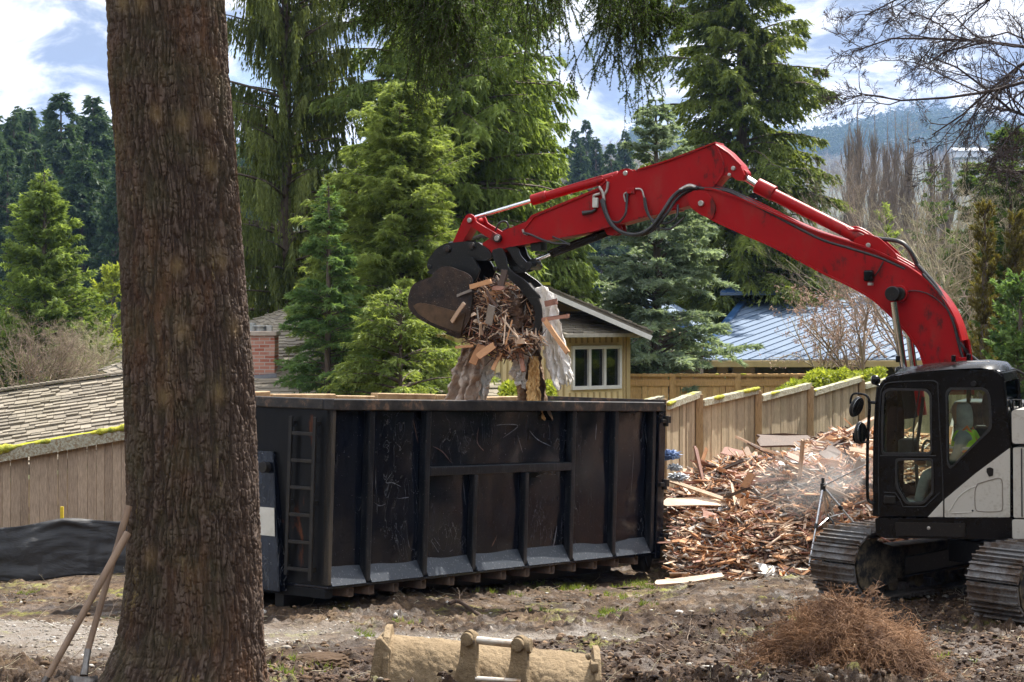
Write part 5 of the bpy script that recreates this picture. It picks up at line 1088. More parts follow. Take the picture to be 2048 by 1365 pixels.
# bucket cylinder along the top of the arm
def cyl_part(name, x0, y0, x1, y1, b, r, mat_, parent=exc, n=22): bb = MB(); bb.cyl(P(x0, y0, b), P(x1, y1, b), r, n); return bb.build(name, mat_, parent, bevel=.006, smooth=True)
bc = cyl_part('bucket_cylinder', 1238, 351, 1068, 400, 0, .055, redp)
cyl_part('gland', 1094, 392, 1064, 401, 0, .068, redp, bc); cyl_part('rod', 1066, 401, 945, 437, 0, .026, chrome, bc); pin(1250, 347, -.07, .07, .055, redp, bc, 'rod_eye')
cyl_part('oil_pipe', 1205, 352, 1100, 384, .03, .012, redp, bc, 10)
for x, y in ((1203, 360), (1222, 354)): pin(x, y, -.075, .075, .02, redp, bc, 'clamp')
# arm cylinder on the boom
ac = cyl_part('arm_cylinder', 1738, 486, 1526, 379, 0, .072, redp)
cyl_part('gland', 1548, 388, 1514, 371, 0, .092, redp, ac); cyl_part('rod', 1518, 373, 1486, 352, 0, .04, chrome, ac); pin(1484, 348, -.10, .10, .055, redp, ac, 'rod_eye'); pin(1739, 489, -.09, .09, .07, redp, ac, 'barrel_eye')
for bs in (-1, 1): pplate('cylinder_lug', [(1700, 492), (1712, 476), (1735, 468), (1758, 476), (1790, 505), (1800, 530), (1750, 515)], bs*.11, .03, redp, boom, rnd=.03)
pin(1736, 491, -.15, .15, .028, silver, boom)
bb = MB()
for off, b_ in ((0, .05), (-5, -.05)):
    bb.tube([P(x, y+off, b_) for x, y in crv([(1690, 455), (1700, 462), (1715, 461), (1740, 474), (1790, 514), (1822, 533), (1850, 553), (1880, 592), (1902, 640)])], .017, 8)
bb.tube([P(x, y, .1) for x, y in crv([(1737, 487), (1752, 500), (1775, 525), (1800, 537)])], .012, 8); bb.tube([P(x, y, .12) for x, y in crv([(1600, 452), (1560, 430), (1500, 402), (1440, 378), (1400, 372)])], .014, 8); bb.tube([P(x, y, .08) for x, y in crv([(1600, 449), (1560, 427), (1500, 398), (1440, 374), (1400, 369)])], .014, 8)
bb.build('oil_pipe', redp, boom, smooth=True)
def hose(pts, b, r, mat_=rubber, parent=exc, name='hose', k=7):
    bb = MB(); Q = catmull([P(x, y, b if not isinstance(b, (list, tuple)) else b[i]) for i, (x, y) in enumerate(pts)], k); bb.tube(Q, [r*(1+.10*(i % 2)) for i in range(len(Q))], 9); return bb.build(name, mat_, parent, smooth=True)
hose([(1388, 376), (1450, 382), (1490, 400), (1560, 437), (1640, 478), (1700, 497), (1760, 516), (1810, 538)], .17, .019, parent=boom); hose([(1395, 374), (1452, 379), (1500, 400), (1570, 437)], .1, .02, parent=boom)
hose([(1722, 472), (1760, 478), (1800, 484), (1820, 502), (1835, 532)], [.0, .02, .06, .08, .05], .024, parent=boom); hose([(1835, 530), (1870, 570), (1898, 620), (1912, 660), (1922, 690), (1948, 718), (1985, 742)], [.05, .1, .15, .16, .16, .12, .1], .022, parent=boom)
hose([(1845, 548), (1880, 590), (1905, 640), (1918, 690), (1930, 730)], .19, .016, parent=boom); hose([(1800, 586), (1830, 582), (1860, 590), (1888, 612), (1910, 640)], .2, .007, parent=boom); hose([(1767, 523), (1755, 545), (1743, 558)], .2, .008, parent=boom)
hose([(1396, 376), (1368, 378), (1345, 395), (1325, 425), (1300, 458), (1268, 470), (1235, 460), (1215, 432), (1206, 398)], [.2, .2, .22, .28, .3, .3, .28, .22, .18], .023, parent=arm)
hose([(1398, 379), (1372, 384), (1350, 402), (1330, 432), (1300, 464), (1262, 470), (1225, 452), (1210, 425), (1203, 400)], [.15, .16, .2, .26, .28, .26, .24, .2, .18], .02, parent=arm)
hose([(1255, 384), (1253, 412), (1250, 430), (1236, 445), (1215, 440)], [.17, .19, .22, .22, .2], .014, parent=arm); hose([(1288, 396), (1292, 420), (1305, 440), (1330, 447), (1352, 435), (1356, 410)], [.17, .2, .24, .26, .24, .18], .014, parent=arm)
hose([(1290, 396), (1296, 425), (1312, 452), (1340, 458), (1368, 435)], [.2, .22, .26, .28, .2], .012, parent=arm)
hose([(1047, 466), (1062, 470), (1085, 480), (1110, 487), (1140, 488)], [.17, .19, .2, .2, .16], .014, parent=arm); hose([(990, 462), (1000, 446), (1012, 444), (1016, 455), (1005, 462)], .05, .012, parent=arm); hose([(1105, 474), (1125, 482), (1140, 490)], .17, .012, parent=arm)
def fit(pts, b, r=.016): bb = MB(); bb.tube(catmull([P(x, y, b) for x, y in pts], 5), r, 9); return bb.build('pipe_fitting', silver, arm, smooth=True)
fit([(1198, 374), (1205, 385), (1209, 402)], .18, .018); fit([(1216, 364), (1214, 380), (1207, 392)], .17, .016); fit([(1200, 388), (1188, 392), (1188, 402)], .18); fit([(1256, 384), (1248, 390), (1251, 404)], .17, .011); fit([(1271, 378), (1283, 380), (1289, 398)], .17, .011); fit([(1360, 381), (1378, 372), (1392, 375)], .2, .025); fit([(1045, 459), (1048, 467), (1055, 470)], .17, .013)
bb = MB(); q = P(1191, 406, .175); bb.box(q, (.07, .05, .12), (hd, lf_d, Vector((0, 0, 1)))); bb.build('valve_block', simple('pale_valve', (.6, .6, .55), (.4, .4, .36), 9), arm, bevel=.008)
bb = MB(); bb.tube([P(1192, 419, .17), P(1184, 424, .17), P(1165, 427, .18)], [.018, .02, .03], 12); bb.build('hose_end', rubber, arm)
bb = MB(); q = P(1262, 382, .165); bb.box(q, (.10, .04, .07), (hd, lf_d, Vector((0, 0, 1)))); bb.build('hose_clamp', redp, arm, bevel=.006)
bb = MB(); q = P(1738, 552, .25); bb.box(q, (.11, .10, .13), (hd, lf_d, Vector((0, 0, 1)))); wl_ = bb.build('work_light', blk, boom, bevel=.02); bb = MB(); q = P(1741, 566, .25); bb.cyl(q, q+Vector((0, 0, -.03)), .035, 12); bb.build('lens', silver, wl_)
bb = MB(); bb.bar(P(1925, 715, .2), P(1925, 738, .2), .08, .10); bb.build('pipe_bracket', redp, boom, bevel=.01)
for bs in (-1, 1):                                # boom cylinders
    b0 = .30*bs; c1_ = P(1797, 588, 0)+lf_d*b0; c2_ = P(1822, 770, 0)+lf_d*b0*.9
    bb = MB(); bb.cyl(c1_+(c2_-c1_)*.09, c2_, .042, 20); rd_ = bb.build('boom_cylinder', chrome, exc, smooth=True); bb = MB(); bb.cyl(c1_-lf_d*.05, c1_+lf_d*.05, .085, 22); bb.build('rod_eye', iron, rd_, bevel=.01, smooth=True)
    bb = MB(); bb.cyl(c2_+(c1_-c2_)*.05, c2_+(c2_-c1_)*.35, .08, 20); bb.build('barrel', redp if bs < 0 else iron, rd_, smooth=True)
# thumb cylinder
tcy = cyl_part('thumb_cylinder', 1228, 460, 1102, 508, 0, .052, blk); cyl_part('rod', 1104, 507, 1066, 523, 0, .026, chrome, tcy); cyl_part('oil_pipe', 1215, 462, 1095, 506, .06, .016, blk, tcy)
pplate('cylinder_lug', [(1205, 452), (1240, 442), (1245, 462), (1228, 472), (1214, 470)], .07, .03, redp, arm, rnd=.02); pplate('cylinder_lug', [(1205, 452), (1240, 442), (1245, 462), (1228, 472), (1214, 470)], -.07, .03, redp, arm, rnd=.02)
pplate('cylinder_lug', [(1060, 484), (1082, 480), (1082, 503), (1062, 502)], 0, .2, iron, arm, rnd=.02)
# bucket linkage
for bs in (-1, 1):
    pplate('link', [(928, 434), (938, 427), (948, 432), (952, 444), (996, 470), (1000, 480), (992, 486), (982, 480), (940, 452)], bs*.17, .035, redp, rnd=.03)
pplate('link', [(928, 436), (945, 436), (948, 446), (926, 482), (922, 496), (900, 496), (906, 484)], 0, .22, redp, rnd=.02)
pin(938, 441, -.21, .21, .045, redp); pin(938, 441, -.23, .23, .03, silver); pin(993, 477, -.22, .22, .05, iron); pin(993, 477, -.235, .235, .035, silver)
# quick coupler
coup = [(853, 532), (857, 518), (872, 498), (890, 487), (930, 483), (957, 485), (978, 500), (985, 515), (975, 522), (945, 521), (920, 521), (895, 526), (878, 534), (866, 541), (856, 540)]
for bs in (-1, 1): pplate('coupler_plate', coup, bs*.16, .04, iron, rnd=.03)
bb = MB(); q = [(866, 530), (880, 505), (905, 492), (950, 490)]; bb.tube([P(x, y, 0) for x, y in q], .06, 10); bb.build('coupler_core', iron, exc)
for x, y in ((894, 499), (943, 493)): pin(x, y, -.20, .20, .05, iron); pin(x, y, -.215, .215, .03, bsteel)
pin(858, 534, -.2, .2, .03, iron)
# bucket
bk = [(818, 606), (820, 588), (827, 573), (840, 564), (863, 556), (872, 543), (884, 535), (898, 533), (932, 546), (944, 556), (946, 585), (940, 640), (922, 668), (900, 664), (862, 649), (832, 631), (821, 618)]
Ob = SC; inner = None
bkt = pplate('bucket', bk, .50, .03, bsteel, rnd=.04); pplate('side_plate', bk, -.50, .03, bsteel, bkt, rnd=.04)
shell = crv([(884, 535), (868, 548), (863, 556), (840, 564), (827, 573), (820, 588), (818, 606), (821, 618), (832, 631), (862, 649), (900, 664), (922, 670)], 4)
bb = MB(); Q = [P(x, y, .49)-lf_d*.49 for x, y in shell]
for i in range(len(Q)-1): bb.bar(Q[i], Q[i+1], .98, .03, up=Vector((0, 0, 1)) if abs((Q[i+1]-Q[i]).normalized().z) < .9 else hd)
bb.build('bucket_shell', bsteel, bkt)
wear = crv([(826, 612), (840, 606), (870, 612), (900, 620), (930, 628)], 3)+[(922, 664), (900, 660), (862, 645), (836, 628)]; pplate('wear_plate', wear, .525, .018, simple('worn_bucket_steel', (.13, .08, .045), (.06, .038, .022), 6, .5, .4, .4), bkt, rnd=.01)
for bs in (-1, 1): pplate('bucket_ear', [(852, 545), (868, 535), (880, 515), (945, 515), (960, 540), (950, 565), (900, 550), (870, 552)], bs*.24, .035, iron, bkt, rnd=.03)
for i in range(5):
    b_ = -.42+i*.21; pplate('tooth', [(900, 658), (930, 668), (915, 678), (890, 668)], b_, .07, bsteel, bkt)
# thumb
th_pts = crv([(985, 500), (1003, 497), (1012, 520), (1016, 535), (1030, 548), (1050, 562), (1068, 580), (1078, 592)], 3)+crv([(1083, 615), (1084, 640)], 3)[:0]+[(1080, 597)]+crv([(1056, 600), (1038, 577), (1015, 556), (1000, 545), (990, 526), (983, 508)], 3)
thb = pplate('thumb', th_pts, .20, .04, iron, bevel=.004)
pplate('thumb_plate', th_pts, -.20, .04, iron, thb, bevel=.004)
bb = MB(); q = [P(x, y, 0) for x, y in [(1052, 566), (1076, 592)]]; bb.prism([q[0]-lf_d*.2, q[1]-lf_d*.2, q[1]+lf_d*.2, q[0]+lf_d*.2], Vector((0, 0, -.05))); bb.build('thumb_crosspiece', simple('worn_shiny_iron', (.16, .15, .14), (.05, .05, .05), 20, .35, .5), thb)
for i, b_ in enumerate((.24, .08, -.08, -.24)):
    t_ = [(1056, 596), (1074, 594)]+crv([(1081, 612), (1083, 635), (1080, 655), (1074, 668)], 3)+crv([(1066, 660), (1070, 640), (1068, 618), (1058, 604)], 3); pplate('thumb_tine', t_, b_, .045, iron, thb, bevel=.004)
for bs in (-1, 1): pplate('thumb_link', crv([(1004, 478), (1018, 484), (1034, 494), (1040, 510), (1052, 524)], 3)+[(1060, 532), (1052, 541)]+crv([(1040, 536), (1028, 522), (1018, 505), (1002, 492)], 3), bs*.12, .04, iron, thb, bevel=.004)
for bs in (-1, 1): pplate('thumb_link', [(993, 536), (1046, 531), (1058, 536), (1050, 544), (994, 546)], bs*.09, .05, iron, thb, rnd=.02)
pin(1056, 532, -.18, .18, .05, iron); pin(1066, 526, -.07, .07, .055, iron); pin(990, 538, -.24, .24, .03, iron)

# ---- cab
CB = 1.30; CW = 1.0; UP = Vector((0, 0, 1))
side = [(1748, 1033), (1749, 950), (1751, 870), (1755, 800), (1758, 775), (1770, 760), (1785, 753), (1830, 747), (1900, 743), (1985, 741), (1999, 747), (2005, 765), (2008, 800), (2014, 840), (2020, 870), (2022, 900), (2022, 1033)]
w1 = [(1770, 787), (1780, 781), (1852, 782), (1860, 792), (1862, 905), (1767, 905), (1768, 850)]
w2 = [(1896, 788), (1902, 780), (1965, 780), (1974, 786), (1978, 800), (1980, 855), (1903, 934), (1897, 925)]
w3 = [(1795, 921), (1864, 921), (1864, 984), (1846, 1004), (1815, 1004), (1797, 972)]
cabx = empty('x', (0, 0, 0)); bpy.data.objects.remove(cabx)
cab = pplate('cab', side, CB, .05, blk, holes=[w1, w2, w3], rnd=.03, bevel=.008)
w1b = [(1765, 785), (1775, 777), (1975, 777), (1984, 790), (1990, 880), (1988, 930), (1768, 930)]
side2 = side
# far side: same outline in metres, moved across the cab
O1 = SC+lf_d*CB
o2 = pl2(side, CB, O1); h2 = pl2([(1770, 777), (1900, 772), (1900, 950), (1768, 985)], CB, O1); h3 = pl2([(1908, 772), (1985, 772), (2002, 870), (2002, 960), (1908, 960)], CB, O1)
me = plate([(p.x, p.y) for p in roundpoly(o2, .03)], [[(p.x, p.y) for p in roundpoly(h2, .03)], [(p.x, p.y) for p in roundpoly(h3, .03)]], O1-lf_d*CW, -hd, UP, .05); me.materials.append(blk); put('cab_wall', me, cab)
def C3(x, y, d=0): return P(x, y, CB)-lf_d*d      # cab point, d metres across
def cross(name, pts, mat_, th=.04, par=cab, d0=.03, d1=None, bev=.01):  # strip across the cab following profile pts
    d1 = CW-.03 if d1 is None else d1; bb = MB(); Q = [C3(x, y, 0) for x, y in pts]
    for i in range(len(Q)-1):
        dd = (Q[i+1]-Q[i]).normalized(); nrm_ = dd.cross(lf_d).normalized(); bb.prism([Q[i]-lf_d*d0-nrm_*th/2, Q[i+1]-lf_d*d0-nrm_*th/2, Q[i+1]-lf_d*d1-nrm_*th/2, Q[i]-lf_d*d1-nrm_*th/2], nrm_*th)
    return bb.build(name, mat_, par, bevel=bev)
roofp = [(1758, 775), (1770, 760), (1785, 753), (1830, 747), (1900, 743), (1985, 741), (1999, 747)]
cross('roof', roofp, blk)
# raised domed roof skin, as on the photo, with hatch and slots
bb = MB(); n_ = 14; ring = [(1768, 760), (1790, 749), (1840, 741), (1900, 736), (1960, 733), (1992, 737), (2003, 748)]; rows = []
for j in range(n_+1):
    d_ = j/n_*CW; rise_ = .075*math.sin(math.pi*j/n_)**.6+.015; rows.append([C3(x, y+6, d_)+UP*(rise_*(1 if 0 < i < len(ring)-1 else .15)) for i, (x, y) in enumerate(ring)])
vs = [v for r in rows for v in r]; k_ = len(ring); bb.add(vs, [[j*k_+i, j*k_+i+1, (j+1)*k_+i+1, (j+1)*k_+i] for j in range(n_) for i in range(k_-1)]); bb.build('roof_shell', blk, cab, smooth='all')
for (xa, xb, d_) in ((1925, 1970, .28), (1928, 1972, .42), (1932, 1974, .56)):
    bb = MB(); bb.bar(C3(xa, 744, d_)+UP*.09, C3(xb, 742, d_)+UP*.08, .035, .03); bb.build('roof_slot', silver, cab, bevel=.005)
for (x_, d_) in ((1900, .2), (1912, .75), (1792, .1)):
    bb = MB(); q = C3(x_, 742, d_)+UP*.09; bb.cyl(q, q+UP*.07, .025, 10); bb.build('roof_knob', blk, cab, bevel=.005)
cross('windscreen_frame', [(1755, 800), (1758, 775)], blk, .05); cross('front_panel', [(1748, 1033), (1749, 985)], blk, .05); cross('rear_panel', [(2022, 1033), (2022, 905)], blk, .05); cross('rear_pillar', [(2005, 765), (1999, 747)], blk, .05); cross('cab_floor', [(1750, 1030), (2020, 1030)], iron, .05)
for nm_, pts in (('windscreen', [(1750, 985), (1751, 870), (1755, 800)]), ('rear_glass', [(2021, 905), (2014, 840), (2008, 800), (2005, 767)])): cross(nm_, pts, glassm, .008, bev=0)
for ds in (.02, CW-.02):
    bb = MB(); Q = [C3(x, y, ds) for x, y in ((1750, 985), (1751, 870), (1755, 800), (1758, 775))]; bb.tube(Q, .03, 8); bb.build('pillar', blk, cab); bb = MB(); Q = [C3(x, y, ds) for x, y in ((2021, 905), (2014, 840), (2008, 800), (2005, 765))]; bb.tube(Q, .03, 8); bb.build('pillar', blk, cab)
for nm_, wn_ in (('door_window', w1), ('side_window', w2), ('lower_window', w3)):
    O_ = SC+lf_d*CB; o_ = [(p.x, p.y) for p in roundpoly(pl2(wn_, CB, O_), .03)]; me = plate(o_, [], O_-lf_d*.005, -hd, UP, .006); me.materials.append(glassm); put(nm_, me, cab)
    big = roundpoly(pl2(wn_, CB, O_), .035); c_ = sum(big, Vector((0, 0)))/len(big); outr = [((p-c_)*1.0+(p-c_).normalized()*.028+c_) for p in big]
    me = plate([(p.x, p.y) for p in outr], [[(p.x, p.y) for p in big]], O_+lf_d*.032, -hd, UP, .014); me.materials.append(rubber); put('window_seal', me, cab, bevel=.003)
for nm_, wn_, b_ in (('side_window', h2, 0), ('side_window', h3, 0)):
    me = plate([(p[0], p[1]) for p in wn_], [], O1-lf_d*CW, -hd, UP, .006); me.materials.append(glassm); put(nm_, me, cab)
# door outline grooves, handle, white panels
def tline(pts, b, r, mat_, name, par=cab, closed=False):
    bb = MB(); q = [P(x, y, b) for x, y in pts]; q = q+[q[0]] if closed else q; bb.tube(q, r, 6); return bb.build(name, mat_, par, smooth=True)
tline(crv([(1758, 1028), (1757, 900), (1760, 800), (1768, 772), (1785, 765), (1850, 762), (1872, 764), (1876, 780), (1879, 850), (1884, 930), (1887, 1032)], 4), CB+.03, .006, rubber, 'door_seal')
tline([(1760, 912), (1872, 912)], CB+.03, .005, rubber, 'door_seal'); tline([(1768, 985), (1790, 986), (1800, 1000), (1806, 1014), (1850, 1014), (1880, 985)], CB+.032, .005, iron, 'door_crease')
bb = MB(); q = P(1780, 1000, CB+.035); bb.box(q, (.13, .03, .09), (hd, lf_d, UP)); bb.build('door_handle', iron, cab, bevel=.01)
bb = MB(); q = P(1948, 768, CB+.03); bb.cyl(q, q+lf_d*.03, .03, 14); bb.build('door_latch', iron, cab, bevel=.005)
wp1 = [(2020, 896), (2020, 1035), (1889, 1035), (1889, 999), (1950, 948)]; wpl = pplate('white_side_panel', wp1, CB+.032, .016, wht, cab, rnd=.01, bevel=.006); pplate('white_door_corner', [(1886, 1001), (1886, 1035), (1855, 1035)], CB+.032, .016, wht, cab, bevel=.005)
tline([(x, y) for x, y in roundpx] if False else crv([(1955, 968), (1975, 962), (1996, 957), (2004, 963), (2005, 990), (2005, 1016), (1998, 1023), (1960, 1023), (1951, 1016), (1950, 985), (1955, 968)], 4), CB+.041, .006, simple('panel_groove', (.25, .22, .18), (.2, .17, .14), bump=0), 'hatch_outline')
tline(crv([(1897, 1026), (1915, 997), (1935, 980), (1952, 973)], 4), CB+.041, .006, wht, 'panel_crease'); tline([(1897, 1027), (1945, 1025)], CB+.041, .005, wht, 'panel_crease')
pplate('lock_recess', [(1973, 945), (1973, 937), (1980, 935), (1987, 938), (1986, 952), (1978, 954)], CB+.043, .006, iron, cab, rnd=.01); pin(1945, 1022, CB+.03, CB+.045, .012, iron, cab, 'screw')
# interior: seat, console, wheel, wiper post
seatm = simple('seat_fabric', (.05, .055, .05), (.03, .03, .03), 20, .9); conm = simple('console_plastic', (.10, .10, .095), (.06, .06, .055), 9, .6)
bb = MB(); q = C3(1945, 988, .42); bb.box(q, (.5, .5, .14), (hd, lf_d, UP)); bb.build('seat', seatm, cab, bevel=.04)
q1, q2 = C3(1975, 985, .5), C3(1985, 880, .5); bb = MB(); bb.bar(q1, q2, .46, .12, up=hd); bb.build('seat_back', seatm, cab, bevel=.05)
bm = bmesh.new(); bmesh.ops.create_icosphere(bm, subdivisions=3, radius=1); q = C3(1962, 822, .45)
for v in bm.verts: v.co = q+hd*(v.co.x*.07)+lf_d*(v.co.y*.14)+UP*(v.co.z*.20)
me = bpy.data.meshes.new('h'); bm.to_mesh(me); bm.free(); me.materials.append(seatm); put('headrest', me, cab, smooth='all')
for d_ in (.2, .8): bb = MB(); bb.box(C3(1925, 955, d_), (.5, .14, .3), (hd, lf_d, UP)); bb.build('console', conm, cab, bevel=.03); bb = MB(); bb.tube([C3(1900, 935, d_), C3(1893, 910, d_)], .015, 8); bb.build('joystick', rubber, cab)
bb = MB(); bb.box(C3(1790, 905, .72), (.18, .3, .2), (hd, lf_d, UP)); bb.build('display', conm, cab, bevel=.02)
bb = MB(); bb.tube([C3(1815, 1025, .6), C3(1808, 920, .62), C3(1822, 800, .66)], .02, 8); bb.build('inner_post', conm, cab); bb = MB(); bb.tube([C3(1812, 915, .3), C3(1816, 850, .32), C3(1826, 785, .34)], .009, 8); bb.build('wiper_arm', rubber, cab)
bb = MB(); bb.tube([C3(1840, 905, .4)+hd*math.cos(a)*.02+lf_d*math.cos(a)*.17+UP*math.sin(a)*.10 for a in [i*math.pi/10 for i in range(21)]], .014, 8); bb.build('control_ring', conm, cab)
bb = MB(); bb.cyl(C3(1972, 860, .95)+hd*.0, C3(1972, 800, .95), .03, 10); bb.build('amber_strap', simple('amber_plastic', (.85, .45, .02), (.7, .35, .02)), cab)
# mirrors, grab rail, lamps
gr = tline(crv([(1747, 1008), (1738, 1002), (1735, 985), (1735, 900), (1737, 850), (1739, 815), (1738, 800)], 4), CB+.10, .018, blk, 'grab_rail', exc); tline([(1745, 1008), (1750, 1006)], CB+.05, .018, blk, 'bracket', gr); tline([(1738, 805), (1752, 806)], CB+.06, .018, blk, 'bracket', gr)
tline(crv([(1739, 806), (1736, 795), (1726, 789), (1708, 788), (1702, 798), (1701, 808)], 4), CB+.12, .013, blk, 'mirror_arm', gr); tline(crv([(1737, 884), (1720, 886), (1709, 882), (1707, 866)], 4), CB+.12, .013, blk, 'mirror_arm', gr)
def mirror(x, y, hx, hy, tilt):
    q = P(x, y, CB+.14); bm = bmesh.new(); bmesh.ops.create_icosphere(bm, subdivisions=3, radius=1)
    a_ = (hd*.55+lf_d*.35).normalized(); n__ = hd*.8-lf_d*.5; n__.normalize(); u_ = (UP+hd*tilt).normalized(); s__ = u_.cross(n__).normalized()
    for v in bm.verts: v.co = q+s__*(v.co.x*hx)+u_*(v.co.y*hy)+n__*(v.co.z*.03)
    me = bpy.data.meshes.new('m'); bm.to_mesh(me); bm.free(); me.materials.append(rubber); mo = put('mirror', me, gr, smooth='all')
    me = plate([(math.cos(i*math.pi/12)*hx*.86, math.sin(i*math.pi/12)*hy*.88) for i in range(24)], [], q-n__*.032, s__, u_, .004); me.materials.append(bpy.data.materials.get('mirror_glass') or NMmir()); put('mirror_glass', me, mo)
def NMmir(): g = NM('mirror_glass'); return g.done(g.principled((.85, .88, .9), .03, 1.0))
mirror(1712, 814, .085, .12, -.35); mirror(1720, 866, .085, .125, 0)
for x, y in ((1746, 761), (1767, 748)):
    bm = bmesh.new(); bmesh.ops.create_icosphere(bm, subdivisions=3, radius=1); q = C3(x, y, .1 if x < 1760 else .8)
    for v in bm.verts: v.co = q+hd*(min(v.co.x, .55)*.06)+lf_d*(v.co.y*.055)+UP*(v.co.z*.055)
    me = bpy.data.meshes.new('l'); bm.to_mesh(me); bm.free(); me.materials.append(blk); lo3 = put('head_lamp', me, exc, smooth='all'); bb = MB(); bb.tube([q-UP*.04, q-UP*.08-hd*.08], .015, 8); bb.build('lamp_bracket', blk, lo3); bb = MB(); bb.cyl(q+hd*.034, q+hd*.038, .042, 16); bb.build('lens', silver, lo3)
# base sill, body, counterweight
pplate('cab_base', [(1750, 1037), (2023, 1037), (2023, 1077), (1990, 1079), (1770, 1077), (1752, 1070)], CB-.25, .56, blk, rnd=.02, bevel=.01); pin(1857, 1057, CB+.02, CB+.045, .02, silver, exc, 'grease_cap'); pplate('sill_panel', [(1790, 1045), (1930, 1047), (1930, 1074), (1792, 1072)], CB+.035, .01, iron, rnd=.01)
deck = MB(); deck.box(SC+hd*-.35+UP*.98, (3.1, 2.35, .22), (hd, lf_d, UP)); deck.build('deck', iron, exc, bevel=.02)
pplate('body_side', [(2026, 896), (2120, 892), (2120, 1036), (2027, 1036)], CB-.6, 1.3, wht, rnd=.02, bevel=.01); tline([(2043, 897), (2044, 1034)], CB+.055, .007, rubber, 'body_groove', exc)
pplate('body_shoulder', [(2023, 823), (2030, 820), (2130, 818), (2130, 888), (2024, 888)], CB-.58, 1.32, wht, rnd=.04, bevel=.02); pplate('body_skirt', [(2024, 1040), (2130, 1040), (2130, 1079), (2025, 1078)], CB-.6, 1.34, wht, rnd=.02, bevel=.02)
cwt = MB(); cwt.box(SC-hd*1.75+UP*1.35, (.7, 2.5, .95), (hd, lf_d, UP)); cwt.build('counterweight', wht, exc, bevel=.12)
hood = MB(); hood.box(SC-hd*1.05-lf_d*.35+UP*2.02, (1.5, 1.4, .42), (hd, lf_d, UP)); hood.build('engine_hood', blk, exc, bevel=.05)
hood = MB(); hood.box(SC-hd*.2-lf_d*.85+UP*1.6, (2.1, .7, 1.05), (hd, lf_d, UP)); hood.build('tank_box', iron, exc, bevel=.03)
hood = MB(); hood.box(SC-hd*.62+lf_d*.5+UP*2.0, (.05, .9, .62), (hd, lf_d, UP)); hood.build('hood_grille', blk, exc, bevel=.01)
rl = MB(); rl.tube([P(2026, 835, .9), P(2026, 800, .9), P(2040, 800, .9), P(2040, 835, .9)], .012, 8); rl.tube([P(2008, 742, .5), P(2020, 735, .3), P(2048, 748, .2)], .015, 8); rl.build('handrail', iron, exc)
for bs in (-.24, .24): bb = MB(); q = SC+hd*.35+UP*1.05+lf_d*bs; bb.prism([q-hd*.35, q+hd*.45, q+hd*.1+UP*.85, q-hd*.15+UP*.85], lf_d*.05); bb.build('boom_bracket', iron, exc, bevel=.02)
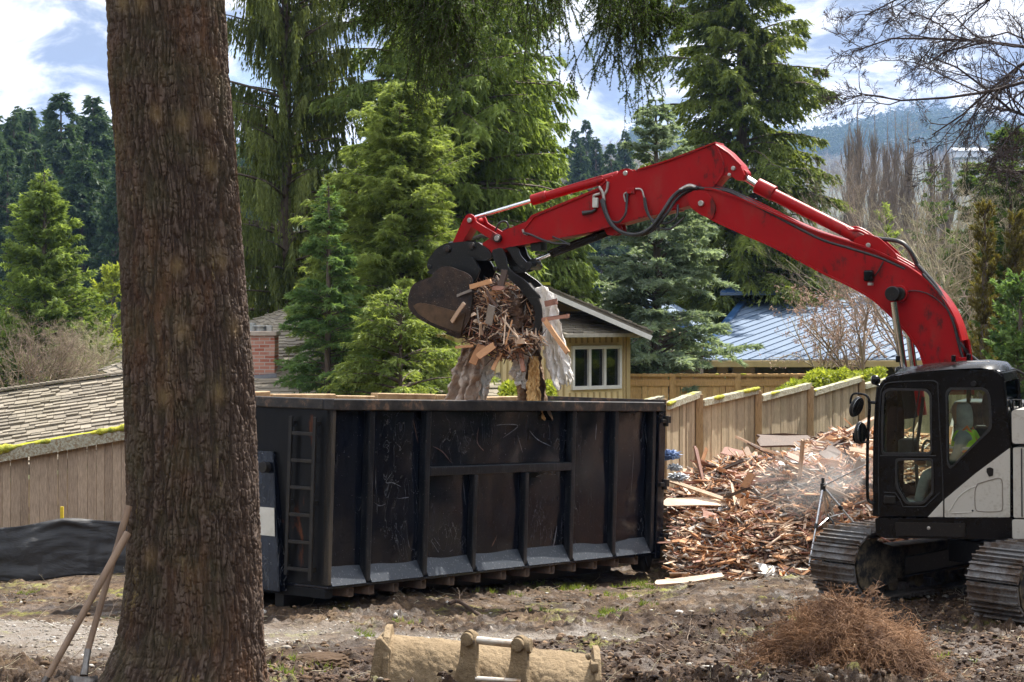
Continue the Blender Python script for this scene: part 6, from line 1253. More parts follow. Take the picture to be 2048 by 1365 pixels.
# ---- undercarriage
TD = Vector((-.76, -.65, 0)).normalized(); TV = Vector((TD.y*-1, TD.x, 0)).normalized(); TV = TV if TV.y < 0 else -TV
bb = MB(); bb.cyl(SC+UP*.62, SC+UP*.88, .62, 40); bb.build('slew_ring', iron, exc, bevel=.02)
bb = MB(); bb.box(SC+UP*.52, (1.5, .9, .26), (TD, TV, UP))
for sx in (-1, 1):
    for sy in (-1, 1): bb.prism([SC+UP*.66+TD*sx*.15, SC+UP*.66+TD*sx*.5, SC+UP*.42+TD*sx*1.0+TV*sy*.85, SC+UP*.42+TD*sx*.62+TV*sy*.85], UP*-.22)
bb.build('cross_frame', iron, exc, bevel=.02)
GA, TL, TR, SHW = 1.05, 1.62, .36, .62
for side_ in (-1, 1):
    Cn = SC+TV*side_*GA; n_sh = 42; per = 2*(2*TL)+2*math.pi*TR; bb = MB(); zc = TR+.02
    def loop(s):
        s %= per
        if s < 2*TL: return TD*(TL-s)+UP*TR, -TD, UP
        s -= 2*TL
        if s < math.pi*TR: a = s/TR; return -TD*(TL+math.sin(a)*TR)+UP*math.cos(a)*TR, (-TD*math.cos(a)-UP*math.sin(a)), (-TD*math.sin(a)+UP*math.cos(a))
        s -= math.pi*TR
        if s < 2*TL: return -TD*(TL-s)-UP*TR, TD, -UP
        s -= 2*TL; a = s/TR; return TD*(TL+math.sin(a)*TR)-UP*math.cos(a)*TR, (TD*math.cos(a)+UP*math.sin(a)), (TD*math.sin(a)-UP*math.cos(a))
    for i in range(n_sh):
        c, t_, n_ = loop(i*per/n_sh); c = Cn+c+UP*zc; st = per/n_sh; bb.box(c, (st*.93, SHW, .022), (t_, TV, n_))
        for q_, hgt in ((-.36, .045), (0, .032), (.34, .032)): bb.box(c+t_*st*q_+n_*(hgt/2+.008), (.014, SHW*.995, hgt), (t_, TV, n_))
        bb.box(c-n_*.05, (st*.8, .16, .08), (t_, TV, n_))
    tr_ = bb.build('track', trk, exc)
    for e_ in (-1, 1):
        bb = MB(); c = Cn+TD*e_*TL+UP*zc; bb.cyl(c-TV*.10, c+TV*.10, TR-.07, 32); bb.cyl(c-TV*.20, c+TV*.20, .10, 20); bb.build('idler' if e_ > 0 else 'sprocket', mudf, tr_, bevel=.015)
        for s2 in (-1, 1):                        # idler guards
            o_ = [(TL-.42, -.20), (TL+.02, -.30), (TL+.2, -.22), (TL+.26, 0), (TL+.18, .24), (TL, .30), (TL-.42, .16)]
            me = plate([(p.x, p.y) for p in roundpoly(o_, .05)], [], Cn+UP*zc+TV*s2*.24, TD*e_, UP, .03); me.materials.append(mudf); put('guard_plate', me, tr_, bevel=.006)
    bb = MB(); bb.box(Cn+UP*(zc-.02), (2*TL-.55, .34, .36), (TD, TV, UP)); bb.build('track_frame', mudf, tr_, bevel=.03)
    bb = MB()
    for r_i in range(6): c = Cn+TD*(-1.15+r_i*.46)+UP*(zc-TR+.12); bb.cyl(c-TV*.17, c+TV*.17, .085, 18)
    bb.build('rollers', mudf, tr_)
    rg2 = random.Random(side_+9); bb = MB()
    for i in range(160):
        c, t_, n_ = loop(rg2.uniform(0, 2*TL)); c = Cn+c+UP*zc+n_*.025+TV*rg2.uniform(-.3, .3); s = rg2.uniform(.015, .06); bb.box(c, (s, s*1.2, s*.5), frame((rg2.random()-.5, rg2.random()-.5, .2)))
    bb.build('mud_clumps', simple('track_mud', (.22, .16, .10), (.10, .07, .045), 20, .95, 0, .8), tr_)
# ---------------------------------------------------------------- people: shared skin-modifier helper
def skin(name, nodes, edges, mat_, parent=None, sub=2, mats=None):
    me = bpy.data.meshes.new(name); me.from_pydata([tuple(n[0]) for n in nodes], edges, []); o = bpy.data.objects.new(name, me); col.objects.link(o)
    o.modifiers.new('skin', 'SKIN').use_smooth_shade = True
    for i, n in enumerate(nodes):
        sv = me.skin_vertices[0].data[i]; r = n[1]; sv.radius = (r, r) if not isinstance(r, tuple) else r; sv.use_root = (i == 0)
    sb = o.modifiers.new('sub', 'SUBSURF'); sb.levels = sub; sb.render_levels = sub
    dg = bpy.context.evaluated_depsgraph_get(); m2 = bpy.data.meshes.new_from_object(o.evaluated_get(dg)); bpy.data.objects.remove(o); m2.materials.clear(); m2.materials.append(mat_)
    return m2
skinm = simple('skin', (.55, .34, .25), (.48, .28, .20), 12, .5, 0, .05); greyshirt = simple('grey_sweatshirt', (.42, .46, .46), (.32, .36, .36), 14, .9, 0, .3)
hiv = simple('hi_vis_vest', (.55, .95, .04), (.45, .85, .03), 10, .7, 0, .2); orst = simple('orange_vest_stripe', (.9, .25, .06), (.8, .2, .05), 10, .6); jean = simple('work_trousers', (.06, .08, .12), (.04, .05, .08), 14, .9)
B = C3(1930, 980, .34)+UP*.04                      # seat point
def L3(f, s, u): return B+hd*f+lf_d*s+UP*u
nd = [(L3(0, 0, .10), .15), (L3(.02, 0, .25), .145), (L3(.05, 0, .42), .165), (L3(.08, 0, .52), .12), (L3(.10, 0, .60), .062), (L3(.12, 0, .66), .07)]
ed = [(0, 1), (1, 2), (2, 3), (3, 4), (4, 5)]
for s in (-1, 1):
    k = len(nd); nd += [(L3(.06, s*.17, .49), .075), (L3(.12, s*.25, .28), .055), (L3(.36, s*.22, .22), .042), (L3(.44, s*.21, .22), .032)]; ed += [(3, k), (k, k+1), (k+1, k+2), (k+2, k+3)]
    k = len(nd); nd += [(L3(.05, s*.10, .08), .10), (L3(.45, s*.14, .10), .075), (L3(.56, s*.13, -.28), .05), (L3(.66, s*.13, -.34), .04)]; ed += [(0, k), (k, k+1), (k+1, k+2), (k+2, k+3)]
body = skin('person', nd, ed, greyshirt); body.materials.clear(); body.materials.append(greyshirt)
man = put('person', body, origin=tuple(B), smooth='all'); tag(man, 'operator in hi vis vest and grey hooded top seated in the excavator cab', 'person')
nd = [(L3(.10, 0, .62), .06), (L3(.12, 0, .70), .085), (L3(.125, 0, .80), .10), (L3(.12, 0, .87), .075)]; hm = skin('head', nd, [(0, 1), (1, 2), (2, 3)], skinm); put('head', hm, man, smooth='all')
nd = [(L3(.235, 0, .75), .014), (L3(.215, 0, .785), .012)]; put('nose', skin('nose', nd, [(0, 1)], skinm), man, smooth='all')
nd = [(L3(.05, 0, .56), .10), (L3(.07, 0, .70), .105), (L3(.085, 0, .80), .115), (L3(.10, 0, .88), .085)]; put('hood', skin('hood', nd, [(0, 1), (1, 2), (2, 3)], greyshirt), man, smooth='all')
nd = [(L3(.0, 0, .16), .185), (L3(.015, 0, .28), .19), (L3(.04, 0, .44), .215), (L3(.06, 0, .55), .15)]; ed = [(0, 1), (1, 2), (2, 3)]
for s in (-1, 1): nd += [(L3(.055, s*.14, .52), .085)]; ed += [(2, len(nd)-1)]
put('hi_vis_vest', skin('hi_vis_vest', nd, ed, hiv), man, smooth='all')
for off, mt in ((0, orst), (.035, whitet)):
    bb = MB(); bb.tube([L3(.03+.225*math.cos(a), .235*math.sin(a), .36+off) for a in [i*math.pi/12 for i in range(25)]], .014, 8, caps=False); bb.build('vest_stripe', mt, man, smooth=True)
for s in (-1, 1):
    bb = MB(); bb.tube([L3(-.12, s*.10, .30), L3(-.10, s*.11, .45), L3(.02, s*.11, .62), L3(.16, s*.10, .48), L3(.17, s*.09, .30)], .016, 8); bb.build('vest_stripe', orst, man, smooth=True)
    base = L3(.44, s*.21, .22); nd = [(base, .03), (base+hd*.07+UP*.005, .036), (base+hd*.10, .03)]; ed = [(0, 1), (1, 2)]
    for f in range(4):
        k = len(nd); o_ = (f-1.5)*.02; l_ = (.028, .034, .032, .025)[f]; q = base+hd*.11+lf_d*o_; nd += [(q, .0095), (q+hd*l_-UP*.01, .009), (q+hd*l_*1.3-UP*.035, .008)]; ed += [(2, k), (k, k+1), (k+1, k+2)]
    k = len(nd); q = base+hd*.05-lf_d*s*.035; nd += [(q, .012), (q+hd*.03-lf_d*s*.015-UP*.015, .010)]; ed += [(1, k), (k, k+1)]
    put('hand', skin('hand', nd, ed, skinm), man, smooth='all')
# ---------------------------------------------------------------- load held in the bucket
def BP(x, y, b): return P(x, y, b)
rg = random.Random(77); tones = {}
def loadpt():
    while True:
        u, v, w_ = rg.gauss(0, .42), rg.gauss(0, .42), rg.uniform(-.55, .5)
        if u*u+v*v < 1: break
    x = 1008+u*92; y = 640+v*82+u*6
    if x > 1012 and y < 668: w_ = min(w_, rg.uniform(-.55, .12))
    return x, y, w_
for i in range(5200):
    x, y, w_ = loadpt(); b = tones.setdefault(rg.choices(range(6), (20, 18, 10, 42, 8, 2))[0], MB()); th_ = rg.gauss(.5 if rg.random() < .6 else -.3, .7); d = -hd*math.cos(th_)*1.0+UP*-math.sin(th_)+lf_d*rg.gauss(0, .5)
    splinter(b, BP(x, y, w_), d, (rg.gauss(0, 1), rg.gauss(0, 1), rg.gauss(0, 1)), rg.uniform(.04, .30), rg.uniform(.005, .026), rg.uniform(.003, .011), rg, .3)
for k, b in tones.items(): tag(b.build('wood_scraps', WM[k][1]), f'tangle of small {WM[k][0]} splinters held in the raised bucket', 'wood scraps', kind='stuff')
bm = bmesh.new(); bmesh.ops.create_icosphere(bm, subdivisions=5, radius=1); V = np.array([v.co[:] for v in bm.verts]); kk = .7+.6*fbm(V[:, 0]*3, V[:, 1]*3, V[:, 2]*3, oct=4, s=5, gain=.7); q = BP(1000, 635, 0)
for v, s_ in zip(bm.verts, kk): v.co = q-hd*(v.co.x*.42*s_)+lf_d*(v.co.y*.40*s_-.1)+UP*(v.co.z*.36*s_)
me = bpy.data.meshes.new('c'); bm.to_mesh(me); bm.free(); me.materials.append(bpy.data.materials['splintered_mulch']); tag(put('rubble_clump', me), 'dark clump of soil and fine debris in the grip of the bucket', 'rubble', kind='stuff')
def bigpiece(x0, y0, x1, y1, b0, wd, th, k, label):
    p, q = BP(x0, y0, b0), BP(x1, y1, b0+.08); b = MB(); splinter(b, (p+q)/2, q-p, lf_d, (q-p).length, wd, th, rg, .05); tag(b.build('broken_board', WM[k][1]), label, 'board', 'boards sticking out of the bucket')
bigpiece(1086, 640, 1140, 632, .35, .05, .04, 2, 'square red painted batten sticking out to the right under the bucket thumb')
bigpiece(1090, 640, 1138, 708, .40, .06, .03, 1, 'brown board slanting down to the right in front of the white plastic')
bigpiece(1095, 608, 1116, 603, .3, .07, .05, 2, 'short red stub beside the thumb, above the square batten')
bigpiece(905, 644, 930, 606, .55, .045, .03, 0, 'pale stick leaning on the lower lip of the bucket'); bigpiece(915, 592, 945, 580, .5, .03, .02, 4, 'thin grey stick lying nearly level across the bucket side')
bigpiece(912, 695, 948, 692, .45, .035, .02, 1, 'thin reddish board pointing left under the load'); bigpiece(1003, 705, 985, 742, .4, .05, .02, 1, 'orange split board hanging down between the two sheets')
bigpiece(1012, 630, 1008, 690, .55, .016, .012, 0, 'thin pale lath hanging down in the middle of the load, left one'); bigpiece(1005, 635, 1040, 680, .55, .018, .012, 0, 'thin pale lath slanting to the right across the load'); bigpiece(1025, 640, 1012, 690, .56, .016, .012, 1, 'thin orange lath hanging across the pale one')
bigpiece(978, 650, 985, 610, .55, .09, .02, 4, 'grey curled bark slab in the upper middle of the load'); bigpiece(940, 575, 985, 562, .55, .06, .03, 1, 'brown slab on top of the load beside the bucket'); bigpiece(1010, 540, 1000, 580, .45, .08, .02, 3, 'dark slab tucked under the thumb')
bigpiece(1042, 700, 1048, 745, .3, .05, .03, 2, 'dark red board hanging straight down left of the brown sheet'); bigpiece(965, 690, 945, 730, .45, .10, .02, 1, 'wide brown split slab hanging over the dirty white sheet'); bigpiece(990, 690, 955, 715, .5, .08, .02, 1, 'second brown slab curving down at the left of the load')
for i in range(42):
    x, y, w_ = loadpt(); k = rg.choices(range(6), (26, 26, 8, 26, 12, 2))[0]; b = MB(); th_ = rg.gauss(.3, .9); d = -hd*math.cos(th_)-UP*math.sin(th_)+lf_d*rg.gauss(0, .4)
    splinter(b, BP(x, y, rg.uniform(.3, .6) if x < 1012 or y > 668 else rg.uniform(-.2, .12)), d, (rg.gauss(0, 1), -1, rg.gauss(0, 1)), rg.uniform(.16, .42), rg.uniform(.02, .06), rg.uniform(.008, .02), rg, .3)
    o = b.build('broken_board', WM[k][1]); pos = ('upper' if y < 620 else 'lower' if y > 665 else 'central')+(' left' if x < 975 else ' right' if x > 1045 else ' middle'); tag(o, f'{WM[k][0]} splintered board in the {pos} of the bucket load', 'board', 'boards held in the bucket')
def sheet(name, topP, botP, b, mt, seed, label, cat_, folds=5, amp=.09, n=(70, 90), ragged=.10, wave=.05):
    T = [BP(x, y, b) for x, y in catmull_px(topP, n[0])]; Bt = [BP(x, y, b) for x, y in catmull_px(botP, n[0])]
    T = np.array(T); Bt = np.array(Bt); nx, nz = len(T), n[1]; tt = np.linspace(0, 1, nz)[None, :]; ss = np.linspace(0, 1, nx)[:, None]
    rag = (fbm(ss*9+seed, ss*0, oct=4, s=seed)-.5)*ragged*2; t2 = tt*(1+rag)
    V = T[:, None]*(1-t2)[..., None]+Bt[:, None]*t2[..., None]
    ph = (fbm(ss*2.5+tt*.6, tt*1.3, oct=3, s=seed+4)-.5)*6
    f = np.sin(ss*folds*6.28+ph)*amp*(.4+.6*tt)+(fbm(ss*9, tt*9, oct=4, s=seed+8, gain=.6)-.5)*wave*2+(1-np.abs(fbm(ss*5+tt*2, tt*5, oct=3, s=seed+12)*2-1))*wave
    V = V+np.array(lf_d)*f[..., None]+np.array(-hd)*((fbm(ss*6+9, tt*7, oct=3, s=seed+2)-.5)*.09)[..., None]
    I_ = np.arange(nx*nz).reshape(nx, nz); Qd = np.stack([I_[:-1, :-1], I_[1:, :-1], I_[1:, 1:], I_[:-1, 1:]], -1).reshape(-1, 4)
    o = put(name, mesh_from(name, V, quads=Qd, mats=(mt,)), smooth='all'); o.modifiers.new('s', 'SOLIDIFY').thickness = .006; return tag(o, label, cat_)
def catmull_px(P_, n):
    Q = catmull([(x, y, 0) for x, y in P_], 12); L_ = [0]
    for i in range(1, len(Q)): L_.append(L_[-1]+(Q[i]-Q[i-1]).length)
    return [(np.interp(t, L_, [q.x for q in Q]), np.interp(t, L_, [q.y for q in Q])) for t in np.linspace(0, L_[-1], n)]
def clothm(name, base, dirt, k0, k1, trans=.25):
    m = NM(name); n = m.noise(2.6, 6, .7, .5); n2 = m.noise(26, 4, .75); c = m.mix(m.ramp(n, [(k0, 0), (k1, .85)]), base, dirt); c = m.mix(m.ramp(n2, [(.60, 0), (.68, .9)]), c, tuple(x*.5 for x in dirt))
    d = m.principled(c, .6, 0, m.bump(m.math('ADD', n2, n), .6, .02), .4); t = m.n('ShaderNodeBsdfTranslucent'); m.l(c, t.inputs[0]); x = m.n('ShaderNodeMixShader'); x.inputs[0].default_value = trans; m.l(d, x.inputs[1]); m.l(t.outputs[0], x.inputs[2]); return m.done(x.outputs[0])
white_pl = clothm('dirty_white_plastic', (.86, .84, .80), (.55, .40, .30), .55, .75); dirtysheet = clothm('mud_stained_sheet', (.66, .58, .50), (.28, .18, .12), .38, .62, .15); tarmat = clothm('clean_white_sheet', (.85, .85, .82), (.50, .42, .33), .60, .8, .4); carpet = clothm('brown_felt', (.34, .22, .13), (.12, .075, .045), .4, .6, .05); foam = clothm('yellow_foam', (.72, .47, .20), (.45, .27, .11), .5, .7, .1)
sheet('torn_sheet', [(928, 695), (950, 690), (972, 688)], [(890, 800), (925, 825), (955, 835)], .08, dirtysheet, 3, 'mud stained torn sheet hanging from the left of the load into the skip', 'sheet', 3, .07)
sheet('torn_sheet', [(962, 705), (985, 715), (1000, 720)], [(938, 830), (958, 835), (975, 790)], .0, tarmat, 5, 'clean white torn sheet hanging just right of the mud stained one', 'sheet', 2, .05)
sheet('carpet_roll', [(1050, 690), (1062, 680), (1078, 690)], [(1032, 835), (1065, 850), (1108, 840)], .0, carpet, 7, 'brown folded felt hanging from the load into the skip', 'carpet', 2, .12, ragged=.03)
sheet('foam_sheet', [(1063, 715), (1070, 712), (1078, 718)], [(1058, 840), (1070, 845), (1088, 840)], .13, foam, 9, 'yellow foam strip lit inside the brown felt', 'foam', 1, .04, ragged=.03)
sheet('plastic_sheeting', [(1072, 580), (1090, 572), (1108, 590)], [(1105, 760), (1128, 765), (1143, 740)], .12, white_pl, 11, 'white plastic sheeting hanging at the right of the load in front of the cream house', 'sheeting', 3, .08, ragged=.16)
sheet('plastic_sheeting', [(1085, 640), (1105, 630), (1120, 650)], [(1092, 735), (1130, 765), (1148, 775)], -.05, white_pl, 13, 'lower flap of white plastic ending in a dirty tail beside the window', 'sheeting', 3, .06, ragged=.14)
sheet('torn_sheet', [(1040, 705), (1048, 700), (1056, 705)], [(1020, 742), (1042, 775), (1052, 770)], .10, white_pl, 15, 'small speckled white scrap peeping out left of the brown felt', 'sheet', 2, .04)
# ---------------------------------------------------------------- water spray tripod
trp = empty('sprinkler_tripod', at(1650, 1110, 25.0), label='aluminium tripod sprinkler standing on the debris heap beside the left track', cat='sprinkler')
alu = simple('aluminium_tube', (.72, .73, .74), (.5, .5, .5), 30, .3, .8, .1)
hub = at(1646, 975, 25.0)
for (x, y, D) in ((1618, 1132, 24.6), (1716, 1056, 25.0), (1663, 1100, 25.9)):
    e = at(x, y, D); b = MB(); mid = hub.lerp(e, .5); b.cyl(hub, mid, .018, 12); b.cyl(mid, e, .013, 12); lg = b.build('leg', alu, trp, smooth=True); b = MB(); dd = (e-hub).normalized(); b.cyl(mid-dd*.03, mid+dd*.03, .026, 12); b.build('clamp', rubber, lg)
b = MB(); b.cyl(hub-UP*.05, hub+UP*.05, .035, 12); b.cyl(hub+UP*.05, hub+UP*.12, .02, 10); b.build('hub', rubber, trp, bevel=.005)
b = MB(); b.cyl(hub, at(1668, 1030, 25.1), .012, 8); 
for (x, y, D) in ((1630, 1060, 24.8), (1688, 1027, 25.0)): b.cyl(at(1658, 1035, 25.1), at(x, y, D), .007, 8)
b.build('brace', alu, trp)
b = MB(); b.tube(catmull([at(1655, 1030, 25.0), at(1668, 1050, 24.9), at(1668, 1085, 24.9), at(1660, 1110, 25)], 6), .013, 8); b.build('hose', rubber, trp, smooth=True)
b = MB(); b.cyl(at(1648, 972, 24.95), at(1735, 928, 24.6), .009, 8); b.build('spray_lance', alu, trp)
# drifting mist over the heap
mist = MB(); c = at(1640, 975, 26.6); bm = bmesh.new(); bmesh.ops.create_icosphere(bm, subdivisions=3, radius=1)
for v in bm.verts: v.co = Vector((v.co.x*1.0, v.co.y*1.1, v.co.z*.62+v.co.x*.12))+c
me = bpy.data.meshes.new('water_mist'); bm.to_mesh(me); bm.free(); m = NM('water_mist_volume'); pv = m.n('ShaderNodeVolumePrincipled'); pv.inputs['Color'].default_value = (1, 1, 1, 1); pv.inputs['Anisotropy'].default_value = .35
gr_ = m.n('ShaderNodeTexGradient', gradient_type='SPHERICAL'); m.l(m.mapv((1.0, .9, 1.6)), gr_.inputs[0])
oc = m.n('ShaderNodeTexCoord'); nz_ = m.noise(1.3, 2, .5, .3); dn_ = m.math('MULTIPLY', m.ramp(nz_, [(.38, 0), (.75, 1)]), m.math('MULTIPLY', gr_.outputs['Fac'], 2.2)); m.l(dn_, pv.inputs['Density']); m.nt.links.new(pv.outputs[0], m.out.inputs['Volume']); me.materials.append(m.m)
tag(put('water_mist', me, origin=tuple(c), smooth='all'), 'fine white water mist drifting over the debris heap', 'mist', kind='stuff')

# ---------------------------------------------------------------- the big foreground tree
D0 = 12.5
prof_px = [(-160, 213, 448), (0, 215, 452), (150, 219, 460), (300, 232, 472), (450, 238, 482), (600, 242, 493), (750, 246, 506), (900, 249, 512), (1050, 252, 518), (1150, 249, 521), (1230, 240, 524), (1290, 226, 526), (1340, 203, 529), (1390, 168, 536), (1450, 120, 560)]
zs = np.array([pz(p[0], D0) for p in prof_px]); xc = np.array([px((p[1]+p[2])/2, D0) for p in prof_px]); rr = np.array([(p[2]-p[1])/2/F*D0 for p in prof_px])
zs = np.concatenate([[zs[0]+3.5], zs]); xc = np.concatenate([[xc[0]-.05], xc]); rr = np.concatenate([[rr[0]*.9], rr])
o_ = np.argsort(zs); zs, xc, rr = zs[o_], xc[o_], rr[o_]
na, nz = 620, 1000; zz = np.concatenate([np.linspace(zs[0]-.25, pz(-30, D0), nz-40), np.linspace(pz(-30, D0), zs[-1], 41)[1:]]); nz = len(zz); th = np.linspace(0, 2*np.pi, na, endpoint=False)
Zg, Tg = np.meshgrid(zz, th, indexing='ij'); Rg = np.interp(Zg, zs, rr); Xc = np.interp(Zg, zs, xc)
flare = np.clip((.9+.35-Zg)/1.0, 0, 1)**2; lob = 1+flare*.16*np.sin(Tg*5+1.2)+.02*np.sin(Tg*3+Zg*.7)
cx_, sy_ = np.cos(Tg), np.sin(Tg); U = Tg*.40/.0395; 
def pfbm(su, sz, oct, s, gain=.5):                # periodic in angle: sample on a cylinder
    return fbm(cx_*su, sy_*su, Zg*sz, oct=oct, s=s, gain=gain)
wx_ = (pfbm(2.2, 1.6, 3, 201)-.5)*1.0; wz_ = (pfbm(2.0, 1.2, 3, 207)-.5)
ca, sa = np.cos(Tg+wx_*.22), np.sin(Tg+wx_*.22)
def cyn(su, sz, oct, s, gain=.5): return fbm(ca*su, sa*su, Zg*sz+wz_*1.5, oct=oct, s=s, gain=gain)
r1 = np.abs(cyn(14, 2.8, 2, 211, .5)*2-1); r2 = np.abs(cyn(30, 7.0, 2, 221, .5)*2-1); fr_ = cyn(70, 30, 3, 231, .6); cr_ = np.clip(1-np.abs(cyn(18, 17, 2, 241)*2-1)/.13, 0, 1)
fur = np.clip(1-r1/.20, 0, 1)**.9; fur2 = np.clip(1-r2/.24, 0, 1)
knots = [(.33, 3.98, .055), (-1.55+3.14, 0, 0)]
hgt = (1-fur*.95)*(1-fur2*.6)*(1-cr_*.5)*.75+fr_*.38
kn = np.zeros_like(hgt); KP = [(262, 20), (302, 22), (430, 245), (437, 340), (385, 255), (332, 240), (375, 535), (456, 525), (384, 660), (480, 655), (455, 785), (350, 790), (320, 1100)]
for (kx, ky) in KP:                               # branch scars facing the camera
    z0 = pz(ky, D0); r0 = np.interp(z0, zs, rr); u0 = np.clip((px(kx, D0)-np.interp(z0, zs, xc))/r0, -.97, .97); t0 = -math.acos(u0)
    dth = (Tg-(2*np.pi+t0)+np.pi) % (2*np.pi)-np.pi; d2 = np.sqrt((dth*r0)**2+((Zg-z0)*.75)**2); kn = np.maximum(kn, np.exp(-(d2/.045)**2)); hgt = hgt*(1-np.exp(-(d2/.035)**2)*.6)+np.exp(-(d2/.05)**2)*.5
Rf = Rg*lob-.03+hgt*.03
V = np.stack([Xc+Rf*cx_, D0+Rf*sy_, Zg], -1); I_ = np.arange(nz*na).reshape(nz, na); J_ = np.roll(I_, -1, 1); Qd = np.stack([I_[:-1], J_[:-1], J_[1:], I_[1:]], -1).reshape(-1, 4)
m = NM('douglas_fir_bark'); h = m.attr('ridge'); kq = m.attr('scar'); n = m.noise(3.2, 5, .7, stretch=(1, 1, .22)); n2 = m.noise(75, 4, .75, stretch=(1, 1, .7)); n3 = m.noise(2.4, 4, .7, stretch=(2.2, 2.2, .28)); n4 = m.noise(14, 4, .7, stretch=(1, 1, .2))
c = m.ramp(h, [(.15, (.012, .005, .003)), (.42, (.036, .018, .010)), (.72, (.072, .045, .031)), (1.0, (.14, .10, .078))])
c = m.mix(m.math('MULTIPLY', m.ramp(n, [(.50, 0), (.64, .75)]), m.ramp(n4, [(.4, 0), (.6, 1)])), c, (.17, .075, .03)); c = m.mix(.30, c, m.mix(n2, (.012, .008, .006), (.22, .165, .13)))
c = m.mix(m.math('MULTIPLY', m.ramp(n3, [(.62, 0), (.67, .7)]), m.ramp(n2, [(.42, 0), (.56, 1)])), c, (.27, .20, .07)); c = m.mix(m.math('MULTIPLY', kq, .55), c, (.24, .16, .07))
lowz = m.n('ShaderNodeSeparateXYZ'); m.l(m.tc.outputs['Object'], lowz.inputs[0]); c = m.mix(m.math('MULTIPLY', m.ramp(lowz.outputs[0], [(.30, .2), (.42, 0)]), m.ramp(m.noise(5), [(.4, 0), (.7, 1)])), c, (.10, .12, .04))
bark = m.done(m.principled(c, .82, 0, m.bump(n2, .6, .012), .3))
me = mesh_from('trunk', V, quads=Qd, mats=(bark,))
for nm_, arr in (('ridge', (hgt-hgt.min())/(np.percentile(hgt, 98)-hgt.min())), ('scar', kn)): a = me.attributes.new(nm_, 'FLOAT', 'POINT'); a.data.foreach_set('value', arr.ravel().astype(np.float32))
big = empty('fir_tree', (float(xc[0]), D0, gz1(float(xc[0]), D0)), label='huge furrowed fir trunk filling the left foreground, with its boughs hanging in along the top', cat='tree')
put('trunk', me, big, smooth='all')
# drooping boughs
boughm = leafmat('bough_needles', (.030, .055, .014), (.19, .29, .065), .5)
def bough(path, D, seed, hang, dens, wid, lab='bough'):
    rg = np.random.default_rng(seed); Q = np.array([list(at(x, y, D+d)) for x, y, d in path]); C_ = np.array([list(v) for v in catmull([Vector(q) for q in Q], 10)]); n = len(C_)
    ww = tube_arrays(C_[None], np.linspace(.035, .008, n)[None], 7)
    nt_ = int(dens*n); idx_ = rg.uniform(0, n-1.01, nt_); i0 = idx_.astype(int); f = (idx_-i0)[:, None]; st = C_[i0]*(1-f)+C_[i0+1]*f; st = st+rg.normal(size=st.shape)*[wid, wid, wid*.25]
    xp_ = st[:, 0]/st[:, 1]*F+1024; yp_ = HY-(st[:, 2]-CAMZ)/st[:, 1]*F; prof_ = np.clip(np.interp(xp_, HX, HL)*rg.uniform(.25, 1.08, nt_)-np.clip(yp_+70, 0, 200)*.0031*.8, .06, 2)
    def hangs(st, prof_, d, K_, jit, rr_):
        P_ = np.empty((len(st), K_, 3)); P_[:, 0] = st
        for j in range(1, K_): d = nrm(d+rg.normal(size=d.shape)*jit+[0, 0, -.16]); P_[:, j] = P_[:, j-1]+d*(prof_/(K_-1))[:, None]
        return P_, tube_arrays(P_, np.clip(rr_*(1-np.linspace(0, .8, K_)), .001, 1)[None]*np.ones((len(st), 1)), 3)
    def needles(P_, prof_, r_):
        K_ = P_.shape[1]; per_ = np.maximum((prof_/.0032).astype(int), 6); ii = np.repeat(np.arange(len(P_)), per_); t = rg.random(len(ii)); tj = t*(K_-1.001); j0 = tj.astype(int); ff = (tj-j0)[:, None]
        p = P_[ii, j0]*(1-ff)+P_[ii, j0+1]*ff; ax_ = nrm(P_[ii, j0+1]-P_[ii, j0]); rd = nrm(np.cross(ax_, rg.normal(size=ax_.shape))); dd = nrm(ax_*.7+rd)
        return spray_tris(p, dd, r_*1.2*(1-.3*t[:, None]), .0068, rg, np.clip(rg.random(len(ii))*.5+rg.random(len(P_))[ii]*.4, 0, 1))
    A_, ta = hangs(st, prof_, nrm(rg.normal(size=(nt_, 3))*[.34, .34, .12]+[0, 0, -1]), 7, .12, .005)
    ns_ = 9; tq = rg.uniform(.05, .92, (nt_, ns_)); jj = (tq*6).astype(int); f2 = (tq*6-jj)[..., None]; ar = np.arange(nt_)[:, None]; s2 = (A_[ar, jj]*(1-f2)+A_[ar, jj+1]*f2).reshape(-1, 3)
    l2 = ((prof_[:, None]*.34*(1.1-tq)+.05)*rg.uniform(.5, 1.2, tq.shape)).ravel(); d2 = nrm(rg.normal(size=(len(s2), 3))*[.8, .8, .2]+[0, 0, -.75])
    B_, tb = hangs(s2, l2, d2, 4, .1, .0025)
    return ww, cat([ta, tb])[:2], cat([needles(A_, prof_, .017), needles(B_, l2, .016)])
def addbough(*a):
    ww, tw_, cr = bough(*a); V1, T1, _ = cat([ww, tw_]); b1 = put('bough', mesh_from('bough', V1, tris=T1, mats=(darktwig,)), big); put('needles', mesh_from('needles', cr[0], tris=cr[1], tint=cr[2], mats=(boughm,)), b1)
HX = [600, 660, 700, 740, 790, 830, 880, 930, 975, 1010, 1050, 1090, 1125, 1150, 1180, 1210, 1250, 1285, 1310, 1345, 1365, 1400]
HL = [.0, .10, .48, .60, .36, .80, 1.0, .58, .36, .50, .90, 1.0, .5, .10, .10, .75, 1.08, .75, .38, .40, .05, 0]
addbough([(330, -330, .2), (480, -190, .2), (650, -100, .1), (900, -75, 0), (1130, -80, -.1), (1360, -55, 0)], 12.4, 301, None, 4.2, .07)
addbough([(330, -350, .3), (500, -200, .4), (700, -85, .5), (900, -60, .5), (1100, -70, .4), (1340, -65, .3)], 12.7, 303, None, 3.4, .07)
addbough([(640, -110, .2), (780, -70, 0), (880, -35, -.2), (930, 15, -.3)], 12.1, 305, None, 4.5, .06)
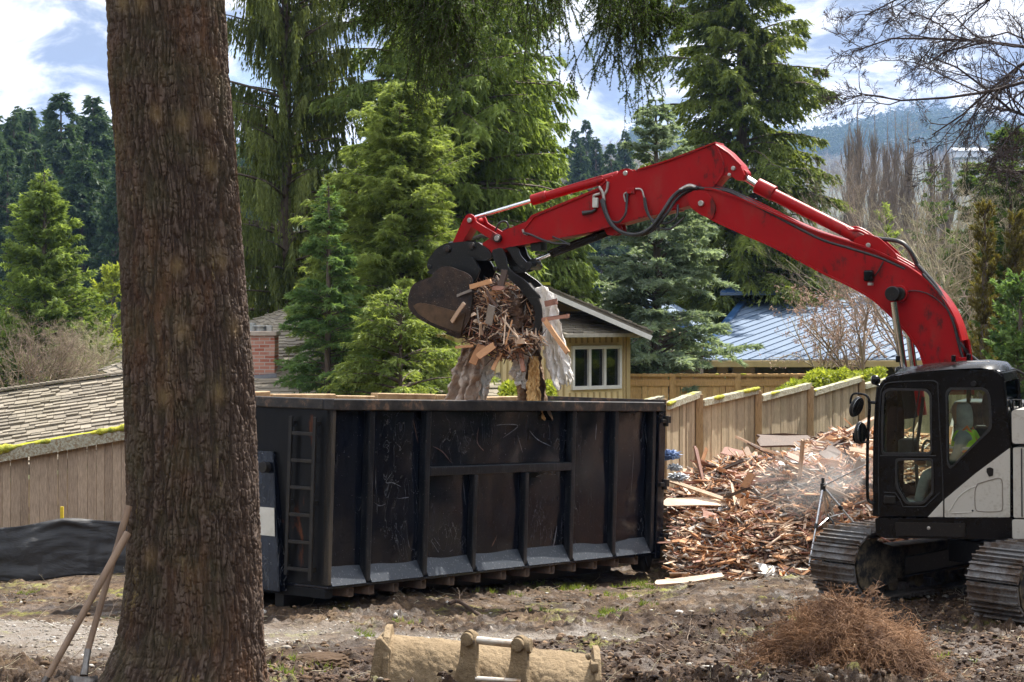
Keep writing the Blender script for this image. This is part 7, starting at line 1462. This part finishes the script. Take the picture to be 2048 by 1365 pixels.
addbough([(1160, -90, .2), (1230, -55, .1), (1300, -5, 0), (1352, 28, 0)], 12.6, 307, None, 4, .05)

# ---------------------------------------------------------------- tools leaning on the trunk
handle = simple('worn_wood_handle', (.30, .20, .13), (.16, .10, .065), 9, .6, 0, .3, .004, stretch=(1, 1, .15)); toolst = simple('dull_tool_steel', (.22, .21, .20), (.12, .10, .085), 14, .4, .7, .4)
t1, t2, t3 = at(258, 1012, 12.05), at(218, 1150, 11.95), at(176, 1300, 11.8); sh = empty('shovel', (t3.x, t3.y, gz1(t3.x, t3.y)), label='long handled shovel leaning on the big trunk, the steeper of the two tools', cat='shovel')
b = MB(); b.tube(catmull([t1, t2, t3], 6), [.022]*3+[.019]*12, 12); b.build('handle', handle, sh, smooth=True)
b = MB(); e = at(168, 1352, 11.72); b.tube([t3, t3.lerp(e, .5), e], [.021, .018, .026], 12); b.build('socket', toolst, sh, smooth=True)
b = MB(); rows = []
for i in range(9):
    t = i/8; c = e.lerp(at(150, 1450, 11.6), t); hw = .085*math.sin(math.pi*min(1, .35+t*.62))**.7*(1 if t < .6 else 1-(t-.6)*1.9); rows.append([c+Vector((u*hw, (-.03+.045*u*u), 0)) for u in (-1, -.5, 0, .5, 1)])
vs = [v for r in rows for v in r]; b.add(vs, [[i*5+k, i*5+k+1, i*5+6+k, i*5+5+k] for i in range(8) for k in range(4)]); o = b.build('blade', toolst, sh, smooth='all'); o.modifiers.new('s', 'SOLIDIFY').thickness = .003
t1, t3 = at(256, 1066, 11.9), at(95, 1355, 11.55); rk = empty('rake', (t3.x, t3.y, gz1(t3.x, t3.y)), label='wooden handled rake leaning at a low slant in front of the shovel', cat='rake')
b = MB(); b.tube([t1, t1.lerp(t3, .5), t3], [.023, .021, .019], 12); b.build('handle', handle, rk, smooth=True)
b = MB(); e = at(68, 1400, 11.5); b.tube([t3, e], [.02, .014], 10); b.bar(e+Vector((-.2, 0, .02)), e+Vector((.2, 0, -.02)), .02, .025)
for i in range(10): q = e+Vector((-.19+i*.042, 0, 0)); b.tube([q, q+Vector((0, -.03, -.07))], [.006, .002], 6)
b.build('rake_head', toolst, rk)
# ---------------------------------------------------------------- spare bucket in the foreground
m = NM('mud_caked_steel'); n = m.noise(4, 6, .7); n2 = m.noise(30, 5, .75); c = m.mix(m.ramp(n, [(.35, 0), (.65, 1)]), m.mix(n2, (.25, .185, .115), (.42, .32, .20)), m.mix(n2, (.14, .10, .06), (.29, .215, .13))); c = m.mix(m.ramp(m.noise(7, 3), [(.70, 0), (.74, .9)]), c, (.05, .05, .06))
mudc = m.done(m.principled(c, .92, 0, m.bump(n2, .9, .02, m.bump(n, .8, .04)), .15))
m = NM('worn_pin'); n = m.noise(6, 4); c = m.mix(m.ramp(n, [(.45, 0), (.6, 1)]), (.62, .56, .48), (.34, .20, .10)); wornpin = m.done(m.principled(c, .4, .5, m.bump(n, .3, .01)))
Db = 12.9; sb_ = empty('spare_bucket', at(975, 1400, Db), label='mud caked tan digging bucket lying in the foreground below the skip', cat='bucket')
def Bq(x, y, d=0): return at(x, y, Db+d)
# shell: rolled section running left to right, seen from behind; section curve in depth/height
Lx0, Lx1 = Bq(768, 1300).x, Bq(1195, 1300).x
sec = [(.62, -.02), (.55, .08), (.40, .15), (.22, .165), (.08, .13), (-.02, .03), (-.08, -.12), (-.07, -.30), (.0, -.45)]   # (depth, height)
nx = 130; sc = catmull([Vector((a, b_, 0)) for a, b_ in sec], 14); ns = len(sc); xs_ = np.linspace(0, 1, nx); zl, zr = Bq(770, 1292).z, Bq(1195, 1336).z
Vv = np.empty((nx, ns, 3))
for i, t in enumerate(xs_):
    z0 = zl+(zr-zl)*t; X = Lx0+(Lx1-Lx0)*t
    for j, s_ in enumerate(sc): Vv[i, j] = (X, Db+s_.x, z0-.16+s_.y)
tx, sj = np.meshgrid(xs_*9, np.linspace(0, 5, ns), indexing='ij'); bumpv = (fbm(tx*1.2, sj*1.2, oct=5, s=71, gain=.6)-.5)*.035+(fbm(tx*9, sj*9, oct=4, s=73, gain=.7)-.5)*.018; Vv[..., 2] += bumpv; Vv[..., 1] -= bumpv*.6
I_ = np.arange(nx*ns).reshape(nx, ns); Qd = np.stack([I_[:-1, :-1], I_[1:, :-1], I_[1:, 1:], I_[:-1, 1:]], -1).reshape(-1, 4); o = put('shell', mesh_from('shell', Vv, quads=Qd, mats=(mudc,)), sb_, smooth='all'); o.modifiers.new('s', 'SOLIDIFY').thickness = .02
def endplate(X, zoff, nm_, outer=.03):
    b = MB(); pts = [Vector((X, Db+a, zoff-.13+b_+outer*.6)) for a, b_ in [(-.10, -.5), (-.11, -.25), (-.05, .04), (.05, .16), (.22, .20), (.42, .185), (.60, .08), (.68, -.02), (.62, -.5)]]; b.prism(pts, (.045, 0, 0)); return b.build(nm_, mudc, sb_, bevel=.008)
b = MB(); b.prism([Bq(752, 1278, -.02), Bq(762, 1275, -.0), Bq(782, 1300, -.02), Bq(780, 1440, -.1), Bq(725, 1440, -.1)], (0, .62, -.06)); b.build('side_cutter', mudc, sb_, bevel=.01)
endplate(Lx0-.01, zl, 'end_plate'); endplate(Lx1-.02, zr, 'end_plate')
b = MB(); q = Bq(1172, 1316, .0); b.tube([q, q+Vector((.03, 0, .015))], .022, 12); q = Bq(1188, 1330, .1); b.box(q, (.05, .25, .06)); b.build('lifting_eye', mudc, sb_, bevel=.01)
def ear(x_, y_, xb, yb, dd):
    b = MB(); o2 = [(-.055, .03), (-.035, .075), (0, .09), (.03, .075), (.05, .03), (.055, -.05), (.05, -.14), (.075, -.26), (.13, -.33), (.16, -.45), (-.12, -.45), (-.13, -.33), (-.10, -.2), (-.065, -.10)]
    c = Bq(x_, y_, dd); ux_ = Vector((.85, -.52, -.05)).normalized(); ux_ = Vector((ux_.x, ux_.y, 0)).normalized()
    me = plate([(p.x, p.y) for p in roundpoly(o2, .03, 4)], [], c, ux_, UP, .045); me.materials.append(mudc); o = put('ear', me, sb_, bevel=.01)
    b = MB(); q = c+UP*.03; nn_ = ux_.cross(UP).normalized(); b.cyl(q-nn_*.05, q+nn_*.05, .045, 20); b.build('boss', mudc, o, bevel=.008); return c, nn_
c1, n1_ = ear(940, 1287, 0, 0, -.12); c2, n2_ = ear(1041, 1298, 0, 0, -.15)
b = MB(); b.cyl(Bq(948, 1280, -.12), Bq(1032, 1289, -.14), .026, 20); b.build('upper_pin', wornpin, sb_, bevel=.005, smooth=True)
b = MB(); b.cyl(Bq(950, 1358, -.16), Bq(1042, 1364, -.18), .018, 18); b.build('lower_pin', wornpin, sb_, bevel=.004, smooth=True)
b = MB(); q = Bq(1052, 1292, -.15); b.cyl(q, q+Vector((.035, -.01, 0)), .05, 20); b.build('pin_collar', mudc, sb_, bevel=.01)
# ---------------------------------------------------------------- uprooted root ball
rp = at(1695, 1330, 15.0); rz = gz1(rp.x, rp.y); rpile = empty('root_pile', (rp.x, rp.y, rz), label='tangled heap of tan uprooted roots in front of the excavator tracks', cat='roots')
rootm = simple('dry_roots', (.36, .20, .10), (.11, .055, .03), 3, .85, 0, .4, .004); 
rgn = np.random.default_rng(401); n = 4200; sx_ = rgn.normal(size=n); sy2 = rgn.normal(size=n)
X = rp.x+sx_*.24-.02; Y = rp.y+sy2*.22; hz = np.clip(.60-.60*np.abs(sx_*.24)-.3*np.abs(sy2*.22), .03, 1)*rgn.random(n)**.7; ridge = .12*np.sin(X*6); 
st = np.stack([X, Y, rz+hz+.02], -1); dr = nrm(np.stack([sx_*.5+rgn.normal(size=n)*.8-.5, rgn.normal(size=n)*.6-.3, rgn.normal(size=n)*.5-.15], -1))
(V1, T1, _), _ = bare([(4, .6, .7), (3, .6, .8)], 403, st, dr, rgn.uniform(.08, .28, n), .0032, -.10, 3); V1[:, 2] = np.maximum(V1[:, 2], gz(V1[:, 0], V1[:, 1])+.01)
put('fine_roots', mesh_from('fine_roots', V1, tris=T1, mats=(rootm,)), rpile)
st = np.array([[rp.x+a, rp.y+b_, rz+c_] for a, b_, c_ in [(0, 0, .4), (.1, .1, .42), (-.2, 0, .3), (.2, -.1, .3), (-.35, -.05, .18), (0, .1, .4), (-.1, 0, .35), (.35, 0, .15), (-.5, -.1, .1), (.1, .1, .35)]])
dr = np.array([(1, 0, .4), (-.6, 0, .9), (-1, 0, .1), (1, 0, -.1), (-1, -.2, .1), (.4, .1, .8), (-.2, 0, 1), (1, 0, .2), (-1, 0, .0), (.9, 0, .35)])
(V1, T1, _), _ = bare([(7, .5, .7), (5, .5, .8)], 405, st, dr, .42, .011, -.02, 5); put('thick_roots', mesh_from('thick_roots', V1, tris=T1, mats=(rootm,)), rpile)
bm = bmesh.new(); bmesh.ops.create_icosphere(bm, subdivisions=5, radius=1); V = np.array([v.co[:] for v in bm.verts]); kk = .7+.6*fbm(V[:, 0]*3, V[:, 1]*3, V[:, 2]*3, oct=4, s=15, gain=.7)
for v, s_ in zip(bm.verts, kk): v.co = Vector((rp.x+.02+v.co.x*.44*s_, rp.y+.05+v.co.y*.35*s_, rz+.0+v.co.z*.42*s_))
me = bpy.data.meshes.new('c'); bm.to_mesh(me); bm.free(); me.materials.append(simple('root_soil', (.13, .08, .05), (.07, .045, .03), 9, .95, 0, .9, .04)); put('soil_core', me, rpile)
# ---------------------------------------------------------------- loose ground stuff
rgn = np.random.default_rng(501)
def clods(n, name, mt, smin, smax, label, reg=(8.8, 25, -.30, .30), gv=False, flat=.6, sub=1, p=2.0):
    bm = bmesh.new(); bmesh.ops.create_icosphere(bm, subdivisions=sub, radius=1); bv = np.array([v.co[:] for v in bm.verts]); bt = np.array([[v.index for v in f.verts] for f in bm.faces]); bm.free()
    y = reg[0]+(reg[1]-reg[0])*rgn.random(n*3); x = y*rgn.uniform(reg[2], reg[3], n*3); k_ = gmask(x, y); dens = fbm(x*.8, y*.8, oct=3, s=81)
    keep = (k_ > .5) if gv else ((k_ < .4) & (dens > .42+.1*rgn.random(n*3))); x, y = x[keep][:n], y[keep][:n]; m_ = len(x); z = gd(x, y); s = smin+(smax-smin)*rgn.random(m_)**5
    jit = rgn.uniform(.6, 1.4, (m_, len(bv), 1)); sc3 = rgn.uniform(.7, 1.4, (m_, 1, 3))*[1, 1, flat]; V = bv[None]*jit*sc3*s[:, None, None]+np.stack([x, y, z+s*.15], -1)[:, None]
    T = bt[None]+(np.arange(m_)*len(bv))[:, None, None]; o = put(name, mesh_from(name, V.reshape(-1, 3), tris=T.reshape(-1, 3), tint=np.repeat(rgn.random(m_), len(bt)), mats=(mt,))); return tag(o, label, name.replace('_', ' '), kind='stuff')
m = NM('clod_soil'); t = m.attr(); n_ = m.noise(30, 4, .7); c = m.mix(m.math('ADD', m.math('MULTIPLY', t, .6), m.math('MULTIPLY', n_, .4)), (.045, .026, .015), (.22, .145, .085)); clodm = m.done(m.principled(c, .9, 0, m.bump(n_, .8, .01), .2))
m = NM('pebbles'); t = m.attr(); c = m.ramp(t, [(0, (.16, .13, .10)), (.6, (.34, .31, .27)), (1, (.55, .52, .48))]); pebm = m.done(m.principled(c, .8, 0, None, .3))
def churn_clods(n):
    bm = bmesh.new(); bmesh.ops.create_icosphere(bm, subdivisions=1, radius=1); bv = np.array([v.co[:] for v in bm.verts]); bt = np.array([[v.index for v in f.verts] for f in bm.faces]); bm.free()
    y = 9+14.5*rgn.random(n*4); x = y*rgn.uniform(-.29, .30, n*4); keep = (churn(x, y)*fbm(x*1.9, y*1.9, oct=4, s=93) > .22+.25*rgn.random(n*4)) & (gmask(x, y) < .3); x, y = x[keep][:n], y[keep][:n]; m_ = len(x); s = .004+.024*rgn.random(m_)**4
    z = gd(x, y); jit = rgn.uniform(.25, 1.7, (m_, len(bv), 1)); V = bv[None]*jit*(rgn.uniform(.5, 1.6, (m_, 1, 3))*[1, 1, .7])*s[:, None, None]+np.stack([x, y, z+s*.1], -1)[:, None]; T = bt[None]+(np.arange(m_)*len(bv))[:, None, None]
    tag(put('mud_clods', mesh_from('mud_clods', V.reshape(-1, 3), tris=T.reshape(-1, 3), tint=np.repeat(rgn.random(m_), len(bt)), mats=(darkclod,))), 'dark damp clods covering the freshly dug foreground', 'mud clods', kind='stuff')
m = NM('damp_clod_soil'); t = m.attr(); n_ = m.noise(40, 4, .7); c = m.ramp(m.math('ADD', m.math('MULTIPLY', t, .65), m.math('MULTIPLY', n_, .35)), [(.2, (.022, .011, .006)), (.6, (.085, .046, .025)), (.9, (.27, .175, .10))]); darkclod = m.done(m.principled(c, m.ramp(n_, [(.4, .75), (.6, .95)]), 0, m.bump(n_, .8, .01), .4))
churn_clods(60000)
clods(9000, 'soil_clods', clodm, .005, .034, 'dark crumbly soil clods scattered over the churned mud'); clods(9000, 'gravel_stones', pebm, .005, .022, 'small grey stones lying on the old gravel drive', gv=True, reg=(14, 24, -.30, .12)); clods(1500, 'stones', pebm, .008, .04, 'pale stones mixed in the mud')
def litter(n, name, mt, l0, l1, r, label, cat_, reg=(9, 26, -.30, .32)):
    y = rgn.uniform(reg[0], reg[1], n); x = y*rgn.uniform(reg[2], reg[3], n); z = gd(x, y)+.012; st = np.stack([x, y, z], -1); a = rgn.uniform(0, 6.28, n); d = np.stack([np.cos(a), np.sin(a), rgn.normal(size=n)*.12+.05], -1)
    (V, T, _), _ = bare([(2, .5, .6)], 511+n, st, d, rgn.uniform(l0, l1, n), r, -.02, 3); V[:, 2] = np.maximum(V[:, 2], gd(V[:, 0], V[:, 1])+.003); tag(put(name, mesh_from(name, V, tris=T, mats=(mt,))), label, cat_, kind='stuff')
litter(1300, 'twig_litter', twig_pale, .05, .28, .0035, 'thin dry twigs littered over the mud', 'twigs'); litter(700, 'dark_twig_litter', twigm, .05, .35, .004, 'dark broken rootlets littered over the mud', 'rootlets')
# grass tufts
grm = leafmat('grass_blades', (.10, .15, .02), (.38, .44, .10), .4)
gp = [(at(x, y, 1)) for x, y in []]; cl = []
for (xp, yp, n, s) in [(1150, 1172, 40, .25), (1240, 1190, 40, .3), (1290, 1165, 50, .35), (1215, 1215, 30, .2), (735, 1275, 14, .1), (590, 1325, 30, .2), (1275, 1168, 30, .3), (1190, 1238, 20, .3), (30, 1185, 15, .3), (640, 1330, 20, .15), (1060, 1165, 20, .2), (1660, 1235, 14, .2), (1500, 1345, 14, .2), (1880, 1320, 10, .2), (1115, 1230, 20, .3), (560, 1360, 20, .2), (820, 1255, 14, .2), (1010, 1190, 18, .25), (1300, 1210, 16, .2), (700, 1180, 8, .1)]:
    D = 14.0                                      # march down the view ray to the ground
    while D < 40 and at(xp, yp, D).z > gz1(at(xp, yp, D).x, D): D += .05
    c = at(xp, yp, D); cl.append((c.x, c.y, n, s))
VV, TT, TN, k0 = [], [], [], 0
for (x, y, n, s) in cl:
    for j in range(int(n*.55)):
        bx, by = x+rgn.normal()*s*.5, y+rgn.normal()*s*.6; m_ = 9; bz = gd1(bx, by); P0 = np.array([[bx, by, bz]])+rgn.normal(size=(m_, 3))*[.02, .02, 0]; d = nrm(rgn.normal(size=(m_, 3))*[.5, .5, .2]+[0, 0, .9]); v, t, tn = spray_tris(P0, d, .07, .012, rgn, rgn.random(m_)); VV.append(v); TT.append(t+k0); k0 += len(v); TN.append(tn)
tag(put('grass_tufts', mesh_from('grass_tufts', np.concatenate(VV), tris=np.concatenate(TT), tint=np.concatenate(TN), mats=(grm,))), 'sparse bright grass tufts growing on the churned ground', 'grass', kind='stuff')
# lone root lying by the skip and a weed at its left end
def ground_at(xp, yp):
    D = 9.0
    while D < 40 and at(xp, yp, D).z > gz1(at(xp, yp, D).x, D): D += .03
    return at(xp, yp, D)
Q = [ground_at(x, y)+UP*z for x, y, z in ((898, 1217, .05), (915, 1216, .07), (938, 1226, .05), (958, 1237, .04), (975, 1240, .04))]; b = MB(); b.tube(catmull(Q, 5), [.022]*6+[.018]*10+[.01]*5, 8); tag(b.build('root_piece', simple('dark_root', (.10, .06, .04), (.05, .03, .02), 9, .8), smooth=True), 'curved dark root lying on the gravel in front of the skip', 'root')
for i, (xp, yp, s, ds) in enumerate([(1035, 1238, .17, 'dark mound of soil at the edge of the gravel drive behind the spare bucket'), (1455, 1130, .14, 'muddy clump with a root at the foot of the debris heap'), (640, 1325, .2, 'mossy dirt mound right of the big trunk'), (1100, 1265, .13, 'small soil mound right behind the spare bucket')]):
    c = ground_at(xp, yp); crumple('soil_mound', (c.x, c.y, c.z), s*1.2, s*1.0, s*.38, clodm, 60+i, ds, 'soil mound', True)
# thin haze
hz = NM('haze_air'); pv = hz.n('ShaderNodeVolumePrincipled'); pv.inputs['Color'].default_value = (.30, .48, .90, 1); pv.inputs['Density'].default_value =   .00014; pv.inputs['Anisotropy'].default_value = .2; hz.nt.links.new(pv.outputs[0], hz.out.inputs['Volume'])
b = MB(); b.box((0, 2280, 200), (42000, 5580, 410)); ho = b.build('haze', hz.m); tag(ho, 'thin blue haze over the far hills', 'haze', kind='stuff')
